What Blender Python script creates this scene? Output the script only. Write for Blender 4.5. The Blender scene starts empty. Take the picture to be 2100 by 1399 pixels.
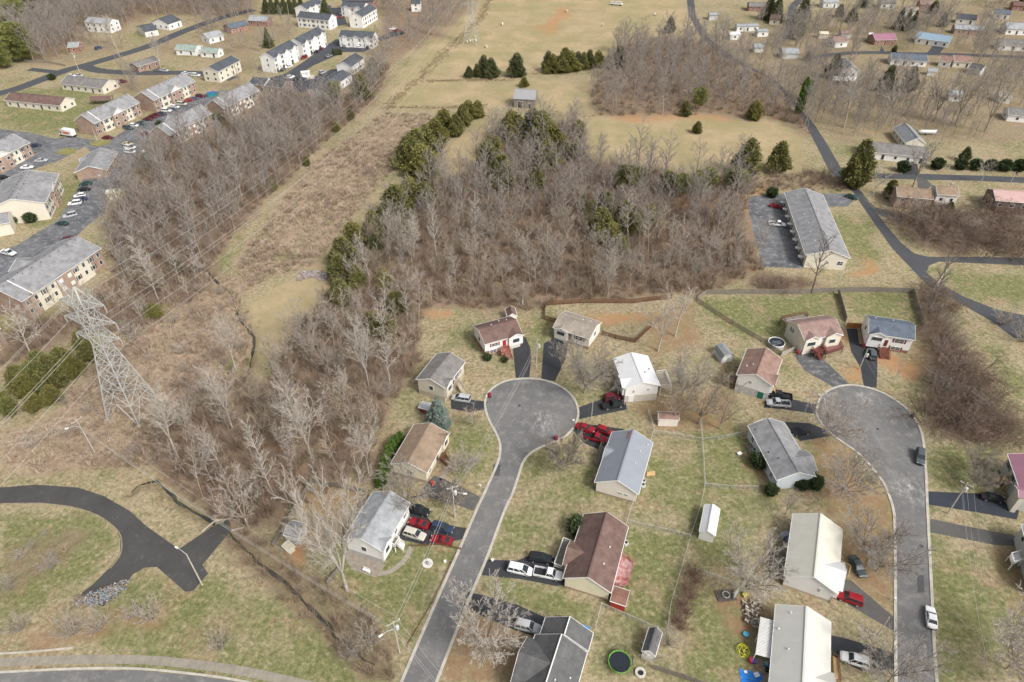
import bpy, math, random
import numpy as np
from mathutils import Vector, Matrix
R = math.radians
S = bpy.context.scene
COL = S.collection
random.seed(7); RNG = np.random.default_rng(11)

# ---------------------------------------------------------------- camera
CAM_H, PITCH, FPX, CX, CY = 120.0, R(39.0), 1400.0, 1050.0, 699.5
cd = bpy.data.cameras.new("camera"); cam = bpy.data.objects.new("camera", cd); COL.objects.link(cam)
cam.location = (0, 0, CAM_H); cam.rotation_euler = (math.pi / 2 - PITCH, 0, 0)
cd.lens = 24.0; cd.sensor_width = 36.0; cd.clip_start = 1.0; cd.clip_end = 6000.0
S.camera = cam
# ---------------------------------------------------------------- sky, sun, exposure
SUN_EL, SUN_AZ = R(46), R(132)          # azimuth clockwise from +Y (north)
w = bpy.data.worlds.new("World"); S.world = w; w.use_nodes = True
nt = w.node_tree; bg = nt.nodes["Background"]
sky = nt.nodes.new("ShaderNodeTexSky"); sky.sky_type = 'NISHITA'; sky.sun_disc = False
sky.sun_elevation = SUN_EL; sky.sun_rotation = SUN_AZ
sky.air_density = 1.0; sky.dust_density = 6.0; sky.ozone_density = 0.4
hs = nt.nodes.new("ShaderNodeHueSaturation"); hs.inputs["Saturation"].default_value = 0.35
nt.links.new(sky.outputs[0], hs.inputs["Color"]); nt.links.new(hs.outputs[0], bg.inputs[0])
bg.inputs[1].default_value = 0.12
sd = bpy.data.lights.new("sun", 'SUN'); sd.energy = 1.5; sd.angle = R(11); sd.color = (1.0, 0.985, 0.965)
so = bpy.data.objects.new("sun", sd); COL.objects.link(so)
sv = Vector((math.sin(SUN_AZ) * math.cos(SUN_EL), math.cos(SUN_AZ) * math.cos(SUN_EL), math.sin(SUN_EL)))
so.rotation_euler = (-sv).to_track_quat('-Z', 'Y').to_euler(); so.location = (0, 0, 200)
S.view_settings.view_transform = 'Standard'; S.view_settings.look = 'None'
S.view_settings.gamma = 1.0; S.view_settings.exposure = 0.52
S.cycles.use_denoising = True; S.cycles.denoiser = 'OPENIMAGEDENOISE'; S.cycles.denoising_input_passes = 'RGB_ALBEDO_NORMAL'; S.cycles.denoising_prefilter = 'ACCURATE'
S.cycles.max_bounces = 5; S.cycles.diffuse_bounces = 2; S.cycles.glossy_bounces = 2
S.cycles.transparent_max_bounces = 4; S.cycles.transmission_bounces = 2

# ---------------------------------------------------------------- photo pixel <-> ground
SP, CP = math.sin(PITCH), math.cos(PITCH)
def G(px, py, z=0.0):
    """the point at height z whose picture position is (px, py) of the 2100 x 1399 photograph"""
    a = (px - CX) / FPX; b = (CY - py) / FPX
    dz = b * CP - SP; dy = CP + b * SP
    t = (z - CAM_H) / dz
    return Vector((a * t, dy * t, z))
def proj(x, y, z=0.0):
    dy, dz = y, z - CAM_H
    d = dy * CP - dz * SP; u = dy * SP + dz * CP
    return CX + FPX * x / d, CY - FPX * u / d
def height(bx, by, ty):
    """height of an upright thing standing at pixel (bx, by) whose top reaches pixel row ty"""
    g = G(bx, by); lo, hi = 0.0, 80.0
    for _ in range(40):
        m = (lo + hi) / 2
        if proj(g.x, g.y, m)[1] > ty: lo = m
        else: hi = m
    return lo
def pxm(py):
    return CP * (py - CY + FPX * math.tan(PITCH)) / CAM_H

# ---------------------------------------------------------------- objects
def tag(o, label=None, cat=None, group=None, kind=None):
    if label: o['label'] = label
    if cat: o['category'] = cat
    if group: o['group'] = group
    if kind: o['kind'] = kind
    return o
def thing(name, label, cat, loc=(0, 0, 0), rz=0.0, group=None):
    o = bpy.data.objects.new(name, None); COL.objects.link(o)
    o.location = loc; o.rotation_euler = (0, 0, rz); o.empty_display_size = 0.3
    return tag(o, label, cat, group)
def add(name, me, parent=None, mat=None):
    o = bpy.data.objects.new(name, me); COL.objects.link(o)
    if parent is not None: o.parent = parent
    if mat is not None:
        me.materials.clear(); me.materials.append(mat)
    return o
KIDS = {}
def copy_tree(o, parent=None, mats=None):
    c = o.copy(); COL.objects.link(c)
    if parent is not None: c.parent = parent
    for ch in o.children: copy_tree(ch, c, mats)
    return c

class MB:
    """collects boxes, bars, tubes and sheets and links them as ONE mesh object"""
    def __init__(s): s.v = []; s.f = []; s.smooth = False
    def raw(s, v, f):
        n = len(s.v); s.v.extend([tuple(p) for p in v]); s.f.extend([tuple(i + n for i in q) for q in f]); return s
    def box(s, c, d, rz=0.0, ry=0.0):
        m = Matrix.Rotation(rz, 3, 'Z') @ Matrix.Rotation(ry, 3, 'Y'); c = Vector(c)
        v = [c + m @ Vector((x * d[0] / 2, y * d[1] / 2, z * d[2] / 2)) for x in (-1, 1) for y in (-1, 1) for z in (-1, 1)]
        return s.raw(v, [(0, 1, 3, 2), (4, 6, 7, 5), (0, 4, 5, 1), (2, 3, 7, 6), (0, 2, 6, 4), (1, 5, 7, 3)])
    def bar(s, a, b, w, h=None):
        a, b = Vector(a), Vector(b); h = h or w; d = (b - a)
        if d.length < 1e-6: return s
        d.normalize(); up = Vector((0, 0, 1)) if abs(d.z) < .95 else Vector((1, 0, 0))
        x = d.cross(up).normalized(); y = x.cross(d)
        v = [p + x * i * w / 2 + y * j * h / 2 for p in (a, b) for i, j in ((-1, -1), (1, -1), (1, 1), (-1, 1))]
        return s.raw(v, [(0, 3, 2, 1), (4, 5, 6, 7), (0, 1, 5, 4), (1, 2, 6, 5), (2, 3, 7, 6), (3, 0, 4, 7)])
    def tube(s, pts, rad, k=6, cap=True):
        pts = [Vector(p) for p in pts]; n = len(pts)
        if not hasattr(rad, '__len__'): rad = [rad] * n
        base = len(s.v)
        for i, p in enumerate(pts):
            d = (pts[min(i + 1, n - 1)] - pts[max(i - 1, 0)]).normalized()
            up = Vector((0, 0, 1)) if abs(d.z) < .9 else Vector((1, 0, 0))
            x = d.cross(up).normalized(); y = x.cross(d)
            for j in range(k):
                a = 2 * math.pi * j / k
                s.v.append(tuple(p + (x * math.cos(a) + y * math.sin(a)) * rad[i]))
        for i in range(n - 1):
            for j in range(k):
                a = base + i * k + j; b = base + i * k + (j + 1) % k
                s.f.append((a, b, b + k, a + k))
        if cap:
            s.f.append(tuple(base + j for j in reversed(range(k)))); s.f.append(tuple(base + (n - 1) * k + j for j in range(k)))
        return s
    def lathe(s, prof, c=(0, 0, 0), k=20, axis='z'):
        base = len(s.v); n = len(prof)
        for (r, z) in prof:
            for j in range(k):
                a = 2 * math.pi * j / k; x, y = r * math.cos(a), r * math.sin(a)
                s.v.append((c[0] + x, c[1] + y, c[2] + z) if axis == 'z' else (c[0] + x, c[1] + z, c[2] + y))
        for i in range(n - 1):
            for j in range(k):
                a = base + i * k + j; b = base + i * k + (j + 1) % k
                s.f.append((a, b, b + k, a + k))
        s.f.append(tuple(base + (n - 1) * k + j for j in range(k))); s.f.append(tuple(base + j for j in reversed(range(k))))
        return s
    def prism(s, poly, z0, z1):
        """upright prism over a polygon of (x, y)"""
        a = sum(poly[i][0] * poly[(i + 1) % len(poly)][1] - poly[(i + 1) % len(poly)][0] * poly[i][1] for i in range(len(poly)))
        if a < 0: poly = poly[::-1]
        n = len(poly)
        v = [(p[0], p[1], z0) for p in poly] + [(p[0], p[1], z1) for p in poly]
        f = [tuple(reversed(range(n))), tuple(range(n, 2 * n))] + [(i, (i + 1) % n, (i + 1) % n + n, i + n) for i in range(n)]
        return s.raw(v, f)
    def mesh(s, name):
        me = bpy.data.meshes.new(name); me.from_pydata(s.v, [], s.f); me.update()
        if s.smooth:
            me.polygons.foreach_set("use_smooth", [True] * len(me.polygons))
        return me
    def build(s, name, mat, parent=None, **k):
        o = add(name, s.mesh(name), parent, mat)
        if k: tag(o, **k)
        return o
def np_mesh(name, V, F, smooth=False):
    """fast mesh from arrays; F is (n, 3) or (n, 4)"""
    me = bpy.data.meshes.new(name); V = np.asarray(V, np.float32); F = np.asarray(F, np.int32); k = F.shape[1]
    me.vertices.add(len(V)); me.vertices.foreach_set("co", V.ravel())
    me.loops.add(F.size); me.loops.foreach_set("vertex_index", F.ravel())
    me.polygons.add(len(F)); me.polygons.foreach_set("loop_start", np.arange(0, F.size, k, dtype=np.int32))
    me.polygons.foreach_set("loop_total", np.full(len(F), k, np.int32))
    if smooth: me.polygons.foreach_set("use_smooth", np.ones(len(F), bool))
    me.update(calc_edges=True); return me

# ---------------------------------------------------------------- materials
def nd(t, kind, **k):
    n = t.nodes.new(kind)
    for a, b in k.items(): setattr(n, a, b)
    return n
def mixc(t, f, a, b, mode='MIX'):
    m = nd(t, "ShaderNodeMix", data_type='RGBA', blend_type=mode)
    for sock, val in ((m.inputs[0], f), (m.inputs[6], a), (m.inputs[7], b)):
        if isinstance(val, (float, int)): sock.default_value = val
        elif isinstance(val, (tuple, list)): sock.default_value = (*val[:3], 1)
        else: t.links.new(val, sock)
    return m.outputs[2]
def noise(t, co, scale, detail=4, rough=.6, lo=None, hi=None, stretch=None):
    if stretch:
        mp = nd(t, "ShaderNodeMapping"); mp.inputs["Scale"].default_value = stretch; t.links.new(co, mp.inputs[0]); co = mp.outputs[0]
    n = nd(t, "ShaderNodeTexNoise"); n.inputs["Scale"].default_value = scale; n.inputs["Detail"].default_value = detail
    n.inputs["Roughness"].default_value = rough; t.links.new(co, n.inputs["Vector"]); o = n.outputs[0]
    if lo is not None:
        mr = nd(t, "ShaderNodeMapRange"); mr.inputs[1].default_value = lo; mr.inputs[2].default_value = hi
        t.links.new(o, mr.inputs[0]); o = mr.outputs[0]
    return o
def math_(t, op, a, b):
    m = nd(t, "ShaderNodeMath", operation=op)
    for sock, val in ((m.inputs[0], a), (m.inputs[1], b)):
        if isinstance(val, (float, int)): sock.default_value = val
        else: t.links.new(val, sock)
    return m.outputs[0]
MATS = {}
def mat(name, c, rough=.8, var=.12, scale=1.5, metal=0.0, c2=None, bump=0.0, bscale=20.0, rows=None, randv=0.0, spec=.3, stain=0.0):
    """colour with two sizes of mottling, optional siding/shingle rows, optional stains with their own shape"""
    if name in MATS: return MATS[name]
    m = bpy.data.materials.new(name); MATS[name] = m; m.use_nodes = True; t = m.node_tree
    b = t.nodes["Principled BSDF"]; co = nd(t, "ShaderNodeTexCoord").outputs["Object"]
    b.inputs["Roughness"].default_value = rough; b.inputs["Metallic"].default_value = metal
    b.inputs["Specular IOR Level"].default_value = spec
    c2 = c2 or tuple(x * (1 - 2.2 * var) for x in c)
    hi = tuple(min(1, x * (1 + var)) for x in c)
    col = mixc(t, noise(t, co, scale, 5, .65, .3, .7), hi, c2)
    if randv:
        oi = nd(t, "ShaderNodeObjectInfo")
        mr = nd(t, "ShaderNodeMapRange"); mr.inputs[3].default_value = 1 - randv; mr.inputs[4].default_value = 1 + randv
        t.links.new(oi.outputs["Random"], mr.inputs[0])
        col = mixc(t, 1.0, col, mr.outputs[0], 'MULTIPLY')
    if stain:
        col = mixc(t, noise(t, co, scale * .35, 6, .75, .52, .75), col, tuple(x * (1 - stain) for x in c))
    hgt = None
    if rows:
        wv = nd(t, "ShaderNodeTexWave", wave_type='BANDS', bands_direction=rows[0], wave_profile='SAW')
        wv.inputs["Scale"].default_value = rows[1]; wv.inputs["Distortion"].default_value = rows[2] if len(rows) > 2 else 0
        t.links.new(co, wv.inputs[0]); hgt = wv.outputs[1]
        if len(rows) > 3: col = mixc(t, math_(t, 'MULTIPLY', hgt, rows[3]), col, tuple(x * .55 for x in c))
    if bump or rows:
        bp = nd(t, "ShaderNodeBump"); bp.inputs["Strength"].default_value = bump or .3; bp.inputs["Distance"].default_value = .05
        t.links.new(hgt if hgt is not None else noise(t, co, bscale), bp.inputs["Height"]); t.links.new(bp.outputs[0], b.inputs["Normal"])
    t.links.new(col, b.inputs["Base Color"])
    return m
def brick(name, c1, c2, mortar):
    if name in MATS: return MATS[name]
    m = bpy.data.materials.new(name); MATS[name] = m; m.use_nodes = True; t = m.node_tree; b = t.nodes["Principled BSDF"]
    co = nd(t, "ShaderNodeTexCoord").outputs["Object"]
    mp = nd(t, "ShaderNodeVectorMath", operation='DOT_PRODUCT'); mp.inputs[1].default_value = (1, 1, 0); t.links.new(co, mp.inputs[0])
    sp = nd(t, "ShaderNodeSeparateXYZ"); t.links.new(co, sp.inputs[0])
    cb = nd(t, "ShaderNodeCombineXYZ"); t.links.new(mp.outputs["Value"], cb.inputs[0]); t.links.new(sp.outputs[2], cb.inputs[1])
    k = nd(t, "ShaderNodeTexBrick"); k.inputs["Scale"].default_value = 4.0
    for i, c in ((1, c1), (2, c2), (3, mortar)): k.inputs[i].default_value = (*c, 1)
    k.inputs["Mortar Size"].default_value = .03; t.links.new(cb.outputs[0], k.inputs[0])
    col = mixc(t, noise(t, co, .5, 4, .6, .35, .75), k.outputs[0], tuple(x * .75 for x in c1))
    t.links.new(col, b.inputs["Base Color"]); b.inputs["Roughness"].default_value = .9
    return m
def shingle(name, c, var=.16):
    return mat(name, c, .92, var, .55, rows=('Y', 1.3, 2.5, .14), bump=.12, stain=.38, spec=.15)
def metal_roof(name, c, rough=.45, stain=.08):
    return mat(name, c, rough, .04, .4, rows=('X', 1.1, 0, .07), bump=.15, stain=stain, spec=.4)
def siding(name, c):
    return mat(name, c, .65, .03, .7, rows=('Z', 2.6, 0, .10), bump=.15, stain=.06, spec=.3)

TRIM = mat('white_trim', (.78, .77, .74), .55, .03)
GLASS = mat('window_glass', (.05, .065, .08), .08, .25, .6, spec=.7)
CARGLASS = mat('car_glass', (.025, .032, .036), .3, .2, .6, spec=.35)
RUBBER = mat('tyre_rubber', (.02, .02, .02), .9)
RIM = mat('alloy_rim', (.55, .55, .56), .35, .1, metal=.6)
LAMP = mat('lamp_lens', (.75, .76, .76), .15, .05, spec=.6)
TAIL = mat('tail_lens', (.35, .02, .02), .2, .1, spec=.6)
BLACKP = mat('black_plastic', (.025, .025, .027), .6)
DARKV = mat('dark_vent', (.05, .05, .05), .7)
CONC = mat('concrete', (.47, .44, .38), .9, .12, .8, bump=.2, stain=.2)
OLDWOOD = mat('weathered_wood', (.27, .24, .20), .9, .2, 2.0, rows=('X', 3.0, .5, .35), stain=.25)
BROWNWOOD = mat('brown_wood', (.20, .105, .06), .85, .18, 1.5, rows=('X', 3.0, .5, .3))
ORANGEWOOD = mat('orange_stained_wood', (.42, .19, .06), .85, .15, 1.5, rows=('X', 3.0, .5, .3))
NEWWOOD = mat('new_pine_wood', (.55, .37, .18), .8, .12, 2)
REDDECK = mat('red_deck_paint', (.36, .045, .04), .8, .1, 2, c2=(.42, .24, .22), stain=0)
MAROON = mat('maroon_deck_stain', (.17, .055, .045), .8, .15, 2)
GALV = mat('galvanised_steel', (.52, .53, .51), .6, .1, 1.2, metal=.25)
POLEW = mat('pole_wood', (.50, .46, .40), .9, .15, 1.0, bump=.3)
WIREM = mat('wire_aluminium', (.44, .42, .39), .7)
BRICKR = brick('red_brick', (.30, .11, .07), (.36, .15, .10), (.42, .38, .33))
BRICKT = brick('tan_brick', (.34, .215, .155), (.40, .265, .195), (.47, .42, .36))
BRICKB = brick('brown_brick', (.27, .145, .10), (.33, .19, .14), (.40, .36, .31))
BLOCK = mat('block_wall', (.42, .41, .39), .9, .06, 1)
W_WHITE = siding('white_siding', (.80, .79, .76)); W_CREAM = siding('cream_siding', (.70, .65, .54))
W_PINK = siding('pinkish_white_siding', (.74, .69, .62)); W_BEIGE = siding('beige_siding', (.58, .53, .44))
W_PBLUE = siding('pale_blue_siding', (.55, .60, .64)); W_YEL = siding('pale_yellow_siding', (.74, .69, .52))
W_GREY = siding('pale_grey_siding', (.55, .56, .55)); W_BROWN = siding('brown_board_siding', (.16, .12, .10))
RF_BROWN = shingle('brown_shingles', (.175, .115, .10)); RF_TAN = shingle('tan_shingles', (.33, .29, .24))
RF_PINK = shingle('rose_brown_shingles', (.30, .205, .18)); RF_BLUE = shingle('blue_grey_shingles', (.13, .155, .19))
RF_GREY = shingle('grey_shingles', (.26, .27, .28)); RF_LGREY = shingle('light_grey_shingles', (.34, .355, .365))
RF_DARK = shingle('dark_grey_shingles', (.135, .135, .135)); RF_CHAR = shingle('charcoal_shingles', (.095, .105, .12))
RF_CARAMEL = shingle('caramel_shingles', (.29, .215, .155)); RF_CINNAMON = shingle('cinnamon_shingles', (.29, .19, .155))
RF_WEATH = shingle('weathered_grey_shingles', (.215, .205, .195)); RF_STREAK = shingle('streaked_grey_shingles', (.28, .28, .285))
RF_WMETAL = metal_roof('white_metal_roof', (.66, .665, .67), .5, .12); RF_CMETAL = metal_roof('cream_metal_roof', (.60, .585, .50), .5, .15)
RF_BMETAL = metal_roof('blue_grey_metal_roof', (.25, .27, .305), .6); RF_PMETAL = metal_roof('purple_metal_roof', (.31, .15, .20))
RF_GMETAL = metal_roof('grey_tin_roof', (.30, .30, .31), .6, .3); RF_BLMETAL = metal_roof('slate_blue_metal_roof', (.25, .34, .42))
RF_PKMETAL = metal_roof('pale_pink_metal_roof', (.50, .33, .30)); RF_GREEN = shingle('grey_green_shingles', (.30, .36, .32))
D_RED = mat('red_door_paint', (.40, .03, .04), .5); D_DARK = mat('dark_door', (.06, .05, .05), .5); D_GREEN = mat('green_door', (.02, .16, .12), .5)
D_GARAGE = mat('garage_door_paint', (.72, .70, .65), .55, .05, rows=('Z', 1.0, 0, .15))
D_MAROON = mat('maroon_garage_door', (.15, .035, .045), .5, .08, rows=('Z', 1.0, 0, .2))
# ---------------------------------------------------------------- ground: one sheet to the horizon
def pip(px, py, poly):
    poly = np.asarray(poly, float); inside = np.zeros(px.shape, bool); j = len(poly) - 1
    for i in range(len(poly)):
        xi, yi = poly[i]; xj, yj = poly[j]
        if yi != yj:
            c = ((yi > py) != (yj > py)) & (px < (xj - xi) * (py - yi) / (yj - yi) + xi); inside ^= c
        j = i
    return inside
WOODS = [
 [(700,560),(730,500),(800,430),(880,380),(990,340),(1000,270),(1050,262),(1120,262),(1180,245),(1215,330),(1400,365),(1530,365),(1535,400),(1548,490),(1562,555),(1480,592),(1430,603),(1300,612),(1120,622),(1110,640),(890,628),(868,660),(860,740),(835,790),(800,850),(760,930),(745,1000),(640,985),(565,1080),(480,1085),(330,985),(300,900),(345,860),(520,810),(640,640),(680,600)],
 [(220,470),(285,330),(340,300),(440,255),(540,205),(620,185),(700,155),(800,130),(775,200),(640,320),(560,400),(480,480),(445,535),(425,600),(340,630),(285,690),(240,680),(120,700),(60,740),(0,760),(0,690),(150,640),(240,540)],
 [(1890,580),(1922,600),(1950,680),(1988,760),(2050,840),(2085,900),(1990,900),(1895,875),(1890,830),(1918,760),(1902,650)],
 [(1210,200),(1250,115),(1300,88),(1420,78),(1480,105),(1570,145),(1620,200),(1680,300),(1640,262),(1560,238),(1230,236)],
 [(0,-30),(520,-30),(520,38),(420,34),(300,34),(255,60),(165,62),(185,100),(110,125),(60,132),(0,110)],
 [(770,0),(985,0),(905,70),(835,112),(795,128),(765,118),(790,60)],
 [(1540,592),(1600,598),(1700,592),(1700,585),(1620,575),(1555,565)],
]
LEAFY = [
 [(1450,80),(1600,30),(2110,0),(2110,290),(1700,285),(1640,200),(1570,145)],
 [(400,40),(520,40),(520,160),(420,120)],
 [(470,1060),(560,1120),(700,1225),(800,1305),(820,1390),(750,1395),(640,1290),(520,1180),(450,1110)],
 [(0,1130),(160,1075),(190,1090),(130,1150),(0,1240)],
 [(1530,365),(1750,350),(1750,395),(1600,390),(1535,400)],
 [(1840,440),(2110,440),(2110,520),(1930,520),(1870,490)],
 [(480,1085),(745,1000),(640,985),(560,1010)],
 [(230,160),(330,152),(330,185),(260,195),(232,188)], [(415,150),(500,165),(530,190),(440,185)], [(520,50),(610,50),(600,85),(530,110)], [(60,100),(160,62),(260,100),(140,128)], [(300,100),(350,70),(400,90),(350,118)],
]
BRUSH = [
 [(470,560),(560,440),(640,335),(790,232),(885,236),(860,290),(760,400),(690,490),(640,548),(560,565),(470,620)],
 [(90,880),(260,660),(330,600),(430,560),(470,560),(520,680),(500,800),(350,860),(320,960),(60,968),(0,950),(0,880)],
]
FIELD = [
 [(855,165),(985,30),(1010,-60),(1400,-60),(1425,65),(1300,105),(1200,140),(1000,160)],
 [(795,220),(850,168),(1230,165),(1215,235),(1050,215),(900,222)],
 [(890,350),(895,300),(990,240),(1060,228),(1000,260),(990,335)],
 [(1165,238),(1560,240),(1650,262),(1650,345),(1530,362),(1400,362),(1215,330)],
 [(780,222),(860,165),(985,30),(960,20),(880,90),(800,180)],
 [(500,640),(640,550),(690,490),(760,400),(780,400),(700,520),(690,560),(640,640),(560,720),(510,790)],
 [(1770,265),(1850,275),(1850,300),(1770,300)],
]
GREEN = [
 ([(1440,622),(1720,605),(1730,670),(1600,700),(1500,665)], .75), ([(1730,605),(1870,608),(1888,672),(1760,655)], .9),
 ([(0,1060),(210,1050),(245,1110),(190,1180),(60,1260),(0,1260)], .5), ([(260,1190),(420,1170),(800,1360),(800,1399),(250,1399),(200,1300)], .5),
 ([(700,1120),(930,1120),(850,1300),(790,1280),(690,1190)], .75), ([(1280,1080),(1410,1110),(1350,1290),(1235,1240)], .65),
 ([(1300,900),(1540,890),(1550,1000),(1300,1060)], .4), ([(1420,1000),(1600,1010),(1560,1180),(1420,1170)], .5),
 ([(1430,1180),(1560,1280),(1520,1399),(1400,1399)], .55), ([(1910,1100),(2110,1170),(2110,1399),(1930,1399)], .5),
 ([(1910,915),(2050,920),(2060,1000),(1910,1000)], .75), ([(1930,560),(2110,560),(2110,640),(1960,600)], .6), ([(2000,680),(2110,760),(2110,850)], .5),
 ([(0,195),(140,180),(250,215),(150,270),(0,262)], .7), ([(1700,430),(1790,470),(1800,530),(1720,530)], .6), ([(920,880),(985,860),(1015,920),(940,1000)], .6),
 ([(1780,70),(1900,60),(1890,110),(1790,110)], .7), ([(1000,1180),(1230,1240),(1215,1290),(990,1230)], .6), ([(1230,1240),(1330,1290),(1300,1390),(1220,1390)], .4),
 ([(1050,930),(1200,920),(1230,970),(1190,1120),(1020,1140)], .35), ([(1070,660),(1130,640),(1150,680),(1110,760)], .4), ([(1500,740),(1540,690),(1500,880),(1420,880)], .4),
 ([(80,400),(190,340),(170,440),(60,480)], .7),
]
SOIL = [
 [(1738,562),(1765,545),(1785,528),(1798,533),(1795,550),(1765,562)], [(1385,405),(1480,395),(1480,425),(1400,432)], [(1530,392),(1610,388),(1608,396),(1538,402),(1534,470),(1527,470)],
 [(1260,232),(1500,240),(1500,250),(1260,246)], [(1725,758),(1765,745),(1766,780),(1735,775)], [(575,1110),(620,1110),(615,1160),(585,1150)], [(1118,660),(1230,640),(1330,640),(1320,660),(1150,665)],
 [(1640,655),(1670,650),(1900,760),(1880,790)], [(860,640),(930,632),(910,650)], [(1100,60),(1150,20),(1180,20),(1130,70)],
]
MULCH = [
 [(905,1300),(1000,1240),(1065,1290),(1060,1399),(900,1399)], [(1690,1080),(1832,1010),(1836,1130),(1832,1260),(1740,1180),(1722,1110)],
 [(40,1310),(240,1275),(240,1300),(60,1340)], [(230,1250),(330,1265),(330,1290),(250,1280)], [(1530,920),(1560,950),(1600,1010),(1560,1000),(1530,970)], [(780,900),(800,890),(790,1010),(760,1010)],
 [(1470,1205),(1560,1230),(1590,1260),(1540,1330),(1500,1290),(1470,1230)], [(2040,1120),(2062,1120),(2110,1200),(2110,1260),(2060,1180)], [(1330,640),(1420,620),(1430,700),(1340,740)],
 [(870,1010),(960,1000),(955,1030),(880,1020)], [(1670,900),(1740,920),(1830,1040),(1700,1060),(1680,960)], [(1300,830),(1500,800),(1500,880),(1360,890)], [(640,1000),(740,1015),(700,1100),(600,1120)], [(1885,650),(1895,760),(1880,790),(1865,760)],
]
CREEKS = [[(268,1008),(283,993),(318,984),(336,1000),(372,1032),(420,1062),(470,1092),(525,1146),(600,1208),(650,1256),(700,1312),(745,1352),(785,1372)],
          [(395,540),(425,556),(450,582),(475,602),(488,650),(520,690),(515,740),(505,775)],
          [(182,1092),(120,1130),(60,1165),(-40,1225)]]
CREEKW = [[G(*p) for p in c] for c in CREEKS]

def seg_dist(X, Y, pts):
    d = np.full(X.shape, 1e9)
    for a, b in zip(pts[:-1], pts[1:]):
        vx, vy = b[0] - a[0], b[1] - a[1]; L = vx * vx + vy * vy + 1e-9
        t = np.clip(((X - a[0]) * vx + (Y - a[1]) * vy) / L, 0, 1)
        d = np.minimum(d, np.hypot(X - a[0] - t * vx, Y - a[1] - t * vy))
    return d
def blur(a, n):
    for _ in range(n):
        a = (a + np.roll(a, 1, 0) + np.roll(a, -1, 0) + np.roll(a, 1, 1) + np.roll(a, -1, 1)) / 5
    return a
gx = np.concatenate([[-30000, -6000, -1500], np.arange(-160, 2264, 4.0), [3600, 8000, 32000]])
gy = np.concatenate([[2600, 1750], np.arange(1500, -90, -3.5), [-200, -320, -400, -424]])
PX, PY = np.meshgrid(gx, gy)
b_ = (CY - PY) / FPX; t_ = -CAM_H / (b_ * CP - SP)
GX, GY = (PX - CX) / FPX * t_, (CP + b_ * SP) * t_
jx = PX + RNG.normal(0, 5, PX.shape) + 7 * np.sin(GX * .21 + 1.3 * np.sin(GY * .17)) + 4 * np.sin(GY * .5 + GX * .33)
jy = PY + RNG.normal(0, 3.5, PX.shape) + 5 * np.sin(GY * .19 + 1.7 * np.sin(GX * .13))
def zone(polys, n):
    a = np.zeros(PX.shape)
    for p in polys:
        k = 1.0
        if isinstance(p, tuple): p, k = p
        a = np.maximum(a, pip(jx, jy, p) * k)
    return blur(a, n)
zw = np.maximum(zone(WOODS, 3), zone([(p, .5 if i == 0 else .55) for i, p in enumerate(LEAFY)], 4)); zb = zone(BRUSH, 4); zf = zone(FIELD, 4); zg = zone(GREEN, 14)
zs = zone(SOIL, 2); zm = zone(MULCH, 7)
zc = np.zeros(PX.shape)
GZ = np.zeros(PX.shape)
for c, (wd, dp) in zip(CREEKW, ((1.1, .62), (1.1, .55), (.7, .2))):
    d = seg_dist(GX, GY, c); zc = np.maximum(zc, np.exp(-(d / (wd * 1.5)) ** 2)); GZ -= dp * np.exp(-(d / wd) ** 2)
nr, nc = PX.shape
idx = np.arange(nr * nc).reshape(nr, nc)
F = np.stack([idx[:-1, :-1], idx[:-1, 1:], idx[1:, 1:], idx[1:, :-1]], -1).reshape(-1, 4)
gme = np_mesh('ground', np.stack([GX, GY, GZ], -1).reshape(-1, 3), F, True)
one = np.ones(PX.shape)
for nm, ch in (('zone_a', (zw, zf, zb, one)), ('zone_b', (zg, zs, zm, one)), ('zone_c', (zc, zc * 0, zc * 0, one))):
    at = gme.color_attributes.new(nm, 'FLOAT_COLOR', 'POINT'); at.data.foreach_set("color", np.stack(ch, -1).astype(np.float32).ravel())

gm = bpy.data.materials.new('ground_cover'); gm.use_nodes = True; t = gm.node_tree; b = t.nodes["Principled BSDF"]
b.inputs["Roughness"].default_value = .95; b.inputs["Specular IOR Level"].default_value = .1
co = nd(t, "ShaderNodeTexCoord").outputs["Object"]
def attr(n):
    a = nd(t, "ShaderNodeAttribute", attribute_name=n); s = nd(t, "ShaderNodeSeparateColor"); t.links.new(a.outputs[0], s.inputs[0]); return s.outputs
A, B, C = attr('zone_a'), attr('zone_b'), attr('zone_c')
big = noise(t, co, .045, 6, .62); mid = noise(t, co, .28, 6, .65); fine = noise(t, co, 2.6, 5, .75); streak = noise(t, co, .5, 5, .7, stretch=(1.6, .35, 1))
# lawn: dry straw with greener patches of their own shape
gsum = math_(t, 'ADD', math_(t, 'MULTIPLY', big, .95), math_(t, 'ADD', math_(t, 'MULTIPLY', math_(t, 'ADD', math_(t, 'MULTIPLY', mid, .7), math_(t, 'MULTIPLY', streak, .3)), .85), math_(t, 'MULTIPLY', B[0], .38)))
mr = nd(t, "ShaderNodeMapRange"); mr.inputs[1].default_value = .86; mr.inputs[2].default_value = 1.10; t.links.new(gsum, mr.inputs[0])
straw = mixc(t, noise(t, co, .9, 5, .7, .3, .7), (.395, .33, .215), (.285, .235, .145))
grass = mixc(t, noise(t, co, .7, 5, .7, .3, .7), (.215, .215, .095), (.132, .152, .06))
lawn = mixc(t, mr.outputs[0], straw, grass)
lawn = mixc(t, math_(t, 'MULTIPLY', noise(t, co, .10, 6, .72, .52, .64), .85), lawn, (.325, .235, .15)); lawn = mixc(t, math_(t, 'MULTIPLY', noise(t, co, 1.3, 5, .75, .52, .66), .5), lawn, (.17, .145, .07)); lawn = mixc(t, math_(t, 'MULTIPLY', noise(t, co, .75, 4, .7, .52, .68), .5), lawn, (.46, .385, .25))
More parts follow.
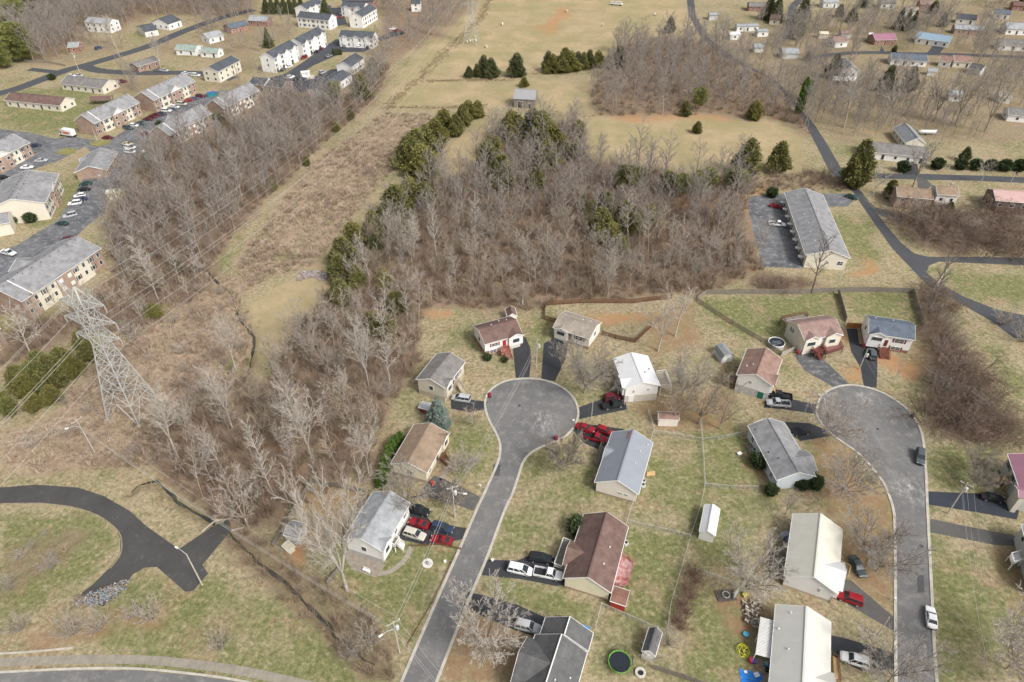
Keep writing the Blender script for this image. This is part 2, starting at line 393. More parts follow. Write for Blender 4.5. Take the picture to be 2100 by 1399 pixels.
lawn = mixc(t, math_(t, 'MULTIPLY', noise(t, co, 3.2, 3, .8, .5, .75), .42), lawn, (.15, .125, .06))
lawn = mixc(t, math_(t, 'MULTIPLY', noise(t, co, 2.1, 3, .8, .55, .8), .40), lawn, (.50, .42, .27))
sp = nd(t, "ShaderNodeMapRange"); sp.inputs[1].default_value = .36; sp.inputs[2].default_value = .64; sp.inputs[3].default_value = .66; sp.inputs[4].default_value = 1.28
t.links.new(noise(t, co, 1.15, 4, .75), sp.inputs[0]); lawn = mixc(t, 1.0, lawn, sp.outputs[0], 'MULTIPLY')
lawn = mixc(t, math_(t, 'MULTIPLY', noise(t, co, .42, 5, .75, .55, .66), .75), lawn, (.11, .125, .045))
field = mixc(t, noise(t, co, .06, 6, .65, .36, .64), (.42, .325, .20), (.32, .265, .15))
field = mixc(t, math_(t, 'MULTIPLY', noise(t, co, .03, 6, .65, .44, .62), .8), field, (.285, .255, .13)); field = mixc(t, math_(t, 'MULTIPLY', noise(t, co, .35, 6, .75, .5, .68), .5), field, (.25, .195, .115))
field = mixc(t, math_(t, 'MULTIPLY', noise(t, co, .9, 4, .75, .5, .75, stretch=(.5, 1.6, 1)), .5), field, (.27, .20, .11))
woods = mixc(t, noise(t, co, .35, 6, .7, .3, .7), (.285, .21, .15), (.155, .118, .084))
woods = mixc(t, noise(t, co, 1.6, 5, .8, .48, .72), woods, (.33, .25, .18))
woods = mixc(t, math_(t, 'MULTIPLY', noise(t, co, .16, 5, .7, .5, .66), .75), woods, (.26, .145, .085)); woods = mixc(t, math_(t, 'MULTIPLY', noise(t, co, .12, 4, .7, .52, .68), .7), woods, (.17, .165, .07))
brush = mixc(t, noise(t, co, .16, 6, .7, .32, .68), (.375, .275, .195), (.22, .158, .112))
brush = mixc(t, noise(t, co, .8, 5, .8, .46, .66), brush, (.47, .375, .265)); brush = mixc(t, math_(t, 'MULTIPLY', noise(t, co, .5, 5, .8, .52, .66), .8), brush, (.15, .105, .075))
brush = mixc(t, math_(t, 'MULTIPLY', noise(t, co, .09, 5, .7, .54, .68), .8), brush, (.20, .205, .075))
soil = mixc(t, noise(t, co, .5, 5, .7, .35, .7), (.40, .20, .085), (.36, .25, .15))
mulch = mixc(t, noise(t, co, .8, 5, .75, .3, .7), (.235, .135, .075), (.30, .215, .125))
col = mixc(t, A[1], lawn, field); col = mixc(t, A[2], col, brush); col = mixc(t, A[0], col, woods)
col = mixc(t, math_(t, 'MULTIPLY', B[2], noise(t, co, .35, 5, .7, .25, .6)), col, mulch)
col = mixc(t, math_(t, 'MULTIPLY', B[1], noise(t, co, .3, 5, .7, .2, .5)), col, soil)
col = mixc(t, math_(t, 'MULTIPLY', C[0], noise(t, co, .6, 5, .7, .3, .7)), col, (.21, .165, .10))
t.links.new(col, b.inputs["Base Color"])
bp = nd(t, "ShaderNodeBump"); bp.inputs["Strength"].default_value = .55; bp.inputs["Distance"].default_value = .3
t.links.new(math_(t, 'ADD', fine, math_(t, 'MULTIPLY', mid, .8)), bp.inputs["Height"]); t.links.new(bp.outputs[0], b.inputs["Normal"])
tag(add('ground', gme, None, gm), kind='structure')

# ---------------------------------------------------------------- asphalt, kerbs, water
def asphalt(name, c, patch, wear, amount=.5, lo=.56, hi=.74, spots=()):
    m = bpy.data.materials.new(name); m.use_nodes = True; t = m.node_tree; b = t.nodes["Principled BSDF"]
    co = nd(t, "ShaderNodeTexCoord").outputs["Object"]
    col = mixc(t, noise(t, co, .12, 6, .65, .3, .7), c, patch)
    col = mixc(t, math_(t, 'MULTIPLY', noise(t, co, .5, 6, .75, lo, hi), amount), col, wear)
    col = mixc(t, math_(t, 'MULTIPLY', noise(t, co, 9, 3, .8, .5, .8), .25), col, tuple(x * .6 for x in c))
    for px, rad in spots:
        g = G(*px); vd = nd(t, "ShaderNodeVectorMath", operation='DISTANCE'); t.links.new(co, vd.inputs[0]); vd.inputs[1].default_value = tuple(g)
        q = nd(t, "ShaderNodeMapRange"); q.inputs[1].default_value = rad; q.inputs[2].default_value = rad * .3; t.links.new(vd.outputs["Value"], q.inputs[0])
        col = mixc(t, math_(t, 'MULTIPLY', math_(t, 'MULTIPLY', q.outputs[0], noise(t, co, .55, 8, .82, .48, .68, stretch=(1.5, .8, 1))), .95), col, (.52, .51, .49))
    v = nd(t, "ShaderNodeTexVoronoi", feature='DISTANCE_TO_EDGE'); v.inputs["Scale"].default_value = .16
    dn = nd(t, "ShaderNodeVectorMath", operation='ADD'); nz = nd(t, "ShaderNodeTexNoise"); nz.inputs["Scale"].default_value = .5; nz.inputs["Detail"].default_value = 5
    t.links.new(co, nz.inputs[0]); sc = nd(t, "ShaderNodeVectorMath", operation='SCALE'); sc.inputs["Scale"].default_value = 4
    t.links.new(nz.outputs[1], sc.inputs[0]); t.links.new(co, dn.inputs[0]); t.links.new(sc.outputs[0], dn.inputs[1]); t.links.new(dn.outputs[0], v.inputs[0])
    cr = nd(t, "ShaderNodeMapRange"); cr.inputs[1].default_value = .0; cr.inputs[2].default_value = .012; cr.inputs[3].default_value = .35; cr.inputs[4].default_value = 0
    t.links.new(v.outputs[0], cr.inputs[0]); col = mixc(t, cr.outputs[0], col, tuple(x * .5 for x in c))
    t.links.new(col, b.inputs["Base Color"]); b.inputs["Roughness"].default_value = .9; b.inputs["Specular IOR Level"].default_value = .15
    return m
AS_ROAD = asphalt('aged_asphalt', (.185, .182, .178), (.125, .124, .123), (.29, .28, .265), .75, .5, .72, [((1116, 866), 5), ((1866, 1004), 5.5), ((1696, 814), 3.5), ((1775, 815), 3.5)])
AS_LOOP = asphalt('brown_grey_asphalt', (.082, .08, .077), (.06, .058, .056), (.16, .152, .14), .65)
AS_LANE = asphalt('dark_lane_asphalt', (.085, .088, .095), (.07, .072, .078), (.12, .12, .12), .4)
AS_DRIVE = asphalt('driveway_asphalt', (.040, .042, .047), (.055, .057, .062), (.17, .17, .17), .45, .6, .75)
AS_GREY = asphalt('worn_driveway', (.125, .12, .115), (.09, .087, .083), (.22, .21, .19), .6)
AS_LOT = asphalt('parking_lot_asphalt', (.075, .08, .09), (.19, .19, .195), (.34, .34, .34), .75, .5, .68)
AS_TOWN = asphalt('fresh_lot_asphalt', (.060, .064, .075), (.07, .074, .085), (.10, .10, .11), .3)

def smooth(pts, k=5, closed=False):
    """Catmull-Rom through picture points"""
    P = [np.array(p, float) for p in pts]; n = len(P); out = []
    rng = range(n if closed else n - 1)
    for i in rng:
        p0 = P[(i - 1) % n] if closed or i > 0 else P[0]; p1 = P[i]; p2 = P[(i + 1) % n]
        p3 = P[(i + 2) % n] if closed or i + 2 < n else P[-1]
        for j in range(k):
            u = j / k
            out.append(.5 * ((2 * p1) + (-p0 + p2) * u + (2 * p0 - 5 * p1 + 4 * p2 - p3) * u * u + (-p0 + 3 * p1 - 3 * p2 + p3) * u ** 3))
    if not closed: out.append(P[-1])
    return out
PAVED = []
def sheet(name, px, m, z, kind='structure', sm=0, thick=0):
    pts = smooth(px, sm, True) if sm else px
    PAVED.append([tuple(p) for p in pts])
    w = [G(p[0], p[1]) for p in pts]
    from mathutils.geometry import tessellate_polygon
    tri = tessellate_polygon([w]); mb = MB()
    a = [(p.x, p.y, z) for p in w]
    f = []
    for q in tri:
        p0, p1, p2 = (Vector(a[i]) for i in q)
        f.append(q if (p1 - p0).cross(p2 - p0).z > 0 else q[::-1])
    mb.raw(a, f)
    if thick:
        n = len(a); mb.raw(a + [(p[0], p[1], z - thick) for p in a], [(i, (i + 1) % n, (i + 1) % n + n, i + n) for i in range(n)])
    return mb.build(name, m, kind=kind)
def offset(w, d):
    out = []
    for i, p in enumerate(w):
        q = w[min(i + 1, len(w) - 1)] - w[max(i - 1, 0)]; q.z = 0; q.normalize()
        out.append(p + Vector((-q.y, q.x, 0)) * d)
    return out
def strip(name, px, width, m, z0, z1=None, kind='structure', sm=5, side=0.5, world=None, **k):
    """a ribbon along a picture line, or a kerb with real height when z1 is given"""
    w = world or [G(*p) for p in (smooth(px, sm) if sm else px)]
    L, Rr = offset(w, width * side), offset(w, -width * (1 - side)); mb = MB(); n = len(w)
    if z1 is None:
        mb.raw([(p.x, p.y, z0) for p in L] + [(p.x, p.y, z0) for p in Rr], [(i, i + n, i + n + 1, i + 1) for i in range(n - 1)])
    else:
        v = [(p.x, p.y, z0) for p in L] + [(p.x, p.y, z1) for p in L] + [(p.x, p.y, z1) for p in Rr] + [(p.x, p.y, z0) for p in Rr]
        f = []
        for i in range(n - 1):
            for q in range(3): f.append((q * n + i, (q + 1) * n + i, (q + 1) * n + i + 1, q * n + i + 1))
        mb.raw(v, f)
    return mb.build(name, m, kind=kind, **k)
KA = [(806,1440),(850,1336),(905,1210),(940,1132),(976,1049),(1004,988),(1022,945),(1026,915),(1018,890),(1003,862),(995,835),(998,812),(1012,795),(1037,782),(1068,777),(1105,778),(1140,788),(1165,804),(1181,825),(1186,848),(1180,870),(1165,890),(1140,905),(1110,917),(1088,930),(1073,948),(1062,980),(1050,1015),(1034,1049),(996,1150),(968,1215),(932,1305),(897,1394),(880,1440)]
KB = [(1838,1440),(1837,1399),(1836,1250),(1835,1100),(1832,1047),(1815,997),(1790,962),(1760,930),(1735,912),(1708,893),(1684,868),(1675,850),(1677,830),(1687,810),(1710,796),(1740,790),(1775,794),(1812,807),(1845,827),(1870,850),(1887,880),(1894,912),(1899,975),(1902,1049),(1912,1244),(1917,1349),(1925,1440)]
sheet('road', KA, AS_ROAD, .016, sm=5); strip('kerb', KA, .55, CONC, 0, .13)
sheet('road', KB, AS_ROAD, .016, sm=5); strip('kerb', KB, .55, CONC, 0, .13)
LOOP = [(-40,1000),(0,1000),(75,994),(160,1000),(212,1017),(265,1047),(300,1079),(367,1126),(400,1104),(430,1084),(470,1064),(474,1088),(415,1159),(427,1176),(397,1211),(380,1214),(322,1163),(297,1164),(272,1179),(255,1202),(212,1244),(155,1226),(190,1199),(225,1164),(246,1136),(247,1106),(237,1084),(215,1064),(185,1049),(140,1037),(82,1031),(0,1032),(-40,1036)]
sheet('road', LOOP, AS_LOOP, .016)
strip('kerb', [(0,1034),(82,1033),(140,1039),(185,1051),(215,1066),(239,1086),(249,1106),(247,1136),(226,1166)], .22, mat('earthy_kerb', (.30, .25, .17), .95, .2, .6), 0, .06)
sheet('road', [(-40,1381),(0,1381),(150,1375),(282,1375),(400,1386),(490,1399),(600,1425),(600,1500),(-40,1500)], AS_ROAD, .016)
strip('kerb', [(-40,1379),(0,1379),(150,1372),(282,1372),(400,1383),(490,1396),(600,1422)], .4, CONC, 0, .13)
strip('sidewalk', [(-40,1358),(0,1359),(150,1353),(300,1354),(425,1366),(525,1382),(640,1408)], 1.6, mat('sidewalk_concrete', (.30, .27, .22), .9, .12, .6, rows=('X', .35, 0, .2), stain=.2), .06, sm=4)
strip('drain_kerb', [(-40,1340),(0,1341),(80,1336),(150,1329)], .3, CONC, 0, .2)
# rural lane, its forks and the cross road
sheet('road', [(1402,-40),(1418,-40),(1427,32),(1449,74),(1490,108),(1545,140),(1592,165),(1618,192),(1648,229),(1672,258),(1696,295),(1728,350),(1757,382),(1785,417),(1815,460),(1850,500),(1875,520),(1905,527),(2000,527),(2110,529),(2110,545),(2000,540),(1925,537),(1905,545),(1900,560),(1927,580),(1975,608),(2050,637),(2110,648),(2110,694),(2080,694),(2032,658),(1957,616),(1905,588),(1887,570),(1830,510),(1792,457),(1750,395),(1700,350),(1675,300),(1655,262),(1637,231),(1606,190),(1575,158),(1530,140),(1478,112),(1437,76),(1413,32)], AS_LANE, .012)
sheet('road', [(1772,355),(1900,357),(2000,360),(2110,364),(2110,376),(2090,375),(2000,371),(1900,369),(1772,365),(1752,364),(1750,356)], AS_LANE, .016)
strip('road', [(1640,0),(1626,15),(1622,45),(1615,80)], 5.5, AS_LANE, .012); strip('road', [(1660,118),(1760,108),(1860,110),(1960,112),(2110,118)], 5.5, AS_LANE, .012)
strip('road', [(-30,198),(35,182),(130,146),(175,134),(295,98),(375,65),(450,38),(520,20)], 8.0, AS_LANE, .012)
strip('road', [(172,136),(210,146),(300,150),(400,150),(480,162)], 7.0, AS_LANE, .016); strip('road', [(60,142),(120,148),(140,143)], 5, AS_LANE, .016)
# parking lots
sheet('parking_lot', [(1536,403),(1608,397),(1742,397),(1752,402),(1750,412),(1738,424),(1700,424),(1700,500),(1645,551),(1562,547),(1548,487),(1534,428)], AS_LOT, .008)
sheet('parking_lot', [(-40,262),(0,265),(60,272),(110,284),(150,280),(190,287),(225,288),(258,266),(290,244),(345,221),(395,201),(430,189),(462,184),(476,190),(430,214),(312,268),(300,300),(288,312),(274,350),(262,382),(222,410),(214,438),(180,462),(140,502),(80,560),(0,610),(-40,620),(-40,530),(0,516),(37,502),(120,450),(150,402),(185,345),(190,316),(175,300),(120,330),(60,350),(40,365),(0,380),(-40,380)], AS_LOT, .008)
for p in ([(184,294),(200,288),(222,289),(228,293),(205,300),(188,298)], [(117,311),(135,304),(155,306),(156,311),(138,318),(120,316)], [(186,316),(198,313),(212,317),(205,322),(188,322)]):
    sheet('grass_island', p, MATS.get('isl') or mat('isl', (.24, .22, .085), .95, .2, .5), .15, sm=4, thick=.15)
sheet('parking_lot', [(530,166),(585,151),(625,125),(665,96),(690,80),(770,96),(745,107),(705,107),(640,136),(614,152),(625,166),(680,142),(712,140),(700,152),(665,180),(610,192),(570,192),(535,180)], AS_TOWN, .008)
sheet('driveway', [(770,80),(800,66),(822,61),(830,70),(780,84)], AS_TOWN, .012); sheet('parking_lot', [(652,16),(700,16),(712,50),(690,54),(660,40)], AS_TOWN, .008)
# driveways
DR = [([(1052,716),(1070,690),(1078,692),(1087,712),(1090,735),(1085,777),(1058,778)], AS_DRIVE), ([(1115,705),(1140,690),(1165,706),(1160,735),(1138,782),(1110,778)], AS_DRIVE),
 ([(1186,836),(1236,818),(1280,812),(1286,840),(1186,860)], AS_DRIVE), ([(1172,880),(1190,868),(1280,880),(1255,935),(1200,910)], AS_DRIVE), ([(925,812),(950,818),(1000,824),(996,840),(960,846),(925,838)], AS_DRIVE),
 ([(868,1000),(890,975),(940,995),(985,1020),(970,1048),(935,1035),(880,1020)], AS_GREY), ([(832,1050),(860,1040),(885,1072),(956,1083),(948,1106),(880,1120),(815,1105)], AS_DRIVE),
 ([(998,1148),(1060,1150),(1105,1132),(1140,1145),(1165,1200),(1140,1202),(1070,1188),(988,1180)], AS_DRIVE), ([(960,1215),(1000,1222),(1060,1240),(1130,1272),(1110,1310),(1050,1290),(985,1262),(950,1240)], AS_DRIVE),
 ([(1628,728),(1665,720),(1690,738),(1742,788),(1712,796),(1650,760)], asphalt('frosted_driveway', (.07, .07, .074), (.12, .12, .122), (.36, .36, .36), .75, .5, .7)),
 ([(1736,674),(1758,674),(1762,705),(1800,715),(1798,795),(1772,794),(1765,755),(1745,720)], AS_DRIVE), ([(1580,808),(1620,818),(1678,830),(1676,850),(1610,840),(1565,836)], AS_DRIVE),
 ([(1608,865),(1660,868),(1690,880),(1700,895),(1640,905)], AS_DRIVE), ([(1904,1008),(2000,1012),(2095,1030),(2085,1066),(2010,1052),(1904,1035)], asphalt('blue_black_driveway', (.035, .04, .052), (.05, .055, .068), (.12, .12, .13), .4)),
 ([(1908,1064),(1960,1075),(2080,1098),(2080,1120),(2040,1118),(1908,1092)], AS_GREY), ([(1720,1190),(1745,1190),(1780,1220),(1832,1265),(1834,1295),(1790,1270),(1740,1240),(1712,1215)], AS_GREY),
 ([(1700,1302),(1730,1308),(1836,1340),(1836,1372),(1770,1378),(1706,1345)], AS_DRIVE), ([(1880,364),(1900,368),(1912,380),(1900,390),(1882,385)], AS_GREY), ([(1856,335),(1880,333),(1885,358),(1850,358)], AS_DRIVE),
 ([(1915,92),(1940,94),(1925,112),(1898,112)], AS_TOWN), ([(1808,94),(1816,110),(1802,110)], AS_TOWN), ([(1760,395),(1795,425),(1860,440),(1850,460),(1800,440)], AS_GREY)]
for p, m in DR: sheet('driveway', p, m, .020)
sheet('patio', [(700,1130),(760,1135),(790,1160),(770,1185),(720,1168)], mat('patio_slabs', (.30, .26, .21), .9, .15, 1.2, rows=('X', .8, 0, .2)), .024)
strip('garden_path', [(765,1178),(800,1172),(830,1148),(845,1120)], 1.0, mat('path_pavers', (.33, .29, .24), .9, .15, 1.2), .02)
strip('garden_path', [(905,985),(915,965),(921,955)], 1.0, MATS['path_pavers'], .02); sheet('walkway', [(2018,985),(2030,982),(2040,1012),(2028,1014)], MATS['path_pavers'], .02)
WATER = mat('creek_water', (.06, .062, .05), .2, .3, .4, spec=.6)
for c, (wd, zz) in zip(CREEKW[:2], ((.75, -.42), (.8, -.4))):
    w2 = []
    for a, b in zip(c[:-1], c[1:]):
        n = max(1, int((b - a).length / 1.6)); w2 += [a.lerp(b, i / n) + Vector((random.gauss(0, .16), random.gauss(0, .16), 0)) for i in range(n)]
    mb = MB(); Lo, Ro = offset(w2, 1), offset(w2, -1); k = len(w2); hw = [wd * .5 * random.uniform(.25, 1.25) for _ in w2]
    mb.raw([tuple(p.lerp(q, h)[:2]) + (zz,) for p, q, h in zip(w2, Lo, hw)] + [tuple(p.lerp(q, h)[:2]) + (zz,) for p, q, h in zip(w2, Ro, hw)], [(i, i + k, i + k + 1, i + 1) for i in range(k - 1)])
    mb.build('creek', WATER, kind='structure')
sheet('road_patch', [(1012,953),(1027,953),(1024,976),(1008,976)], mat('asphalt_patch', (.085, .086, .09), .9, .15, 1), .022)
sheet('road_patch', [(1880,1180),(1894,1180),(1896,1215),(1882,1216)], MATS['asphalt_patch'], .022)
for px in ((1004,990), (1065,832), (1800,880), (1890,1120)):
    g = G(*px); o = thing('manhole_cover', {1004: 'dark round manhole cover on the road below the first cul-de-sac', 1065: 'dark round manhole cover in the first cul-de-sac', 1800: 'dark round manhole cover in the second cul-de-sac', 1890: 'dark round manhole cover on the right street'}[px[0]], 'manhole cover', (g.x, g.y, .018)); MB().lathe([(.42, 0), (.40, .012), (.02, .012)], (0, 0, 0), 18).build('lid', mat('cast_iron', (.06, .06, .062), .6), o); MB().lathe([(.52, 0), (.52, .006), (.43, .006)], (0, 0, 0), 18).build('frame', mat('iron_frame', (.22, .21, .2), .8), o)
# ---------------------------------------------------------------- buildings
HOUSES = []
class House:
    """a gabled building placed by three eave corners A, B, C of the photograph (C may be a width in metres); ridge runs along A-B"""
    def __init__(s, name, label, A, B, C, ze, rise, wall, roof, cat='house', group=None, ov=.4, found=None, trim=TRIM, rake=True, z0=0.0, endov=.25):
        a, b = G(*A, ze), G(*B, ze)
        u = (b - a); s.L = u.length; u.normalize(); v = Vector((-u.y, u.x, 0))
        if isinstance(C, tuple):
            wv = (G(*C, ze) - b).dot(v)
        else:
            wv = C if v.y > 0 else -C
        if isinstance(C, (int, float)) and C < 0: wv = -wv
        s.W = abs(wv); s.flip = wv < 0
        c = (a + b) / 2 + v * wv / 2; c.z = 0
        if s.flip: u = -u
        s.rz = math.atan2(u.y, u.x); s.ze, s.rise, s.ov, s.eo = ze, rise, ov, endov
        s.c = c; s.wall_m = wall; s.trim = trim; s.roof_m = roof
        s.o = thing(name, label, cat, c, s.rz, group)
        s.M = Matrix.Translation(c) @ Matrix.Rotation(s.rz, 4, 'Z'); s.Mi = s.M.inverted()
        HOUSES.append((c.x, c.y, max(s.L, s.W) / 2 + 2.0))
        L, W = s.L - 2 * s.eo, s.W - 2 * ov; s.wl, s.ww = L, W
        sl = rise / (s.W / 2); zw = ze + sl * ov - .02; za = ze + rise - .02; s.sl = sl
        zf = 0.0
        if found:
            fh, fm = found; MB().box((0, 0, fh / 2 - .5), (L - .04, W - .04, fh + 1.0)).build('foundation', fm, s.o); zf = fh
        mb = MB(); x, y = L / 2, W / 2; zb = zf if found else -.3
        mb.raw([(-x, -y, zb), (-x, y, zb), (-x, y, zw), (-x, 0, za), (-x, -y, zw), (x, -y, zb), (x, y, zb), (x, y, zw), (x, 0, za), (x, -y, zw)],
               [(4, 3, 2, 1, 0), (5, 6, 7, 8, 9), (0, 5, 9, 4), (1, 2, 7, 6)])
        mb.build('wall', wall, s.o)
        s.zf = zf
        th = .16; mb = MB(); X, Y = s.L / 2, s.W / 2
        for sg in (-1, 1):
            p = [(-X, sg * Y, ze), (X, sg * Y, ze), (X, 0, ze + rise), (-X, 0, ze + rise)]
            q = [(a_, b_, c_ + th) for a_, b_, c_ in p]
            f = [(0, 1, 2, 3), (4, 7, 6, 5), (0, 4, 5, 1), (1, 5, 6, 2), (3, 7, 4, 0)]
            mb.raw(p + q, f if sg > 0 else [g[::-1] for g in f])
        s.roof = mb.build('roof', roof, s.o)
        MB().box((0, 0, ze + rise + th + .03), (s.L, .34, .07)).build('ridge_cap', roof, s.roof)
        if rake:
            mb = MB()
            for e in (-1, 1):
                for sg in (-1, 1):
                    mb.bar((e * (X + .02), sg * (Y + .0), ze + th / 2), (e * (X + .02), 0, ze + rise + th / 2), .05, .24)
            for sg in (-1, 1): mb.box((0, sg * (Y + .06), ze + .06), (s.L + .08, .11, .13))
            mb.build('gutter_and_rake_boards', trim, s.roof)
    def side(s, k, t, out=0.0):
        x = (.5 - t if s.flip else t - .5)
        if k == 'f': return Vector((x * s.wl, -s.ww / 2 - out, 0)), Vector((1, 0, 0)), Vector((0, -1, 0))
        if k == 'k': return Vector((x * s.wl, s.ww / 2 + out, 0)), Vector((1, 0, 0)), Vector((0, 1, 0))
        e = (-1 if k == 'a' else 1) * (-1 if s.flip else 1)
        return Vector((e * (s.wl / 2 + out), (t - .5) * s.ww, 0)), Vector((0, 1, 0)), Vector((e, 0, 0))
    def _box(s, k, t, z, w, h, d, out):
        p, al, n = s.side(k, t); mb = MB(); c = p + n * (out + d / 2 - .02); c.z = z
        sz = (w if al.x else d, w if al.y else d, h)
        return mb.box(c, sz)
    def win(s, k, t, z, w=1.1, h=1.25, frame=None, shutter=None, mull=True):
        fr = s._box(k, t, z, w + .24, h + .24, .07, 0).build('window', frame or s.trim, s.o)
        s._box(k, t, z, w, h, .03, .065).build('pane', GLASS, fr)
        if mull:
            mb = s._box(k, t, z, w, .06, .03, .085); p, al, n = s.side(k, t)
            mb.v += s._box(k, t, z, .06, h, .03, .083).v; mb.f += [tuple(i + 8 for i in q) for q in mb.f]
            mb.build('muntin', frame or s.trim, fr)
        if shutter:
            for e in (-1, 1):
                p, al, n = s.side(k, t); ln = s.wl if al.x else s.ww
                s._box(k, t + e * (w / 2 + .38) / ln, z, .42, h + .2, .05, 0).build('shutter', shutter, fr)
        return fr
    def door(s, k, t, w=1.0, h=2.1, m=None, z0=None, name='door'):
        z0 = s.zf if z0 is None else z0
        d = s._box(k, t, z0 + h / 2 + .05, w + .24, h + .14, .06, 0).build(name, s.trim, s.o)
        s._box(k, t, z0 + h / 2, w, h, .04, .055).build('door_leaf', m or D_DARK, d)
        return d
    def auto(s, rows, step=3.2, sides='fkab', w=1.0, h=1.2, doors=True, mull=False, shutter=None, dm=None, skip=0):
        for k in sides:
            ln = s.wl if k in 'fk' else s.ww; n = max(1, int(ln / step))
            for i in range(n):
                t = (i + .5) / n
                for j, z in enumerate(rows):
                    if doors and j == 0 and i % 3 == 1 and k in 'fk': s.door(k, t, m=dm, z0=max(.15, z - 1.35))
                    else: s.win(k, t, z, w, h, mull=mull, shutter=shutter)
        return s
    def cross(s, k, t, w, out=.5, drop=0.0, rise=None, roof=None, wall=None, wins=(), pediment=None):
        """a front gable: its own little roof running into the main slope"""
        p, al, n = s.side(k, t, 0); W = s.W / 2
        rise = rise or s.sl * w / 2; ze = s.ze - drop; depth = min(W, (rise + drop) / s.sl) + .1
        y0 = W + out; y1 = W - depth; sg = n.y; x0 = p.x
        def P(dx, y, z): return (x0 + dx, sg * y, z)
        th = .17; mb = MB(); h = w / 2
        z1 = ze + rise
        for e in (-1, 1):
            a = [P(e * h, y0, ze), P(0, y0, z1), P(0, y1, z1), P(e * h, W - drop / s.sl - .05, ze)]
            b = [(x, y, z + th) for x, y, z in a]
            f = [(0, 1, 2, 3), (4, 7, 6, 5), (0, 4, 5, 1), (3, 7, 4, 0)]
            mb.raw(a + b, f if e * sg < 0 else [q[::-1] for q in f])
        r = mb.build('gable_roof', roof or s.roof_m, s.o)
        mb = MB()
        for e in (-1, 1): mb.bar(P(e * h, y0 + .03, ze + th / 2), P(0, y0 + .03, z1 + th / 2), .06, .24)
        mb.build('rake_board', s.trim, r)
        yw = y0 - .3; mb = MB(); hw = h - .25; zz = ze + .25 * rise / h
        mb.raw([P(-hw, yw, s.zf), P(hw, yw, s.zf), P(hw, yw, zz), P(0, yw, z1 - .02), P(-hw, yw, zz), P(-hw, W - s.ov - .05, s.zf), P(hw, W - s.ov - .05, s.zf), P(hw, W - s.ov - .05, zz), P(-hw, W - s.ov - .05, zz)],
               [(0, 1, 2, 3, 4), (1, 6, 7, 2), (5, 0, 4, 8)])
        mb.build('gable_wall', wall or s.wall_m, s.o)
        if pediment: MB().raw([P(-hw, yw + .04, zz - .1), P(hw, yw + .04, zz - .1), P(0, yw + .04, z1 - .04)], [(0, 1, 2) if sg < 0 else (2, 1, 0)]).build('pediment', pediment, s.o)
        for (dx, z, ww, hh) in wins:
            c = P(dx, yw + .03, z)
            fr = MB().box(c, (ww + .24, .07, hh + .24)).build('window', s.trim, s.o)
            MB().box((c[0], c[1] + sg * .03, c[2]), (ww, .04, hh)).build('pane', GLASS, fr)
        return r
    def vents(s, spec, m=DARKV):
        """small roof vents: (t along ridge, fraction down the slope, side)"""
        for t, fr, k in spec:
            p, al, n = s.side(k, t); y = n.y * s.W / 2 * fr; z = s.ze + s.rise * (1 - fr) + .16
            MB().lathe([(.10, 0), (.10, .28), (.15, .3), (.12, .38), (.02, .40)], (p.x, y, z - .05), 8).build('roof_vent', m, s.roof)
    def chimney(s, t, fr, k, m=BRICKR, w=.8, h=1.4):
        p, al, n = s.side(k, t); y = n.y * s.W / 2 * fr; z = s.ze + s.rise * (1 - fr)
        c = MB().box((p.x, y, z + h / 2 - .4), (w, w * .8, h + .8)).build('chimney', m, s.roof)
        MB().box((p.x, y, z + h + .05), (w + .15, w * .8 + .15, .12)).build('chimney_cap', CONC, c)
    def local(s, px, z): return s.Mi @ G(px[0], px[1], z)
    def deck(s, px, z, floor, railm, open_=(), name='deck', rh=.95, posts=True):
        """px: floor corners seen at height z; edges listed in open_ carry no rail"""
        pts = [s.local(p, z) for p in px]; mb = MB(); mb.prism([(p.x, p.y) for p in pts], z - .2, z)
        d = mb.build(name, floor, s.o); n = len(pts); mb = MB()
        for i in range(n):
            a, b = pts[i], pts[(i + 1) % n]
            if i in open_: continue
            k = max(2, int((b - a).length / .35))
            for j in range(k + 1):
                p = a.lerp(b, j / k); mb.bar((p.x, p.y, z), (p.x, p.y, z + rh), .07)
            mb.bar((a.x, a.y, z + rh), (b.x, b.y, z + rh), .14, .08); mb.bar((a.x, a.y, z + .15), (b.x, b.y, z + .15), .07)
        if mb.v: mb.build('rail', railm, d)
        if posts and z > .5:
            for p in pts: MB().box((p.x, p.y, (z - .2) / 2), (.15, .15, z - .2)).build('post', railm, d)
        return d
    def stairs(s, top, bot, z, w, m, railm=None):
        a, b = s.local(top, z), s.local(bot, 0.0); n = max(3, int(z / .19)); mb = MB()
        d = (b - a); dh = Vector((d.x, d.y, 0)); L = dh.length; dh.normalize(); sd = Vector((-dh.y, dh.x, 0)); an = math.atan2(dh.y, dh.x)
        for i in range(n):
            c = a + dh * (L * (i + .5) / n); c.z = z * (1 - (i + 1) / (n + 1)) - .04
            mb.box(c, (L / n + .04, w, .09), an)
        for e in (-1, 1): mb.bar(a + sd * e * w / 2 - Vector((0, 0, .1)), b + sd * e * w / 2, .06, .25)
        st = mb.build('stairs', m, s.o)
        if railm:
            for e in (-1, 1):
                mb = MB()
                A_, B_ = a + sd * e * (w / 2 + .05), b + sd * e * (w / 2 + .05); h = Vector((0, 0, .9))
                mb.bar(A_ + h, B_ + h, .1, .08)
                for j in range(7): p = A_.lerp(B_, j / 6); mb.bar(p, p + h, .07)
                mb.build('stair_rail', railm, st)
        return st

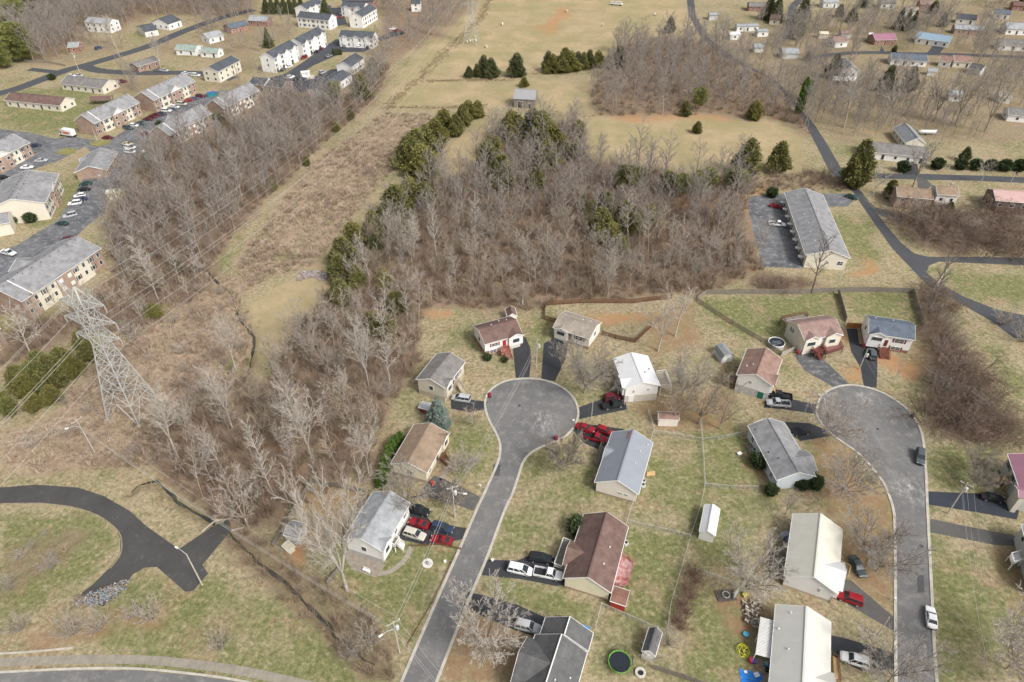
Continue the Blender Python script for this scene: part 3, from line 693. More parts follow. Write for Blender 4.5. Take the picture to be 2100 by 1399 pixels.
# --- the two cul-de-sacs
h = House('split_level_house', 'white house with dark brown roof and red brick base at head of the first cul-de-sac', (993.6,707.4), (1072,686), (1051,648), 4.3, 2.0, W_WHITE, RF_BROWN, found=(1.5, BRICKR))
SHR = mat('red_shutter', (.28, .05, .05), .6)
h.win('f', .27, 3.1, 1.7, .9, shutter=SHR); h.win('f', .22, 1.0, 1.8, .9); h.door('f', .53, m=D_RED, z0=1.6); h.cross('f', .83, 4.6, .55, wins=((0, 3.1, 1.9, 1.2),))
h.door('f', .83, 2.6, 2.1, D_GARAGE, 0.05, 'garage_door'); h.auto((3.0,), 5, 'ak', doors=False); h.vents([(.35, .12, 'k'), (.62, .5, 'k'), (.8, .3, 'k')], TRIM)
h.deck([(1026,717),(1044,712),(1046,722),(1029,727)], 1.7, BRICKR, REDDECK, (3,), 'porch'); h.stairs((1040,722), (1046,739), 1.7, 1.6, BRICKR, REDDECK)
h = House('split_level_house', 'white house with tan shingle roof behind the bare shrub, inside the brown picket fence', (1133.6,671.7), (1209.3,696.4), (1237,662.6), 4.0, 1.6, W_PINK, RF_TAN, found=(.9, BRICKT))
h.cross('f', .22, 4.2, .5, wins=((0, 3.0, 2.2, 1.1),)); h.win('f', .72, 2.95, 2.0, 1.2, shutter=mat('grey_shutter', (.25, .27, .28), .6)); h.door('f', .47, m=D_DARK, z0=1.4); h.door('f', .2, 2.5, 2.1, D_GARAGE, .05, 'garage_door')
h.win('f', .75, .6, 1.4, .6); h.auto((3.0,), 6, 'bk', doors=False); h.vents([(.8, .4, 'k'), (.6, .3, 'k')], TRIM)
h = House('split_level_house', 'white house with bright white metal roof and fenced side deck right of the first cul-de-sac', (1354,792), (1327.9,730.7), (1258.6,736.9), 4.9, 1.6, W_WHITE, RF_WMETAL, found=(2.2, mat('block_base', (.55, .50, .43), .9)))
h.cross('k', .22, 4.6, .5, wins=((0, 3.6, 1.6, 1.1),)); h.auto((3.6,), 4, 'k', doors=False, mull=True); h.win('a', .3, 3.9, .5, .5); h.win('a', .75, 3.6, .4, .7); h.door('a', .8, 1.1, 2.1, TRIM, .1)
h.vents([(.35, .35, 'f'), (.5, .7, 'f')]); h.deck([(1355,795),(1346,766),(1364,764),(1377,795)], 2.5, mat('deck_boards_tan', (.36, .30, .25), .85, .15, 3), TRIM, (0,))
h.deck([(1268,786),(1276,798),(1268,802),(1260,790)], 2.2, OLDWOOD, TRIM, (0,), 'porch'); h.stairs((1264,795), (1252,803), 2.2, 1.2, OLDWOOD, TRIM)
h = House('split_level_house', 'white gabled house with brown shingle roof and rear deck beside two parked pickups', (1510,769.7), (1532,716.4), (1603.6,738.6), 5.2, 2.1, W_WHITE, RF_CINNAMON, found=(2.3, mat('grey_block_base', (.50, .50, .48), .9)))
h.door('a', .78, 1.5, 2.1, D_GREEN, .1); h.win('a', .4, 4.2, .6, .6); h.auto((3.9,), 4, 'k', doors=False, mull=True); h.cross('k', .22, 4.2, .45, wins=((0, 4.0, 1.6, 1.1),)); h.vents([(.35, .35, 'f'), (.3, .65, 'f')], TRIM)
h.deck([(1509,774),(1486,765),(1481,778),(1504,786)], 2.4, OLDWOOD, BROWNWOOD, (0,)); h.stairs((1588,798), (1596,812), 2.2, 1.3, NEWWOOD, BROWNWOOD)
h = House('split_level_house', 'cream house with rose brown roof, twin front gables and maroon front deck by round pool', (1648.6,697.9), (1728.6,685.7), (1698,646), 4.9, 2.1, W_CREAM, RF_PINK)
h.cross('f', .20, 4.4, .6, wins=((0, 3.4, 2.4, 1.2),)); h.cross('f', .78, 5.0, .6, wins=((-.2, 3.3, 1.8, 1.2),)); h.door('f', .47, m=TRIM, z0=1.9); h.door('f', .16, 3.2, 2.1, TRIM, .05, 'garage_door')
h.win('a', .62, 3.9, .7, 1.3); h.win('a', .74, 3.9, .7, 1.3); h.win('f', .55, 1.2, 1.2, .6)
h.deck([(1689,711),(1722,703),(1728,716),(1694,727)], 1.5, mat('maroon_boards', (.24, .12, .11), .85, .15, 3), MAROON, (0,)); h.deck([(1665,716),(1685,710),(1690,722),(1672,728)], 1.6, MAROON, MAROON, (0,), 'landing'); h.stairs((1676,722), (1684,738), 1.6, 1.4, MAROON, MAROON)
h.deck([(1601,654),(1652,644),(1656,650),(1611,662)], 2.2, OLDWOOD, MAROON, (2,))
h = House('split_level_house', 'white house with blue grey roof and maroon garage door', (1876.4,698.6), (1780.7,683.6), (1773,646), 5.0, 2.0, W_WHITE, RF_BLUE, found=(1.0, BRICKR))
h.cross('f', .80, 4.6, .7, wins=((0, 3.9, 2.6, 1.1),)); h.door('f', .81, 3.0, 2.2, D_MAROON, .05, 'garage_door'); h.door('f', .56, 1.1, 2.1, D_MAROON, 1.4); h.win('f', .28, 3.7, 2.2, 1.1, shutter=D_MAROON); h.win('f', .3, 1.2, 2.2, .9, shutter=D_MAROON)
h.auto((3.8,), 4.5, 'bk', doors=False); h.vents([(.45, .2, 'k'), (.85, .2, 'k')], TRIM); h.stairs((1812,712), (1814,737), 1.5, 2.4, MAROON, BROWNWOOD)
h = House('ranch_house', 'pale blue house with streaked grey roof beside the second cul-de-sac', (1592.9,985.7), (1533.6,873.6), (1606.4,865), 3.4, 2.0, W_PBLUE, RF_STREAK)
h.cross('k', .27, 6.4, 1.0, wins=((0, 1.9, 1.8, 1.2),)); h.auto((1.8,), 4, 'fk', mull=True); h.door('k', .82, 4.6, 2.1, D_GARAGE, .05, 'garage_door'); h.win('a', .6, 1.8, 1.2, 1.2); h.vents([(.3, .5, 'f'), (.45, .75, 'f'), (.9, .8, 'f')])
h.deck([(1552,925),(1543,908),(1530,915),(1540,932)], .5, OLDWOOD, OLDWOOD, (0, 1, 2, 3), posts=False)
h = House('split_level_house', 'beige house with weathered grey roof and ramp, left of the first cul-de-sac', (912.9,797.9), (954.3,742.9), (895.7,726.4), 4.9, 1.75, W_BEIGE, RF_WEATH, found=(1.6, mat('stone_base', (.44, .38, .29), .9)))
h.cross('f', .18, 4.0, .4, wins=((0, 3.6, 1.6, 1.2),)); h.win('f', .62, 3.5, 2.0, 1.1, shutter=DARKV); h.door('f', .42, m=D_DARK, z0=2.0); h.win('f', .8, 3.5, 1.0, 1.1); h.auto((3.5,), 5, 'ak', doors=False)
h.deck([(925,790),(935,778),(941,783),(931,795)], 2.0, OLDWOOD, mat('pale_ramp_wood', (.46, .40, .31), .85, .12, 2), (0,), 'porch'); h.stairs((938,782), (953,808), 2.0, 1.2, MATS['pale_ramp_wood'], MATS['pale_ramp_wood'])
h = House('ranch_house', 'cream house with caramel and brown roof beside the green hedge and bare shrub', (875.8,971.5), (920,888.6), (851.5,867.2), 3.7, 1.95, W_YEL, RF_CARAMEL, found=(.9, BRICKT))
h.cross('f', .86, 4.0, .35, wins=((0, 2.6, 1.6, 1.2),)); h.auto((2.5,), 3.6, 'f', mull=True, dm=D_DARK); h.auto((2.4,), 5, 'ak', doors=False)
h.deck([(899,938),(906,926),(915,931),(909,943)], 1.0, BROWNWOOD, BROWNWOOD, (3,), 'porch'); h.stairs((910,940), (921,953), 1.0, 1.3, BROWNWOOD, BROWNWOOD)
h = House('ranch_house', 'white house with light grey roof and white porch steps behind the large pale bare tree', (783.8,1132.4), (841.3,1033), (764.8,1010.5), 4.3, 2.1, W_WHITE, RF_LGREY, found=(1.1, BLOCK))
h.auto((3.0,), 3.0, 'f', mull=True, doors=False); h.auto((2.9,), 5, 'ak', doors=False); h.door('f', .2, m=D_DARK, z0=1.6); h.cross('f', .13, 3.8, .35, wins=((0, 3.0, 1.4, 1.2),))
h.deck([(801,1117),(810,1101),(820,1107),(810,1123)], 1.6, OLDWOOD, TRIM, (0,), 'porch'); h.stairs((817,1114), (829,1124), 1.6, 1.3, TRIM, TRIM)
h = House('ranch_house', 'cream house with plain blue grey metal roof beside three red vehicles', (1219.3,990), (1255,887.1), (1338.6,910), 3.3, 2.6, W_PINK, RF_BMETAL, found=(.5, BRICKT))
h.cross('f', .60, 4.2, .15); h.auto((2.0,), 3.6, 'fk', mull=True); h.win('a', .6, 1.9, .9, .4); h.win('a', .75, 1.9, .9, .4); h.vents([(.45, .5, 'k'), (.7, .55, 'k'), (.9, .8, 'k')], TRIM)
h.deck([(1225,955),(1240,915),(1233,912),(1219,950)], .6, OLDWOOD, OLDWOOD, (0,), 'porch'); h.deck([(1327,968),(1343,966),(1344,974),(1326,976)], .3, NEWWOOD, NEWWOOD, (0, 1, 2, 3), 'stoop', posts=False)
RP = mat('faded_red_patch', (.24, .10, .10), .6); p, al, n = h.side('f', .9); MB().box((p.x, -.55, h.ze + h.rise * (1 - .55 / (h.W / 2)) + .19), (2.4, .5, .03)).build('roof_patch', RP, h.roof)
h = House('ranch_house', 'cream gabled house with dark brown roof and red rear deck above the white vehicles', (1154.2,1186.7), (1197,1055.4), (1287,1086.3), 3.2, 2.8, W_YEL, RF_BROWN, found=(.6, BRICKT))
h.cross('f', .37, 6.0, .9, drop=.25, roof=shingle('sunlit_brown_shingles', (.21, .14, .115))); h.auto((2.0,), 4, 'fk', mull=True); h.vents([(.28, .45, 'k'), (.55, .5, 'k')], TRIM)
h.deck([(1155,1108),(1172,1115),(1152,1167),(1136,1161)], .9, OLDWOOD, TRIM, (1,), 'porch'); h.stairs((1148,1163), (1144,1172), .9, 1.5, OLDWOOD)
h.deck([(1269,1140),(1288,1145),(1299,1155),(1296,1170),(1288,1196),(1278,1204),(1257,1199)], 1.3, mat('worn_red_deck', (.33, .06, .055), .85, .1, 1.3, c2=(.52, .43, .41), stain=.1), REDDECK, (6,))
h = House('ranch_house', 'large dark grey roofed house at the bottom edge with tall white trimmed ridges', (1047,1446), (1098,1302), (1205,1335), 3.6, 3.2, W_WHITE, RF_DARK)
h.cross('f', .58, 9.0, 1.2, roof=RF_DARK, wins=((0, 1.8, 1.6, 1.2),)); h.auto((1.8,), 4, 'fk'); h.vents([(.3, .45, 'k'), (.4, .25, 'k'), (.55, .7, 'k')], TRIM); MB().box((0, 0, h.ze + h.rise + .25), (h.L, .2, .06)).build('ridge_trim', TRIM, h.roof)
g = House('garage_wing', '', (1107,1303), (1119,1267), (1216,1300), 3.3, 2.9, W_WHITE, RF_DARK, ov=.3)
g.auto((1.8,), 5, 'k', doors=False); MB().box((0, 0, g.ze + g.rise + .25), (g.L, .2, .06)).build('ridge_trim', TRIM, g.roof)
for ch in list(g.o.children): ch.parent = h.o; ch.matrix_parent_inverse = h.Mi @ g.M
bpy.data.objects.remove(g.o)
h.deck([(1083,1318),(1094,1321),(1079,1357),(1068,1352)], .7, mat('pale_porch_floor', (.60, .57, .52), .8), TRIM, (1,), 'porch')
h = House('ranch_house', 'white house with cream metal roof beside the dark car on the lawn', (1608,1182), (1626,1054.4), (1727,1084), 3.4, 2.6, W_WHITE, RF_CMETAL, found=(.6, mat('tan_block', (.52, .44, .32), .9)))
h.cross('k', .26, 6.6, .8, roof=RF_WMETAL, wins=((0, 1.9, 1.6, 1.2),)); h.auto((2.0,), 3.6, 'fk', mull=True); h.win('a', .7, 2.6, .3, .9); h.door('k', .08, 2.5, 2.1, D_RED, .05, 'garage_door')
h.deck([(1612,1142),(1588,1126),(1580,1175),(1607,1183)], .9, OLDWOOD, OLDWOOD, (3,)); h.deck([(1722,1155),(1742,1166),(1736,1190),(1718,1182)], .4, mat('grey_porch', (.35, .30, .26), .85, .2, 3), NEWWOOD, (3,), 'porch', posts=False)
h = House('ranch_house', 'white house with cream ribbed metal roof and corrugated white patio cover at the bottom edge', (1573,1452), (1590.6,1241), (1703,1278), 3.4, 2.4, W_WHITE, metal_roof('pale_cream_metal', (.56, .555, .505), .5, .15))
h.cross('k', .36, 5.5, .6); h.auto((1.9,), 4, 'fk', mull=True); h.vents([(.93, .5, 'f'), (.75, .85, 'f'), (.55, .5, 'f')], TRIM)
h.deck([(1708,1345),(1716,1350),(1722,1399),(1712,1399)], .6, NEWWOOD, BROWNWOOD, (3,), 'porch')
pts = [h.local(p, z) for p, z in (((1559.7,1265), 2.6), ((1587,1273), 3.1), ((1585,1351), 3.1), ((1549.4,1341), 2.6))]
mb = MB(); n = 26
for i in range(n):
    a0 = pts[0].lerp(pts[3], i / n); a1 = pts[0].lerp(pts[3], (i + .62) / n); b0 = pts[1].lerp(pts[2], i / n); b1 = pts[1].lerp(pts[2], (i + .62) / n); c0 = pts[0].lerp(pts[3], (i + 1) / n); d0 = pts[1].lerp(pts[2], (i + 1) / n); dn = Vector((0, 0, -.14))
    mb.raw([a0, b0, b1, a1, b1 + dn, a1 + dn, d0 + dn, c0 + dn], [(0, 1, 2, 3), (3, 2, 4, 5), (5, 4, 6, 7), (7, 6, 1, 0)] if False else [(0, 3, 2, 1), (3, 5, 4, 2), (5, 7, 6, 4)])
pc = mb.build('patio_cover', mat('white_sheet_metal', (.78, .77, .74), .5, .04), h.o)
for p in (pts[0], pts[3], pts[0].lerp(pts[3], .5)): MB().box((p.x, p.y, 1.28), (.12, .12, 2.56)).build('post', TRIM, pc)
h = House('split_level_house', 'grey house with purple metal roof and new wooden stairs at the right edge', (2095,1016), (2066,932), (2180,925), 4.8, 2.2, W_GREY, RF_PMETAL)
h.auto((3.4,), 3.2, 'f', doors=False, shutter=D_DARK); h.win('b', .3, 3.6); h.win('b', .6, 2.8); h.door('f', .1, 1.6, 2.1, D_RED, .05); h.stairs((2068,985), (2031,984), 2.4, 1.6, NEWWOOD, NEWWOOD); h.deck([(2060,978),(2068,976),(2070,992),(2062,992)], 2.4, NEWWOOD, NEWWOOD, (0, 1, 2, 3), 'landing')
h.cross('f', .04, 3.4, .8, roof=RF_PMETAL, wall=W_CREAM)
h = House('split_level_house', 'pale grey house with small white entry porch beside the mulch bed at the right edge', (2128,1200), (2094,1076), (2210,1066), 4.4, 2.0, W_GREY, RF_LGREY)
h.auto((3.2,), 4, 'f', doors=False); h.deck([(2070,1140),(2090,1134),(2096,1150),(2076,1158)], 1.8, TRIM, TRIM, (1,), 'porch')
# --- sheds and small buildings
def shed(name, label, A, B, C, ze, rise, wall, roof, door=None, **k):
    s_ = House(name, label, A, B, C, ze, rise, wall, roof, 'shed', ov=.15, endov=.12, **k)
    if door: s_.door(door, .5, 1.1, 1.8, k.get('dm', TRIM), .1)
    return s_
shed('garden_shed', 'small white shed with brown roof tucked behind the brick based house', (1040.5,651), (1036,634.5), (1055,630), 2.6, 1.0, W_WHITE, RF_BROWN, 'a')
shed('storage_shed', 'pinkish shed under tangled bare branches', (1350.7,860.7), (1392.9,862), (1393,846), 2.3, .7, W_PINK, RF_CINNAMON)
shed('red_shed', 'bright red wooden shed with brown roof beside the red deck', (1251,1233), (1283,1244), (1291,1213), 2.2, .5, mat('red_paint', (.40, .045, .03), .7, .08, 1.5), shingle('terracotta_shingles', (.24, .13, .10)), 'b')
shed('garden_shed', 'narrow shed with two tone grey roof between the trampoline and bare shrubs', (1316,1336), (1331,1288), (1358,1298), 2.3, 1.1, W_WHITE, RF_DARK, 'a')
shed('storage_shed', 'long white metal shed alone in the middle of the back lawns', (1434,1091), (1445,1036), (1476,1046), 2.4, .9, W_WHITE, RF_WMETAL, 'f')
shed('storage_shed', 'blue grey roofed shed in the fence corner left of the large pale tree', (581,1098), (611.4,1105.7), (624,1074), 2.3, .9, W_GREY, RF_STREAK, 'a')
shed('dog_house', 'tiny cream box shed beside the larger blue roofed shed at the fence corner', (578,1120), (592,1133), 1.6, 1.1, .25, W_YEL, mat('cream_lid', (.66, .60, .45), .7))
shed('utility_trailer', 'low grey topped enclosed red trailer beside the blue spruce', (858,836), (888,845), 2.2, 1.7, .15, mat('dull_red_metal', (.20, .045, .04), .5), mat('grey_trailer_top', (.30, .31, .33), .5, .08, .6))
b = House('barn', 'old grey tin roofed barn standing alone in the upper field', (1052.5,203.5), (1098,206), 10.0, 4.2, 3.2, OLDWOOD, RF_GMETAL, 'barn', rake=False); b.door('f', .3, 2.2, 3, D_DARK, .1); b.door('f', .75, 1.2, 2.2, D_DARK, .1)
# barn shaped play shed: gambrel
c = G(1482, 733); s_ = thing('gambrel_shed', 'little grey and white gambrel roofed shed alone on the lawn', 'shed', c, R(-76)); HOUSES.append((c.x, c.y, 4))
prof = [(-1.7, 0), (-1.7, 1.7), (-1.15, 2.7), (0, 3.15), (1.15, 2.7), (1.7, 1.7), (1.7, 0)]
mb = MB(); nn = len(prof); mb.raw([(x, p[0], p[1]) for x in (-2.2, 2.2) for p in prof], [tuple(range(nn)), tuple(range(2 * nn - 1, nn - 1, -1))] + [(i, i + nn, i + nn + 1, i + 1) for i in (0, 5)]); mb.build('wall', W_GREY, s_)
mb = MB(); rp = [(p[0] * 1.08, p[1] + .05) for p in prof[1:6]]
mb.raw([(x, p[0], p[1] + d) for d in (0, .08) for x in (-2.35, 2.35) for p in rp], [(i, i + 5, i + 6, i + 1) for i in range(4)] + [(i + 10, i + 11, i + 16, i + 15) for i in range(4)]); mb.build('roof', RF_GREY, s_)
for dx in (-.75, .75): MB().box((2.24, dx, 1.0), (.06, 1.1, 1.8)).build('door', TRIM, s_)
# --- long rental block by the rural lane
h = House('apartment_block', 'long single row apartment block with two tone grey roof by the black parking lot', (1652,523.6), (1608.3,395.3), (1687.3,400), 4.6, 2.3, W_CREAM, RF_STREAK, 'apartment block', ov=.6)
for i in range(8):
    t = (i + .5) / 8
    h.door('f', t, .95, 2.0, D_DARK, .1); h.win('f', t + .035, 1.7, 1.0, 1.1, mull=False); h.win('f', t - .03, 3.6, .9, .8, mull=False); h.win('k', t, 3.0, 1.2, 1.1, mull=False)
    q = h.side('f', t, .9)[0]; MB().box((q.x, q.y, 2.35), (1.5, 1.8, .12)).build('door_canopy', TRIM, h.o)
h.win('a', .55, 2.3, .6, .8); h.win('a', .85, 2.5, 1.6, 1.2); h.vents([(.08, .5, 'f'), (.16, .45, 'f'), (.29, .5, 'f'), (.43, .45, 'f'), (.57, .5, 'f'), (.9, .5, 'f')], TRIM)
# --- brick apartments at the left
def apartment(label, A, B, C, ze, rise, front='f', ends=True, **k):
    h = House('apartment_building', label, A, B, C, ze, rise, W_CREAM, RF_STREAK, 'apartment building', 'brick and cream apartment buildings', ov=.5, **k)
    rows = (1.6, 4.3) if ze < 6.4 else (2.6, 5.3)
    for kk in 'fk':
        n = 10
        for i in range(n):
            t = (i + .5) / n
            if i in (4, 5): continue
            for z in rows: h.win(kk, t, z, .9, 1.3, mull=False, shutter=DARKV if i % 2 else None)
        p, al, nrm = h.side(kk, .5); MB().box((p.x, nrm.y * (h.ww / 2 + .2), ze / 2), (h.wl * .2, .44, ze)).build('brick_bay', BRICKT, h.o)
        for i in (-1, 1):
            for z in rows: MB().box((p.x + i * h.wl * .055, nrm.y * (h.ww / 2 + .44), z), (1.3, .06, 1.2)).build('window', TRIM, h.o)
    for e in 'ab' if ends else '':
        p, al, nrm = h.side(e, .5)
        MB().box((p.x - nrm.x * 2.4, 0, ze / 2), (4.86, h.ww + .06, ze)).build('brick_end', BRICKT, h.o)
        x, y, za = p.x, h.ww / 2 + .03, ze + rise - .05
        MB().raw([(x + nrm.x * .03, -y, ze), (x + nrm.x * .03, y, ze), (x + nrm.x * .03, 0, za - .2)], [(0, 1, 2) if nrm.x > 0 else (2, 1, 0)]).build('brick_gable', BRICKT, h.o)
    h.cross(front, .5, h.L * .27, .9, wall=BRICKT, pediment=W_WHITE, rise=h.rise * .72, wins=[(d, z, 1.3, 1.1) for d in (-2, 2) for z in rows])
    mb = MB()
    for e in (.87,) if ends else ():
        p = h.side('f', e)[0]
        mb.bar((p.x, -h.W / 2, ze + .22), (p.x, 0, ze + rise + .22), .3, .1)
    if mb.v: mb.build('white_roof_seam', TRIM, h.roof)
    h.vents([((i + .5) / 9, .12, kk) for i in range(9) for kk in 'fk'])
    return h
apartment('brick and cream apartments with white front gable beside the box truck', (287,211), (193,254.8), (147,250), 5.6, 3.4)
apartment('brick and cream apartments with white front gable farther along the row of parked cars', (400.5,167), (314.8,207), (272,201.4), 5.6, 3.4)
apartment('apartments with brick end wall among bare trees, right of the maroon cars', (434.8,233), (347,278.6), (302.4,273.8), 5.6, 3.4, 'k')
apartment('apartments with brick end wall farthest back along the wooded slope', (532,186), (457.6,223.3), (417.6,219.5), 5.6, 3.4, 'k')
apartment('large apartments with long grey roof just behind the steel pylon', (207.5,509.7), (44.6,620), (-33,594), 6.8, 3.0, 'k')
apartment('cream gabled apartments beside the row of cars parked nose in', (121,357.5), (92.8,417), (-28,428), 6.3, 3.0, 'f', False)
apartment('apartments cut by the left edge below the entrance road', (62,293), (-60,352), 14, 5.6, 3.0)
h = House('office_building', 'small brick office with hipped grey roof between the lawn islands and parking lot', (152,355), (178,317), 12, 3.0, 2.2, BRICKT, RF_STREAK, 'office'); h.auto((1.6,), 3.5, 'fk', doors=True); h.cross('f', .7, 4, .8, wall=W_WHITE)
h = House('utility_building', 'plain cream building cut by the left edge above the white pickup', (-60,472), (20,457), 9, 4.4, 1.5, W_CREAM, RF_STREAK, 'building'); h.win('b', .5, 2.5, .6, .6)
h = House('apartment_building', 'brick corner of a building just showing at the left edge below the pylon', (2,674), (-120,742), 14, 6.0, 2.5, BRICKT, RF_STREAK, 'apartment building'); h.auto((2, 4.6), 4, 'f', doors=False)
# --- white townhouses
def town(label, A, B, C, ze, rise, rows, gables=3, garages=True, side='f'):
    h = House('townhouse_row', label, A, B, C, ze, rise, W_WHITE, RF_CHAR, 'townhouses', 'white townhouse rows with dark roofs', ov=.35)
    n = max(4, int(h.wl / 3.0))
    for kk in 'fk':
        for i in range(n):
            t = (i + .5) / n
            for z in rows: h.win(kk, t, z, .9, 1.3, mull=False, shutter=DARKV if i % 2 else None)
            if kk == side and garages: h.door(kk, t, 2.0, 2.2, D_DARK, .05, 'garage_door')
    for e in 'ab':
        for z in rows: h.win(e, .5, z, .8, 1.1, mull=False)
    for i in range(gables): h.cross(side, (i + .5) / gables, h.wl / gables * .55, .35)
    return h
town('three storey white townhouses with garages, nearer half of the joined row', (611.7,94), (562.3,120.6), (526.7,119.8), 7.6, 2.6, (3.8, 6.4), 3)
town('three storey white townhouses with garages, farther half of the joined row', (668.4,66.4), (620,92), (585,91), 7.6, 2.6, (3.8, 6.4), 3)
town('white townhouse row with three small gables facing the black lot', (693.5,76), (764,80), 10, 5.6, 2.4, (1.6, 4.2), 3, False)
town('plain white townhouse row with no gables seen from behind', (607.7,36.4), (674,43), 10, 5.6, 2.6, (1.6, 4.2), 0, False)
town('white townhouse row above the line of dark blue cars', (663.5,5), (629.5,20), (600,19), 6.0, 2.4, (1.8, 4.4), 3, False)
town('white townhouse row at the top between parked cars and trees', (697.5,14.6), (745,18), 10, 5.6, 2.4, (1.6, 4.2), 2, False)
town('white townhouse row with a blank gable end on the grassy bank', (773.6,17.8), (743,36), (712,35), 6.6, 2.4, (2, 4.8), 0, False)
town('white townhouse row with blank gable beside the strip of lawn', (747,119), (721,138), (685,137.6), 4.6, 2.2, (1.6,), 0, False)
h = House('apartment_row', 'low building with long dark roof half hidden by bare trees', (722,152), (668,190), (640,180), 4.0, 1.6, W_WHITE, RF_CHAR, 'building'); h.auto((1.8,), 4, 'f', doors=False)
h = House('apartment_row', 'dark roofed row with white divider between the townhouses and brick apartments', (508,172), (578,181), 10, 3.2, 1.8, BRICKT, RF_CHAR, 'building'); h.auto((1.6,), 4, 'fk'); MB().bar((0, -h.W / 2, h.ze + .3), (0, 0, h.ze + h.rise + .3), .7, .25).build('white_roof_seam', TRIM, h.roof)
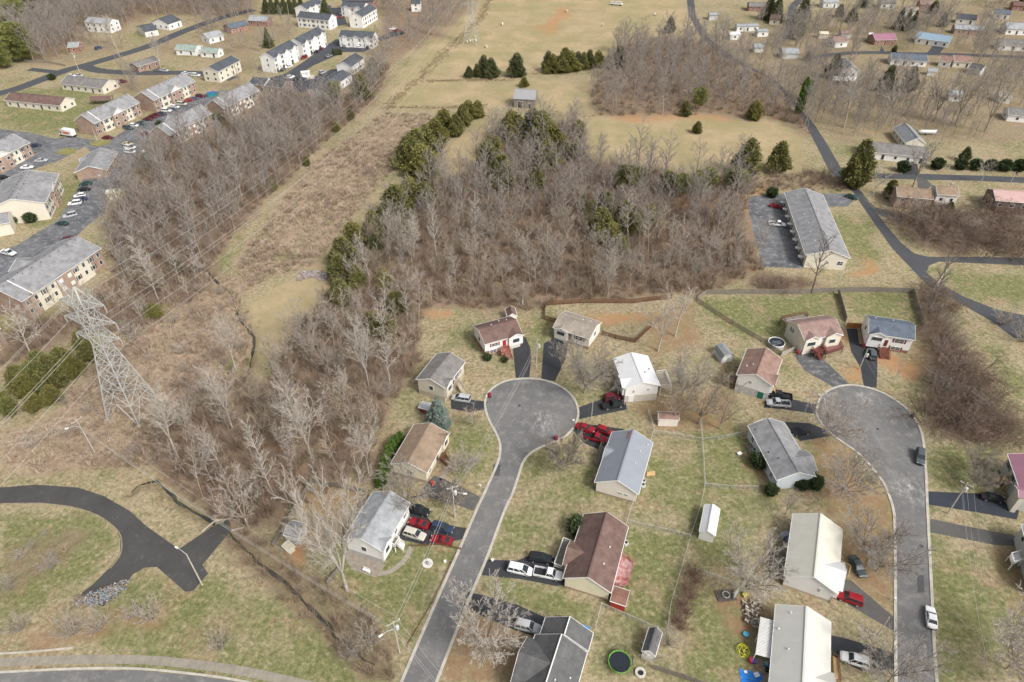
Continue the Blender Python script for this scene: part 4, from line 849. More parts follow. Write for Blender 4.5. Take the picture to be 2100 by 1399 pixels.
# --- houses farther off: label, A, B, C, eave, rise, wall, roof
FAR = [
 ('white two storey house with porch openings near the top left pines', (172,46), (222,50), 10, 5.4, 2.0, W_WHITE, RF_LGREY, (1.8, 4.2)),
 ('white house with dark roof and small white garage by the far left road', (296,66), (324,61), (300,52), 3.2, 2.2, W_WHITE, RF_CHAR, (1.7,)),
 ('long white house with dark roof on bare orange soil near the top left', (345,50), (372,41), 14, 3.8, 2.6, W_WHITE, RF_CHAR, (1.8,)),
 ('red brick house with blue grey roof beside the white one', (472,60), (511,51), 9, 3.0, 1.8, BRICKR, RF_BLUE, (1.6,)),
 ('white house with grey roof and brick wing beside a lone lawn', (428,80), (459,72), 9, 3.0, 2.2, W_WHITE, RF_LGREY, (1.6,)),
 ('white house with pale green grey roof at the lawn edge', (358,102), (400,104), 9, 3.0, 1.8, W_WHITE, RF_GREEN, (1.6,)),
 ('pale house with green roof and carport full of cars', (408,107), (446,109), 7, 2.8, 1.6, W_WHITE, RF_GREEN, (1.5,)),
 ('brown brick house with grey roof beside a bare white barked tree', (282,138), (328,124), 8, 3.0, 1.6, BRICKB, RF_WEATH, (1.6,)),
 ('cream two storey block with three dark door hoods', (493,124), (447,148), (418,142), 5.6, 2.0, W_CREAM, RF_CHAR, (1.7, 4.3)),
 ('long low cream building with grey roof below the far left road', (122,172), (209,182), 12, 3.0, 2.2, W_CREAM, RF_WEATH, (1.5,)),
 ('long low cream building with brown roof on the green lawn', (8,206), (123,217.5), 10, 3.0, 2.2, W_CREAM, RF_BROWN, (1.5,)),
 ('small brick house half hidden by grey trees near the yellow green pine', (138,98), (160,97), 8, 3.0, 1.8, BRICKR, RF_LGREY, (1.6,)),
 ('pale house at the very top left corner', (0,18), (26,17), 10, 4.0, 2.2, W_WHITE, RF_LGREY, (1.7,)),
 ('red brick house with light grey hipped roof left of the white townhouses', (507,43), (547,45), 9, 3.0, 2.2, BRICKR, RF_LGREY, (1.6,)),
 ('brick apartment wall at the top between the townhouses', (700,2), (765,4), 10, 5.5, 2, BRICKR, RF_CHAR, (1.6, 4.2)),
 ('white house among trees at the top centre left', (842,8), (862,8), 8, 5.0, 2.0, W_WHITE, RF_CHAR, (1.7, 4)),
 ('brick house with grey roof near the top of the rural lane', (1536,14), (1573,15), 9, 3.0, 2.0, BRICKR, RF_WEATH, (1.6,)),
 ('white mobile home with long pale roof beyond the bare wood', (1512,55), (1558,54), 6, 3.0, .8, W_WHITE, RF_LGREY, (1.6,)),
 ('white shed with pale roof beside the mobile homes', (1498,72), (1520,71), 6, 3.0, .8, W_WHITE, RF_WMETAL, (1.6,)),
 ('white mobile home right of the pale shed', (1555,66), (1578,65), 6, 3.0, .8, W_WHITE, RF_LGREY, (1.6,)),
 ('grey shed at the bend of the rural lane', (1455,32), (1474,32), 6, 3.0, 1.0, W_GREY, RF_LGREY, ()),
 ('brick carport house with purple metal roof on the green lawn', (1795,83), (1840,82), 10, 2.8, 2.4, BRICKR, RF_PMETAL, (1.4,)),
 ('wide house with slate blue roof and front porch', (1877,78), (1948,88), 11, 3.0, 2.4, W_WHITE, RF_BLMETAL, (1.5,)),
 ('white gabled house with rose brown roof among bare trees', (1714,88), (1741,86), 9, 3.0, 2.2, W_WHITE, RF_PINK, (1.6,)),
 ('long pale house with blue grey roof behind the dark evergreen', (1828,122), (1903,127), 10, 3.0, 2.2, W_WHITE, RF_BLUE, (1.6,)),
 ('pale house with brown roof and white gabled wing', (1957,127), (1996,129), 9, 3.0, 2.2, W_CREAM, RF_CINNAMON, (1.6,)),
 ('white gabled wing house next to the brown roofed one', (1926,124), (1951,128), 7, 3.2, 2.0, W_WHITE, RF_CINNAMON, (1.6,)),
 ('small grey shed house below the brown roofed one', (1985,140), (2012,146), 7, 2.6, 2.0, W_GREY, RF_DARK, ()),
 ('little white shed beside the long pale house', (1903,146), (1922,148), 5, 2.4, 1.2, W_WHITE, RF_LGREY, ()),
 ('pale house half hidden by the dark vine covered tree', (2065,60), (2112,62), 11, 3.2, 2.6, W_WHITE, RF_LGREY, (1.6,)),
 ('grey roofed house at the right edge above the bare wood', (2050,92), (2112,96), 9, 3.0, 2.2, W_WHITE, RF_WEATH, (1.6,)),
 ('tan brick house with grey roof behind the big bare tree', (1958,60), (2020,64), 8, 3.0, 1.8, BRICKT, RF_LGREY, (1.6,)),
 ('dark roofed house near the top right road', (1962,38), (2003,42), 9, 3.0, 2.0, W_WHITE, RF_CHAR, (1.6,)),
 ('white house at the top edge right of the spruces', (1690,6), (1722,6), 9, 3.4, 2.2, W_WHITE, RF_LGREY, (1.6,)),
 ('pale house at the top edge among trees', (1808,7), (1838,8), 9, 3.4, 2.2, W_WHITE, RF_WEATH, (1.6,)),
 ('red roofed house at the top edge', (1888,10), (1915,11), 9, 3.0, 2.0, BRICKR, RF_PINK, (1.6,)),
 ('cream shed in front of the pink roofed house', (1680,70), (1700,71), 5, 2.6, 1.0, W_CREAM, mat('cream_roof', (.6, .55, .42), .8), ()),
 ('grey roofed garage behind the rose brown house', (1726,70), (1748,70), 6, 2.6, 1.2, W_GREY, RF_PINK, ()),
 ('weathered grey house hidden by bare trees left of the evergreen shrub', (1606,110), (1640,110), 8, 3.0, 1.8, W_GREY, RF_LGREY, ()),
 ('white house with brown roof left of the dark spruces', (1578,40), (1600,42), 8, 3.0, 2.0, W_CREAM, RF_BROWN, (1.6,)),
 ('tan roofed house between the spruces and the red roofed one', (1858,22), (1884,24), 8, 3.0, 2.0, W_WHITE, RF_TAN, (1.6,)),
 ('blue roofed house near the top right corner', (2040,28), (2072,31), 8, 3.0, 2.0, W_WHITE, RF_BLUE, (1.6,)),
 ('brown roofed house at the top right corner', (2078,12), (2110,14), 8, 3.0, 2.0, BRICKR, RF_BROWN, (1.6,)),
 ('grey roofed white house at the right edge behind the big bare trees', (2068,236), (2112,240), 9, 3.0, 2.0, W_WHITE, RF_WEATH, (1.6,)),
 ('pale small house deep in the bare garden trees', (1948,196), (1976,198), 7, 2.8, 1.6, W_WHITE, RF_LGREY, (1.5,)),
 ('cream small house right of the other deep in the trees', (2050,200), (2076,202), 7, 2.8, 1.6, W_CREAM, RF_TAN, (1.5,)),
 ('white garage left of the weathered grey house', (1548,98), (1568,98), 6, 2.8, 1.4, W_WHITE, RF_LGREY, ()),
 ('little white barn shed left of the purple roof', (1783,74), (1793,74), 4, 2.6, 1.2, W_WHITE, RF_WMETAL, ()),
]
for lb, A_, B_, C_, ze, rs, wl, rf, rows in FAR:
    h = House('far_house' if 'shed' not in lb.split()[:4] else 'far_shed', lb, A_, B_, C_, ze, rs, wl, rf, 'house' if 'shed' not in lb.split()[:4] else 'shed', rake=pxm((A_[1] + B_[1]) / 2) > 3.3)
    HOUSES.append((h.c.x * .965, h.c.y * .965, 8)); HOUSES.append((h.c.x * .93, h.c.y * .93, 5))
    if rows: h.auto(rows, 4.2, 'fab', 1.1, 1.2, dm=D_DARK)
h = House('brick_gable_house', 'house with brick front gable, white porch roof and red chimney in the bare wood', (1763,146), (1747,128), (1712,130), 4.2, 2.6, W_WHITE, RF_GREY); h.chimney(.75, .3, 'k'); h.auto((2.2,), 3.5, 'fa', doors=True)
h.deck([(1710,156),(1756,158),(1754,166),(1708,164)], 2.6, TRIM, TRIM, (0, 1, 2, 3), 'porch_roof')
h = House('ranch_house', 'grey roofed house with white front and two cars behind the large bare tree', (1773.8,311), (1905.6,325), (1906,304), 3.0, 2.2, W_WHITE, RF_WEATH); h.auto((1.6,), 4, 'fab')
h = House('ranch_house', 'grey gabled outbuilding with white trimmed roof behind the grey roofed house', (1900,296), (1872,264), (1834,266), 3.2, 2.4, W_CREAM, RF_GREY); h.auto((1.7,), 4, 'fk', doors=False)
h = House('ranch_house', 'tan brick house with three white windows beside the upright dark cedar', (1839.4,403.4), (1915,410), (1913,390), 4.6, 1.9, BRICKT, RF_CARAMEL); [h.win('f', t, 3.2, 1.1, 1.2) for t in (.17, .52, .82)]; h.win('a', .5, 3, 1, 1.2)
h = House('split_level_house', 'taller cream house with tan roof, chimney and rear deck beside the tan brick house', (1922,399.5), (1968,403), (1966,384), 6.4, 1.6, W_PINK, RF_CARAMEL); h.chimney(.85, .6, 'k', CONC); h.auto((4.6,), 3, 'f', doors=False); h.deck([(1922,408),(1956,410),(1952,422),(1918,420)], 2.6, OLDWOOD, OLDWOOD, (0,))
h = House('ranch_house', 'dark brown house with pale pink metal roof at the right edge', (2041.6,412), (2170,422), (2168,398), 4.2, 2.0, W_BROWN, RF_PKMETAL); h.auto((2.6,), 4, 'fa', doors=False, w=1.4); h.deck([(2045,424),(2120,430),(2118,440),(2042,434)], .8, BROWNWOOD, BROWNWOOD, (0,))
# picnic shelter on the lawn
c = G(212, 212); s_ = thing('picnic_shelter', 'small open shelter with brown roof on the apartment lawn', 'shelter', c, R(8))
mb = MB(); mb.raw([(-5, -2.5, 2.5), (5, -2.5, 2.5), (5, 0, 3.6), (-5, 0, 3.6), (-5, 2.5, 2.5), (5, 2.5, 2.5)], [(0, 1, 2, 3), (3, 2, 5, 4)]); mb.build('roof', RF_BROWN, s_)
for x in (-4.4, 4.4):
    for y in (-2, 2): MB().box((x, y, 1.3), (.2, .2, 2.6)).build('post', BROWNWOOD, s_)
# ---------------------------------------------------------------- vehicles: built once per type, then copied
def paint(name, c, rough=.25):
    return mat(name, c, max(rough, .38), .04, .8, spec=.4)
PAINT = {'silver': paint('silver_paint', (.42, .43, .45)), 'white': paint('white_paint', (.78, .78, .78)), 'black': paint('black_paint', (.018, .02, .022)), 'red': paint('red_paint_car', (.25, .01, .018)),
 'darkred': paint('dark_red_paint', (.13, .01, .02)), 'maroon': paint('maroon_paint', (.11, .015, .025)), 'navy': paint('navy_paint', (.03, .045, .08)), 'blue': paint('blue_paint', (.05, .09, .17)), 'grey': paint('grey_paint', (.22, .23, .24)),
 'beige': paint('beige_paint', (.52, .49, .42)), 'dgreen': paint('dark_green_paint', (.03, .07, .06)), 'slate': paint('slate_paint', (.075, .095, .105)), 'tan': paint('tan_paint', (.45, .36, .22))}
# stations: x, top, half-width scale, bottom  (rear to front)
CARS = {
 'sedan': dict(W=1.82, st=[(-2.36,.72,.80,.40),(-2.28,.90,.90,.30),(-1.7,.98,.98,.22),(-.9,.96,1,.2),(.8,.94,1,.2),(1.5,.88,.98,.22),(2.1,.76,.90,.26),(2.36,.60,.76,.36)], cab=(-1.55,-.95,.25,1.0), top=1.43),
 'coupe': dict(W=1.86, st=[(-2.3,.72,.80,.40),(-2.2,.92,.92,.28),(-1.6,.97,1,.22),(-.9,.90,1,.2),(.6,.86,1,.2),(1.4,.82,.98,.22),(2.1,.70,.88,.26),(2.36,.55,.70,.36)], cab=(-1.75,-.75,.0,.75), top=1.28),
 'hatch': dict(W=1.80, st=[(-2.1,.78,.84,.40),(-2.05,1.0,.93,.30),(-1.5,1.02,1,.22),(-.8,1.0,1,.2),(.8,.96,1,.2),(1.4,.92,.98,.22),(1.95,.80,.88,.26),(2.15,.62,.74,.36)], cab=(-2.0,-1.6,.25,1.05), top=1.5),
 'suv': dict(W=1.92, st=[(-2.38,.85,.86,.45),(-2.34,1.08,.95,.35),(-1.7,1.12,1,.28),(-.8,1.10,1,.26),(.9,1.08,1,.26),(1.5,1.04,.98,.28),(2.15,.95,.92,.32),(2.4,.72,.80,.42)], cab=(-2.28,-2.0,.35,1.1), top=1.78),
 'van': dict(W=1.96, st=[(-2.5,.85,.86,.42),(-2.46,1.05,.95,.34),(-1.8,1.10,1,.26),(-.8,1.08,1,.24),(1.1,1.05,1,.24),(1.7,.98,.96,.26),(2.25,.82,.86,.3),(2.48,.64,.72,.4)], cab=(-2.4,-2.15,.45,1.55), top=1.76),
 'pickup': dict(W=2.0, st=[(-.55,1.12,1,.36),(-.3,1.12,1,.32),(.8,1.10,1,.32),(1.6,1.08,.98,.34),(2.4,1.02,.93,.38),(2.8,.80,.84,.46)], cab=(-.5,-.25,.75,1.35), top=1.86),
}
def car_meshes(kind):
    d = CARS[kind]; W = d['W'] / 2; st = d['st']; out = {}
    b = MB(); sec = []
    for x, zt, k, zb in st:
        w_ = W * k; sec.append([(x, -w_ * .90, zb), (x, -w_, zb + .22), (x, -w_, zt - .16), (x, -w_ * .93, zt - .02), (x, -w_ * .45, zt + .035), (x, w_ * .45, zt + .035), (x, w_ * .93, zt - .02), (x, w_, zt - .16), (x, w_, zb + .22), (x, w_ * .90, zb)])
    n = 10; v = [p for s_ in sec for p in s_]; f = []
    for i in range(len(sec) - 1):
        for j in range(n): f.append((i * n + j, i * n + (j + 1) % n, (i + 1) * n + (j + 1) % n, (i + 1) * n + j))
    f.append(tuple(range(n - 1, -1, -1))); f.append(tuple((len(sec) - 1) * n + j for j in range(n))); f = [q[::-1] for q in f]
    b.raw(v, f)
    def ztop(x):
        xs = [s_[0] for s_ in st]; return float(np.interp(x, xs, [s_[1] for s_ in st])) + .01
    x0, x1, x2, x3 = d['cab']; T = d['top']; wb, wt = W * .90, W * .74
    B4 = [(x0, wb, ztop(x0)), (x3, wb * .97, ztop(x3))]; T4 = [(x1, wt, T), (x2, wt * .97, T)]
    # roof panel, slightly crowned, and pillars in body colour
    b.raw([(x1 - .05, -wt - .02, T), (x2 + .06, -wt - .02, T), (x2 + .06, wt + .02, T), (x1 - .05, wt + .02, T), (x1 + .1, -wt * .7, T + .06), (x2 - .1, -wt * .7, T + .06), (x2 - .1, wt * .7, T + .06), (x1 + .1, wt * .7, T + .06)],
          [(0, 1, 5, 4), (1, 2, 6, 5), (2, 3, 7, 6), (3, 0, 4, 7), (4, 5, 6, 7), (3, 2, 1, 0)])
    for sg in (-1, 1):
        b.bar((x0, sg * wb, B4[0][2]), (x1, sg * wt, T), .09, .09); b.bar((x3, sg * wb * .97, B4[1][2]), (x2, sg * wt * .97, T), .07, .07)
        for q in ((.42,) if kind in ('coupe', 'pickup') else (.34, .68)):
            xb, xt = x0 + (x3 - x0) * q, x1 + (x2 - x1) * q; b.bar((xb, sg * wb, ztop(xb)), (xt, sg * wt, T), .08, .05)
    if kind == 'pickup':
        for sg in (-1, 1): b.box((-1.75, sg * (W - .05), .82), (2.4, .10, .62))
        b.box((-2.93, 0, .80), (.09, W * 2 - .02, .60)); b.box((-1.75, 0, .42), (2.3, W * 1.7, .16))
        f2 = MB().box((-1.73, 0, .62), (2.28, W * 2 - .24, .05)); out['bed_liner'] = f2.mesh('bed_liner')
    b.smooth = False; out['body'] = b.mesh('body')
    g = MB(); e = .012
    q = [(B4[0][0], -wb, B4[0][2]), (B4[1][0], -wb * .97, B4[1][2]), (B4[1][0], wb * .97, B4[1][2]), (B4[0][0], wb, B4[0][2]), (x1, -wt, T - e), (x2, -wt * .97, T - e), (x2, wt * .97, T - e), (x1, wt, T - e)]
    g.raw(q, [(0, 1, 5, 4), (1, 2, 6, 5), (2, 3, 7, 6), (3, 0, 4, 7)]); out['windows'] = g.mesh('windows')
    r = .34 if kind in ('sedan', 'coupe', 'hatch', 'van') else .39
    t_ = MB().lathe([(r - .12, -.11), (r - .03, -.12), (r, -.08), (r, .08), (r - .03, .12), (r - .12, .11)], k=14, axis='y'); out['tyre'] = t_.mesh('tyre')
    rm = MB().lathe([(.02, -.125), (r - .12, -.118), (r - .12, .118), (.02, .125)], k=10, axis='y'); out['rim'] = rm.mesh('rim')
    out['headlight'] = MB().box((0, 0, 0), (.10, .36, .15)).mesh('headlight'); out['tail_light'] = MB().box((0, 0, 0), (.08, .26, .18)).mesh('tail_light')
    out['bumper'] = MB().box((0, 0, 0), (.12, W * 1.62, .14)).mesh('bumper')
    mr_ = MB(); [mr_.box((x3 - .25, sg * (W + .07), ztop(x3) + .08), (.12, .18, .12)) for sg in (-1, 1)]; out['mirrors'] = mr_.mesh('mirrors')
    out['r'] = r; return out
PROTO = {}
def car_proto(kind):
    m = car_meshes(kind); d = CARS[kind]; st = d['st']; W = d['W'] / 2
    rear = -2.97 if kind == 'pickup' else st[0][0]; front = st[-1][0]
    parts = [('body', m['body'], None, (0, 0, 0), None), ('windows', m['windows'], CARGLASS, (0, 0, 0), None)]
    if kind == 'pickup': parts.append(('truck_bed', m['bed_liner'], BLACKP, (0, 0, 0), None))
    parts += [('mirrors', m['mirrors'], BLACKP, (0, 0, 0), None), ('bumper', m['bumper'], BLACKP, (front - .02, 0, .48), None), ('bumper', m['bumper'], BLACKP, (rear, 0, .5), None)]
    wx = (rear * .62, front * .60)
    for x in wx:
        for sg in (-1, 1): parts.append(('wheel', m['tyre'], RUBBER, (x, sg * (W - .10), m['r']), m['rim']))
    zl = st[-1][1] + .02
    for sg in (-1, 1):
        parts.append(('headlight', m['headlight'], LAMP, (front - .09, sg * W * .62, zl), None)); parts.append(('tail_light', m['tail_light'], TAIL, (rear + .02, sg * W * .70, .82), None))
    for p in parts:
        if p[2] is not None: p[1].materials.append(p[2])
    m['rim'].materials.append(RIM)
    return parts
BODY = {}
def car(kind, color, c, front, label, group='parked cars', cat=None):
    """front: picture point the nose points at"""
    if kind not in PROTO: PROTO[kind] = car_proto(kind)
    g = G(*c); d = G(*front) - g; z = 0.02
    nm = {'sedan': 'parked_car', 'coupe': 'parked_car', 'hatch': 'parked_car', 'suv': 'parked_suv', 'van': 'minivan', 'pickup': 'pickup_truck'}[kind]
    o = thing(nm, label, cat or {'pickup': 'pickup truck', 'van': 'minivan', 'suv': 'SUV'}.get(kind, 'car'), (g.x, g.y, z), math.atan2(d.y, d.x), group)
    for pn, me, m, loc, sub in PROTO[kind]:
        if m is None:
            k = (kind, color)
            if k not in BODY: BODY[k] = me.copy(); BODY[k].materials.append(PAINT[color])
            me = BODY[k]
        q = bpy.data.objects.new(pn, me); COL.objects.link(q); q.parent = o; q.location = loc
        if sub is not None: r_ = bpy.data.objects.new('rim', sub); COL.objects.link(r_); r_.parent = q
    HOUSES.append((g.x, g.y, 3.0)); return o
N = 'cars around the cul-de-sacs'
for a in [('van','silver',(946,821),(926,818),'silver minivan on the short driveway beside the wooden ramp'), ('suv','darkred',(1256,819),(1276,815),'dark red SUV behind the black pickup by the white metal roof'),
 ('pickup','black',(1257,834),(1284,829),'black pickup nose to the house, beside the dark red SUV'), ('sedan','red',(1200,881),(1222,887),'red sedan nearest the cul-de-sac kerb, first of three red vehicles'),
 ('hatch','red',(1240,887),(1256,893),'red hatchback partly behind the blue grey metal roof'), ('pickup','red',(1222,902),(1250,909),'red pickup with open black bed in front of two red cars'),
 ('pickup','black',(1598,815),(1574,811),'black pickup parked tight beside the silver pickup'), ('pickup','silver',(1594,831),(1568,829),'silver pickup with dark bed next to the brown roofed house'),
 ('sedan','black',(1640,889),(1622,892),'black sedan beside the pale blue house'), ('suv','slate',(1885,941),(1885,965),'slate blue SUV at the kerb of the second cul-de-sac'),
 ('suv','slate',(1787,730),(1784,712),'dark SUV nosed up to the maroon garage door'), ('sedan','black',(2033,1024),(2052,1027),'black sedan on the blue black driveway at the right'),
 ('sedan','white',(1907,1270),(1905,1250),'white sedan parked alone on the street at right'), ('suv','white',(1750,1357),(1722,1348),'white SUV with sunroof beside the cream ribbed roof'),
 ('suv','red',(1740,1231),(1714,1222),'bright red SUV in front of the cream metal roofed house'), ('sedan','slate',(1757,1165),(1769,1187),'dark sedan parked on bare lawn beside trees'),
 ('van','white',(1067,1172),(1094,1178),'white minivan behind the white pickup'), ('pickup','white',(1125,1181),(1154,1187),'white pickup with dark bed, nose to the brown roofed house'),
 ('suv','black',(1109,1149),(1132,1152),'black SUV above the two white vehicles'), ('suv','silver',(1082,1289),(1105,1295),'pale silver SUV by the dark grey roofed garage'),
 ('suv','beige',(851,1100),(873,1107),'beige SUV with roof rack between two red cars'), ('coupe','red',(860,1077),(842,1071),'red sports car nearest the white house'),
 ('suv','navy',(908,1087),(929,1092),'dark navy SUV between the red sports cars and street'), ('coupe','red',(906,1111),(885,1107),'red sports car nearest the street'),
 ('pickup','black',(856,1050),(878,1056),'black open pickup at the far end of the driveway by the white house'),
 ('sedan','red',(1591,426),(1607,429),'red sedan at the long apartment block'), ('pickup','white',(1594,463),(1610,465),'white service pickup alone on the black parking lot'), ('sedan','dgreen',(1746,407),(1756,410),'dark green car at the parking lot entrance')]: car(*a, N)
P_ = 'cars on the apartment parking lots'
for a in [('sedan','dgreen',(176,379.5),(162,381),'dark green sedan at the top of the nose in row'), ('sedan','black',(173,391),(158,392),'black sedan second in the nose in row'), ('hatch','white',(165,404),(150,406),'white hatchback third in the nose in row'),
 ('sedan','navy',(166,412),(152,414),'navy sedan squeezed between two white cars'), ('suv','white',(155,420),(140,422),'white SUV below the white hatchback'), ('suv','silver',(145,445),(128,449),'silver wagon standing apart at the end of the row'),
 ('sedan','dgreen',(128,461),(112,459),'dark green sedan parked below the silver wagon'), ('sedan','grey',(258,362),(243,362),'grey sedan near the two pale dumpster boxes'), ('sedan','silver',(86,332),(100,331),'silver sedan above the long gabled roof'),
 ('sedan','white',(57,346),(70,345),'white sedan below the left apartments'), ('sedan','black',(8,367),(24,366),'black sedan at the left edge of the lot'), ('sedan','navy',(74,301),(88,299),'navy sedan behind the left apartments'),
 ('sedan','darkred',(222,285),(236,285),'dark red sedan above the lawn island'), ('van','white',(268,305),(284,307),'white van upper of the pair by the wood edge'), ('van','white',(268,314),(284,316),'white van lower of the pair by the wood edge'), ('sedan','tan',(263,298),(278,299),'tan car above the two white vans'),
 ('suv','slate',(264,265),(280,267),'slate SUV at the near end of the long parked row'), ('hatch','white',(276,260),(290,262),'white hatchback behind the slate SUV'), ('sedan','slate',(290,255),(305,257),'slate sedan before the three maroon cars'),
 ('sedan','maroon',(305,247),(320,248),'maroon sedan nearest of three in the row'), ('sedan','maroon',(314,242),(329,243),'maroon sedan middle of three in the row'), ('sedan','maroon',(322,238),(337,239),'maroon sedan farthest of three in the row'),
 ('sedan','navy',(331,236),(346,237),'navy sedan after the three maroon cars'), ('suv','white',(343,230),(359,231),'white SUV after the navy sedan'), ('sedan','blue',(355,227),(370,228),'blue sedan between two white cars'), ('hatch','white',(360,222),(375,223),'white hatchback past the blue sedan'),
 ('van','beige',(374,216),(390,217),'beige van in the parked row'), ('sedan','red',(389,208),(402,206),'bright red car in the parked row'), ('sedan','blue',(399,205),(412,203),'blue car next to the bright red one'), ('suv','maroon',(412,200),(426,199),'maroon SUV at the far end of the parked row'),
 ('sedan','maroon',(298,277),(312,277),'maroon sedan beside the brick end wall'), ('pickup','white',(19,522),(36,526),'white pickup alone above the large apartments'), ('sedan','maroon',(142,493),(155,489),'maroon car behind the long apartment roof'),
 ('sedan','white',(148,158),(160,159),'white car left of two above the long cream building'), ('sedan','silver',(163,157),(175,158),'silver car right of two above the long cream building'), ('suv','darkred',(252,170),(264,168),'dark red SUV at the edge of the bare trees'),
 ('sedan','grey',(324,146),(337,147),'grey car left of two on the far side road'), ('sedan','silver',(338,147),(351,148),'silver car right of two on the far side road'), ('sedan','white',(382,153),(395,154),'white car first of three behind the apartments'), ('sedan','silver',(393,155),(406,156),'silver car middle of three behind the apartments'), ('suv','white',(403,157),(416,158),'white SUV last of three behind the apartments'),
 ('sedan','white',(405,108.5),(413,110),'white car under the green roofed carport'), ('sedan','white',(420,111),(428,112),'second white car beside the green roofed carport'), ('sedan','black',(449,106.5),(458,108),'black car right of the green roofed house'), ('sedan','white',(216,66),(226,67),'white car before the two storey white house'), ('sedan','red',(208,61),(216,62),'red car before the two storey white house'), ('suv','blue',(203,101),(208,99),'bright blue truck beside the far left road')]: car(*a, P_)
T_ = 'cars on the townhouse lots'
for a in [('sedan','black',(578,146),(567,148),'black car at the near garage of the townhouses'), ('sedan','white',(592,139),(581,142),'white car at the second garage of the townhouses'), ('suv','red',(624,120.5),(614,125),'red SUV between the joined townhouses'), ('sedan','black',(648,108.5),(638,112),'black car at the far townhouse garages'), ('sedan','maroon',(657,102.5),(647,106),'maroon car at the far townhouse garages'),
 ('hatch','grey',(706,97),(705,89),'grey car left of three in front of the gabled row'), ('hatch','white',(736,98.5),(735,90),'white car in front of the gabled row'), ('hatch','navy',(754,98.5),(754,90),'navy car at the right of the gabled row'), ('suv','white',(596,161),(606,158),'white boat like van by the mail kiosk'), ('sedan','black',(610,164),(620,162),'black car left of the mail kiosk'), ('sedan','navy',(621,164),(631,162),'navy car right below the mail kiosk'),
 ('suv','silver',(662,151),(672,147),'silver SUV driving past the white gable end'), ('sedan','grey',(675,117),(685,113),'grey car by the lawn strip'), ('sedan','red',(814,64),(804,64),'red car at the end of the side drive'), ('sedan','white',(806,61),(796,62),'white car behind the red one at the end of the side drive'), ('sedan','black',(823,69),(813,70),'black car at the end of the side drive'),
 ('sedan','navy',(661,24),(653,26),'navy car nearest of three in the upper lot'), ('sedan','navy',(667,20),(659,22),'navy car middle of three in the upper lot'), ('sedan','blue',(673,16),(665,18),'blue car farthest of three in the upper lot'), ('sedan','red',(696,37),(704,36),'red car in the narrow upper lot'), ('sedan','white',(703,30),(711,31),'white car at the upper townhouses'), ('sedan','grey',(1857,331),(1858,342),'grey car left of two before the grey roofed house'), ('sedan','slate',(1870,331),(1871,342),'slate car right of two before the grey roofed house'), ('sedan','navy',(1925,93),(1922,100),'navy car at the slate blue roofed house')]: car(*a, T_)
# rental box truck
c = G(140, 279); d = G(122, 276) - c; o = thing('box_truck', 'white moving truck with red and orange side patches by the entrance road', 'truck', (c.x, c.y, .02), math.atan2(d.y, d.x))
BOXW = mat('truck_box_white', (.78, .77, .75), .4, .03); ORG = mat('orange_red_patch', (.55, .12, .03), .4, .05)
MB().box((-1.0, 0, 2.05), (5.6, 2.4, 2.5)).box((1.2, 0, 2.9), (1.6, 2.4, .8)).build('cargo_box', BOXW, o); MB().box((-1, 0, .65), (6.8, 1.4, .3)).build('chassis', BLACKP, o)
b = MB(); b.raw([(2.0, s_ * 1.05, z) for z in (.55, 1.3) for s_ in (-1, 1)] + [(3.7, s_ * 1.0, z) for z in (.55, 1.15) for s_ in (-1, 1)], [(0, 4, 6, 2), (1, 3, 7, 5), (4, 5, 7, 6), (2, 6, 7, 3), (0, 2, 3, 1)]).box((2.3, 0, 2.2), (1.1, 2.0, .1)).build('cab', BOXW, o)
MB().raw([(1.82, -1, 1.3), (3.1, -1, 1.2), (3.1, 1, 1.2), (1.82, 1, 1.3), (1.85, -.95, 2.15), (2.7, -.95, 2.15), (2.7, .95, 2.15), (1.85, .95, 2.15)], [(0, 1, 5, 4), (1, 2, 6, 5), (2, 3, 7, 6)]).build('windscreen', CARGLASS, o)
for s_ in (-1, 1): MB().prism([(-2.6, s_ * 1.21), (1.0, s_ * 1.21), (1.0, s_ * 1.24), (-2.6, s_ * 1.24)], 1.5, 2.4).build('side_patch', ORG, o)
for x in (-2.6, 2.7):
    for s_ in (-1, 1): MB().lathe([(.1, -.15), (.42, -.15), (.46, 0), (.42, .15), (.1, .15)], (x, s_ * 1.0, .46), 14, 'y').build('wheel', RUBBER, o)
# covered boat on a trailer
c = G(1900, 276); o = thing('boat', 'white covered motor boat on a trailer at the back of the grey roofed house', 'boat', c, R(-4))
b = MB(); b.smooth = True; sec = []
for x, w_, zt in ((-4, .9, 1.5), (-2, 1.15, 1.7), (0, 1.2, 1.75), (2, 1.0, 1.8), (3.4, .45, 1.85), (4.1, .03, 1.9)): sec += [(x, -w_, zt), (x, -w_ * .6, .75), (x, 0, .55), (x, w_ * .6, .75), (x, w_, zt), (x, 0, zt + .45)]
b.raw(sec, [(i * 6 + j, i * 6 + (j + 1) % 6, i * 6 + 6 + (j + 1) % 6, i * 6 + 6 + j) for i in range(5) for j in range(6)] + [(5, 4, 3, 2, 1, 0)]); b.build('hull', PAINT['white'], o)
MB().box((-.2, 0, .45), (6.5, 1.2, .14)).box((4.0, 0, .45), (2, .12, .12)).build('trailer', GALV, o)
for s_ in (-1, 1): MB().lathe([(.1, -.1), (.33, -.1), (.33, .1), (.1, .1)], (-1, s_ * .95, .33), 12, 'y').build('wheel', RUBBER, o)
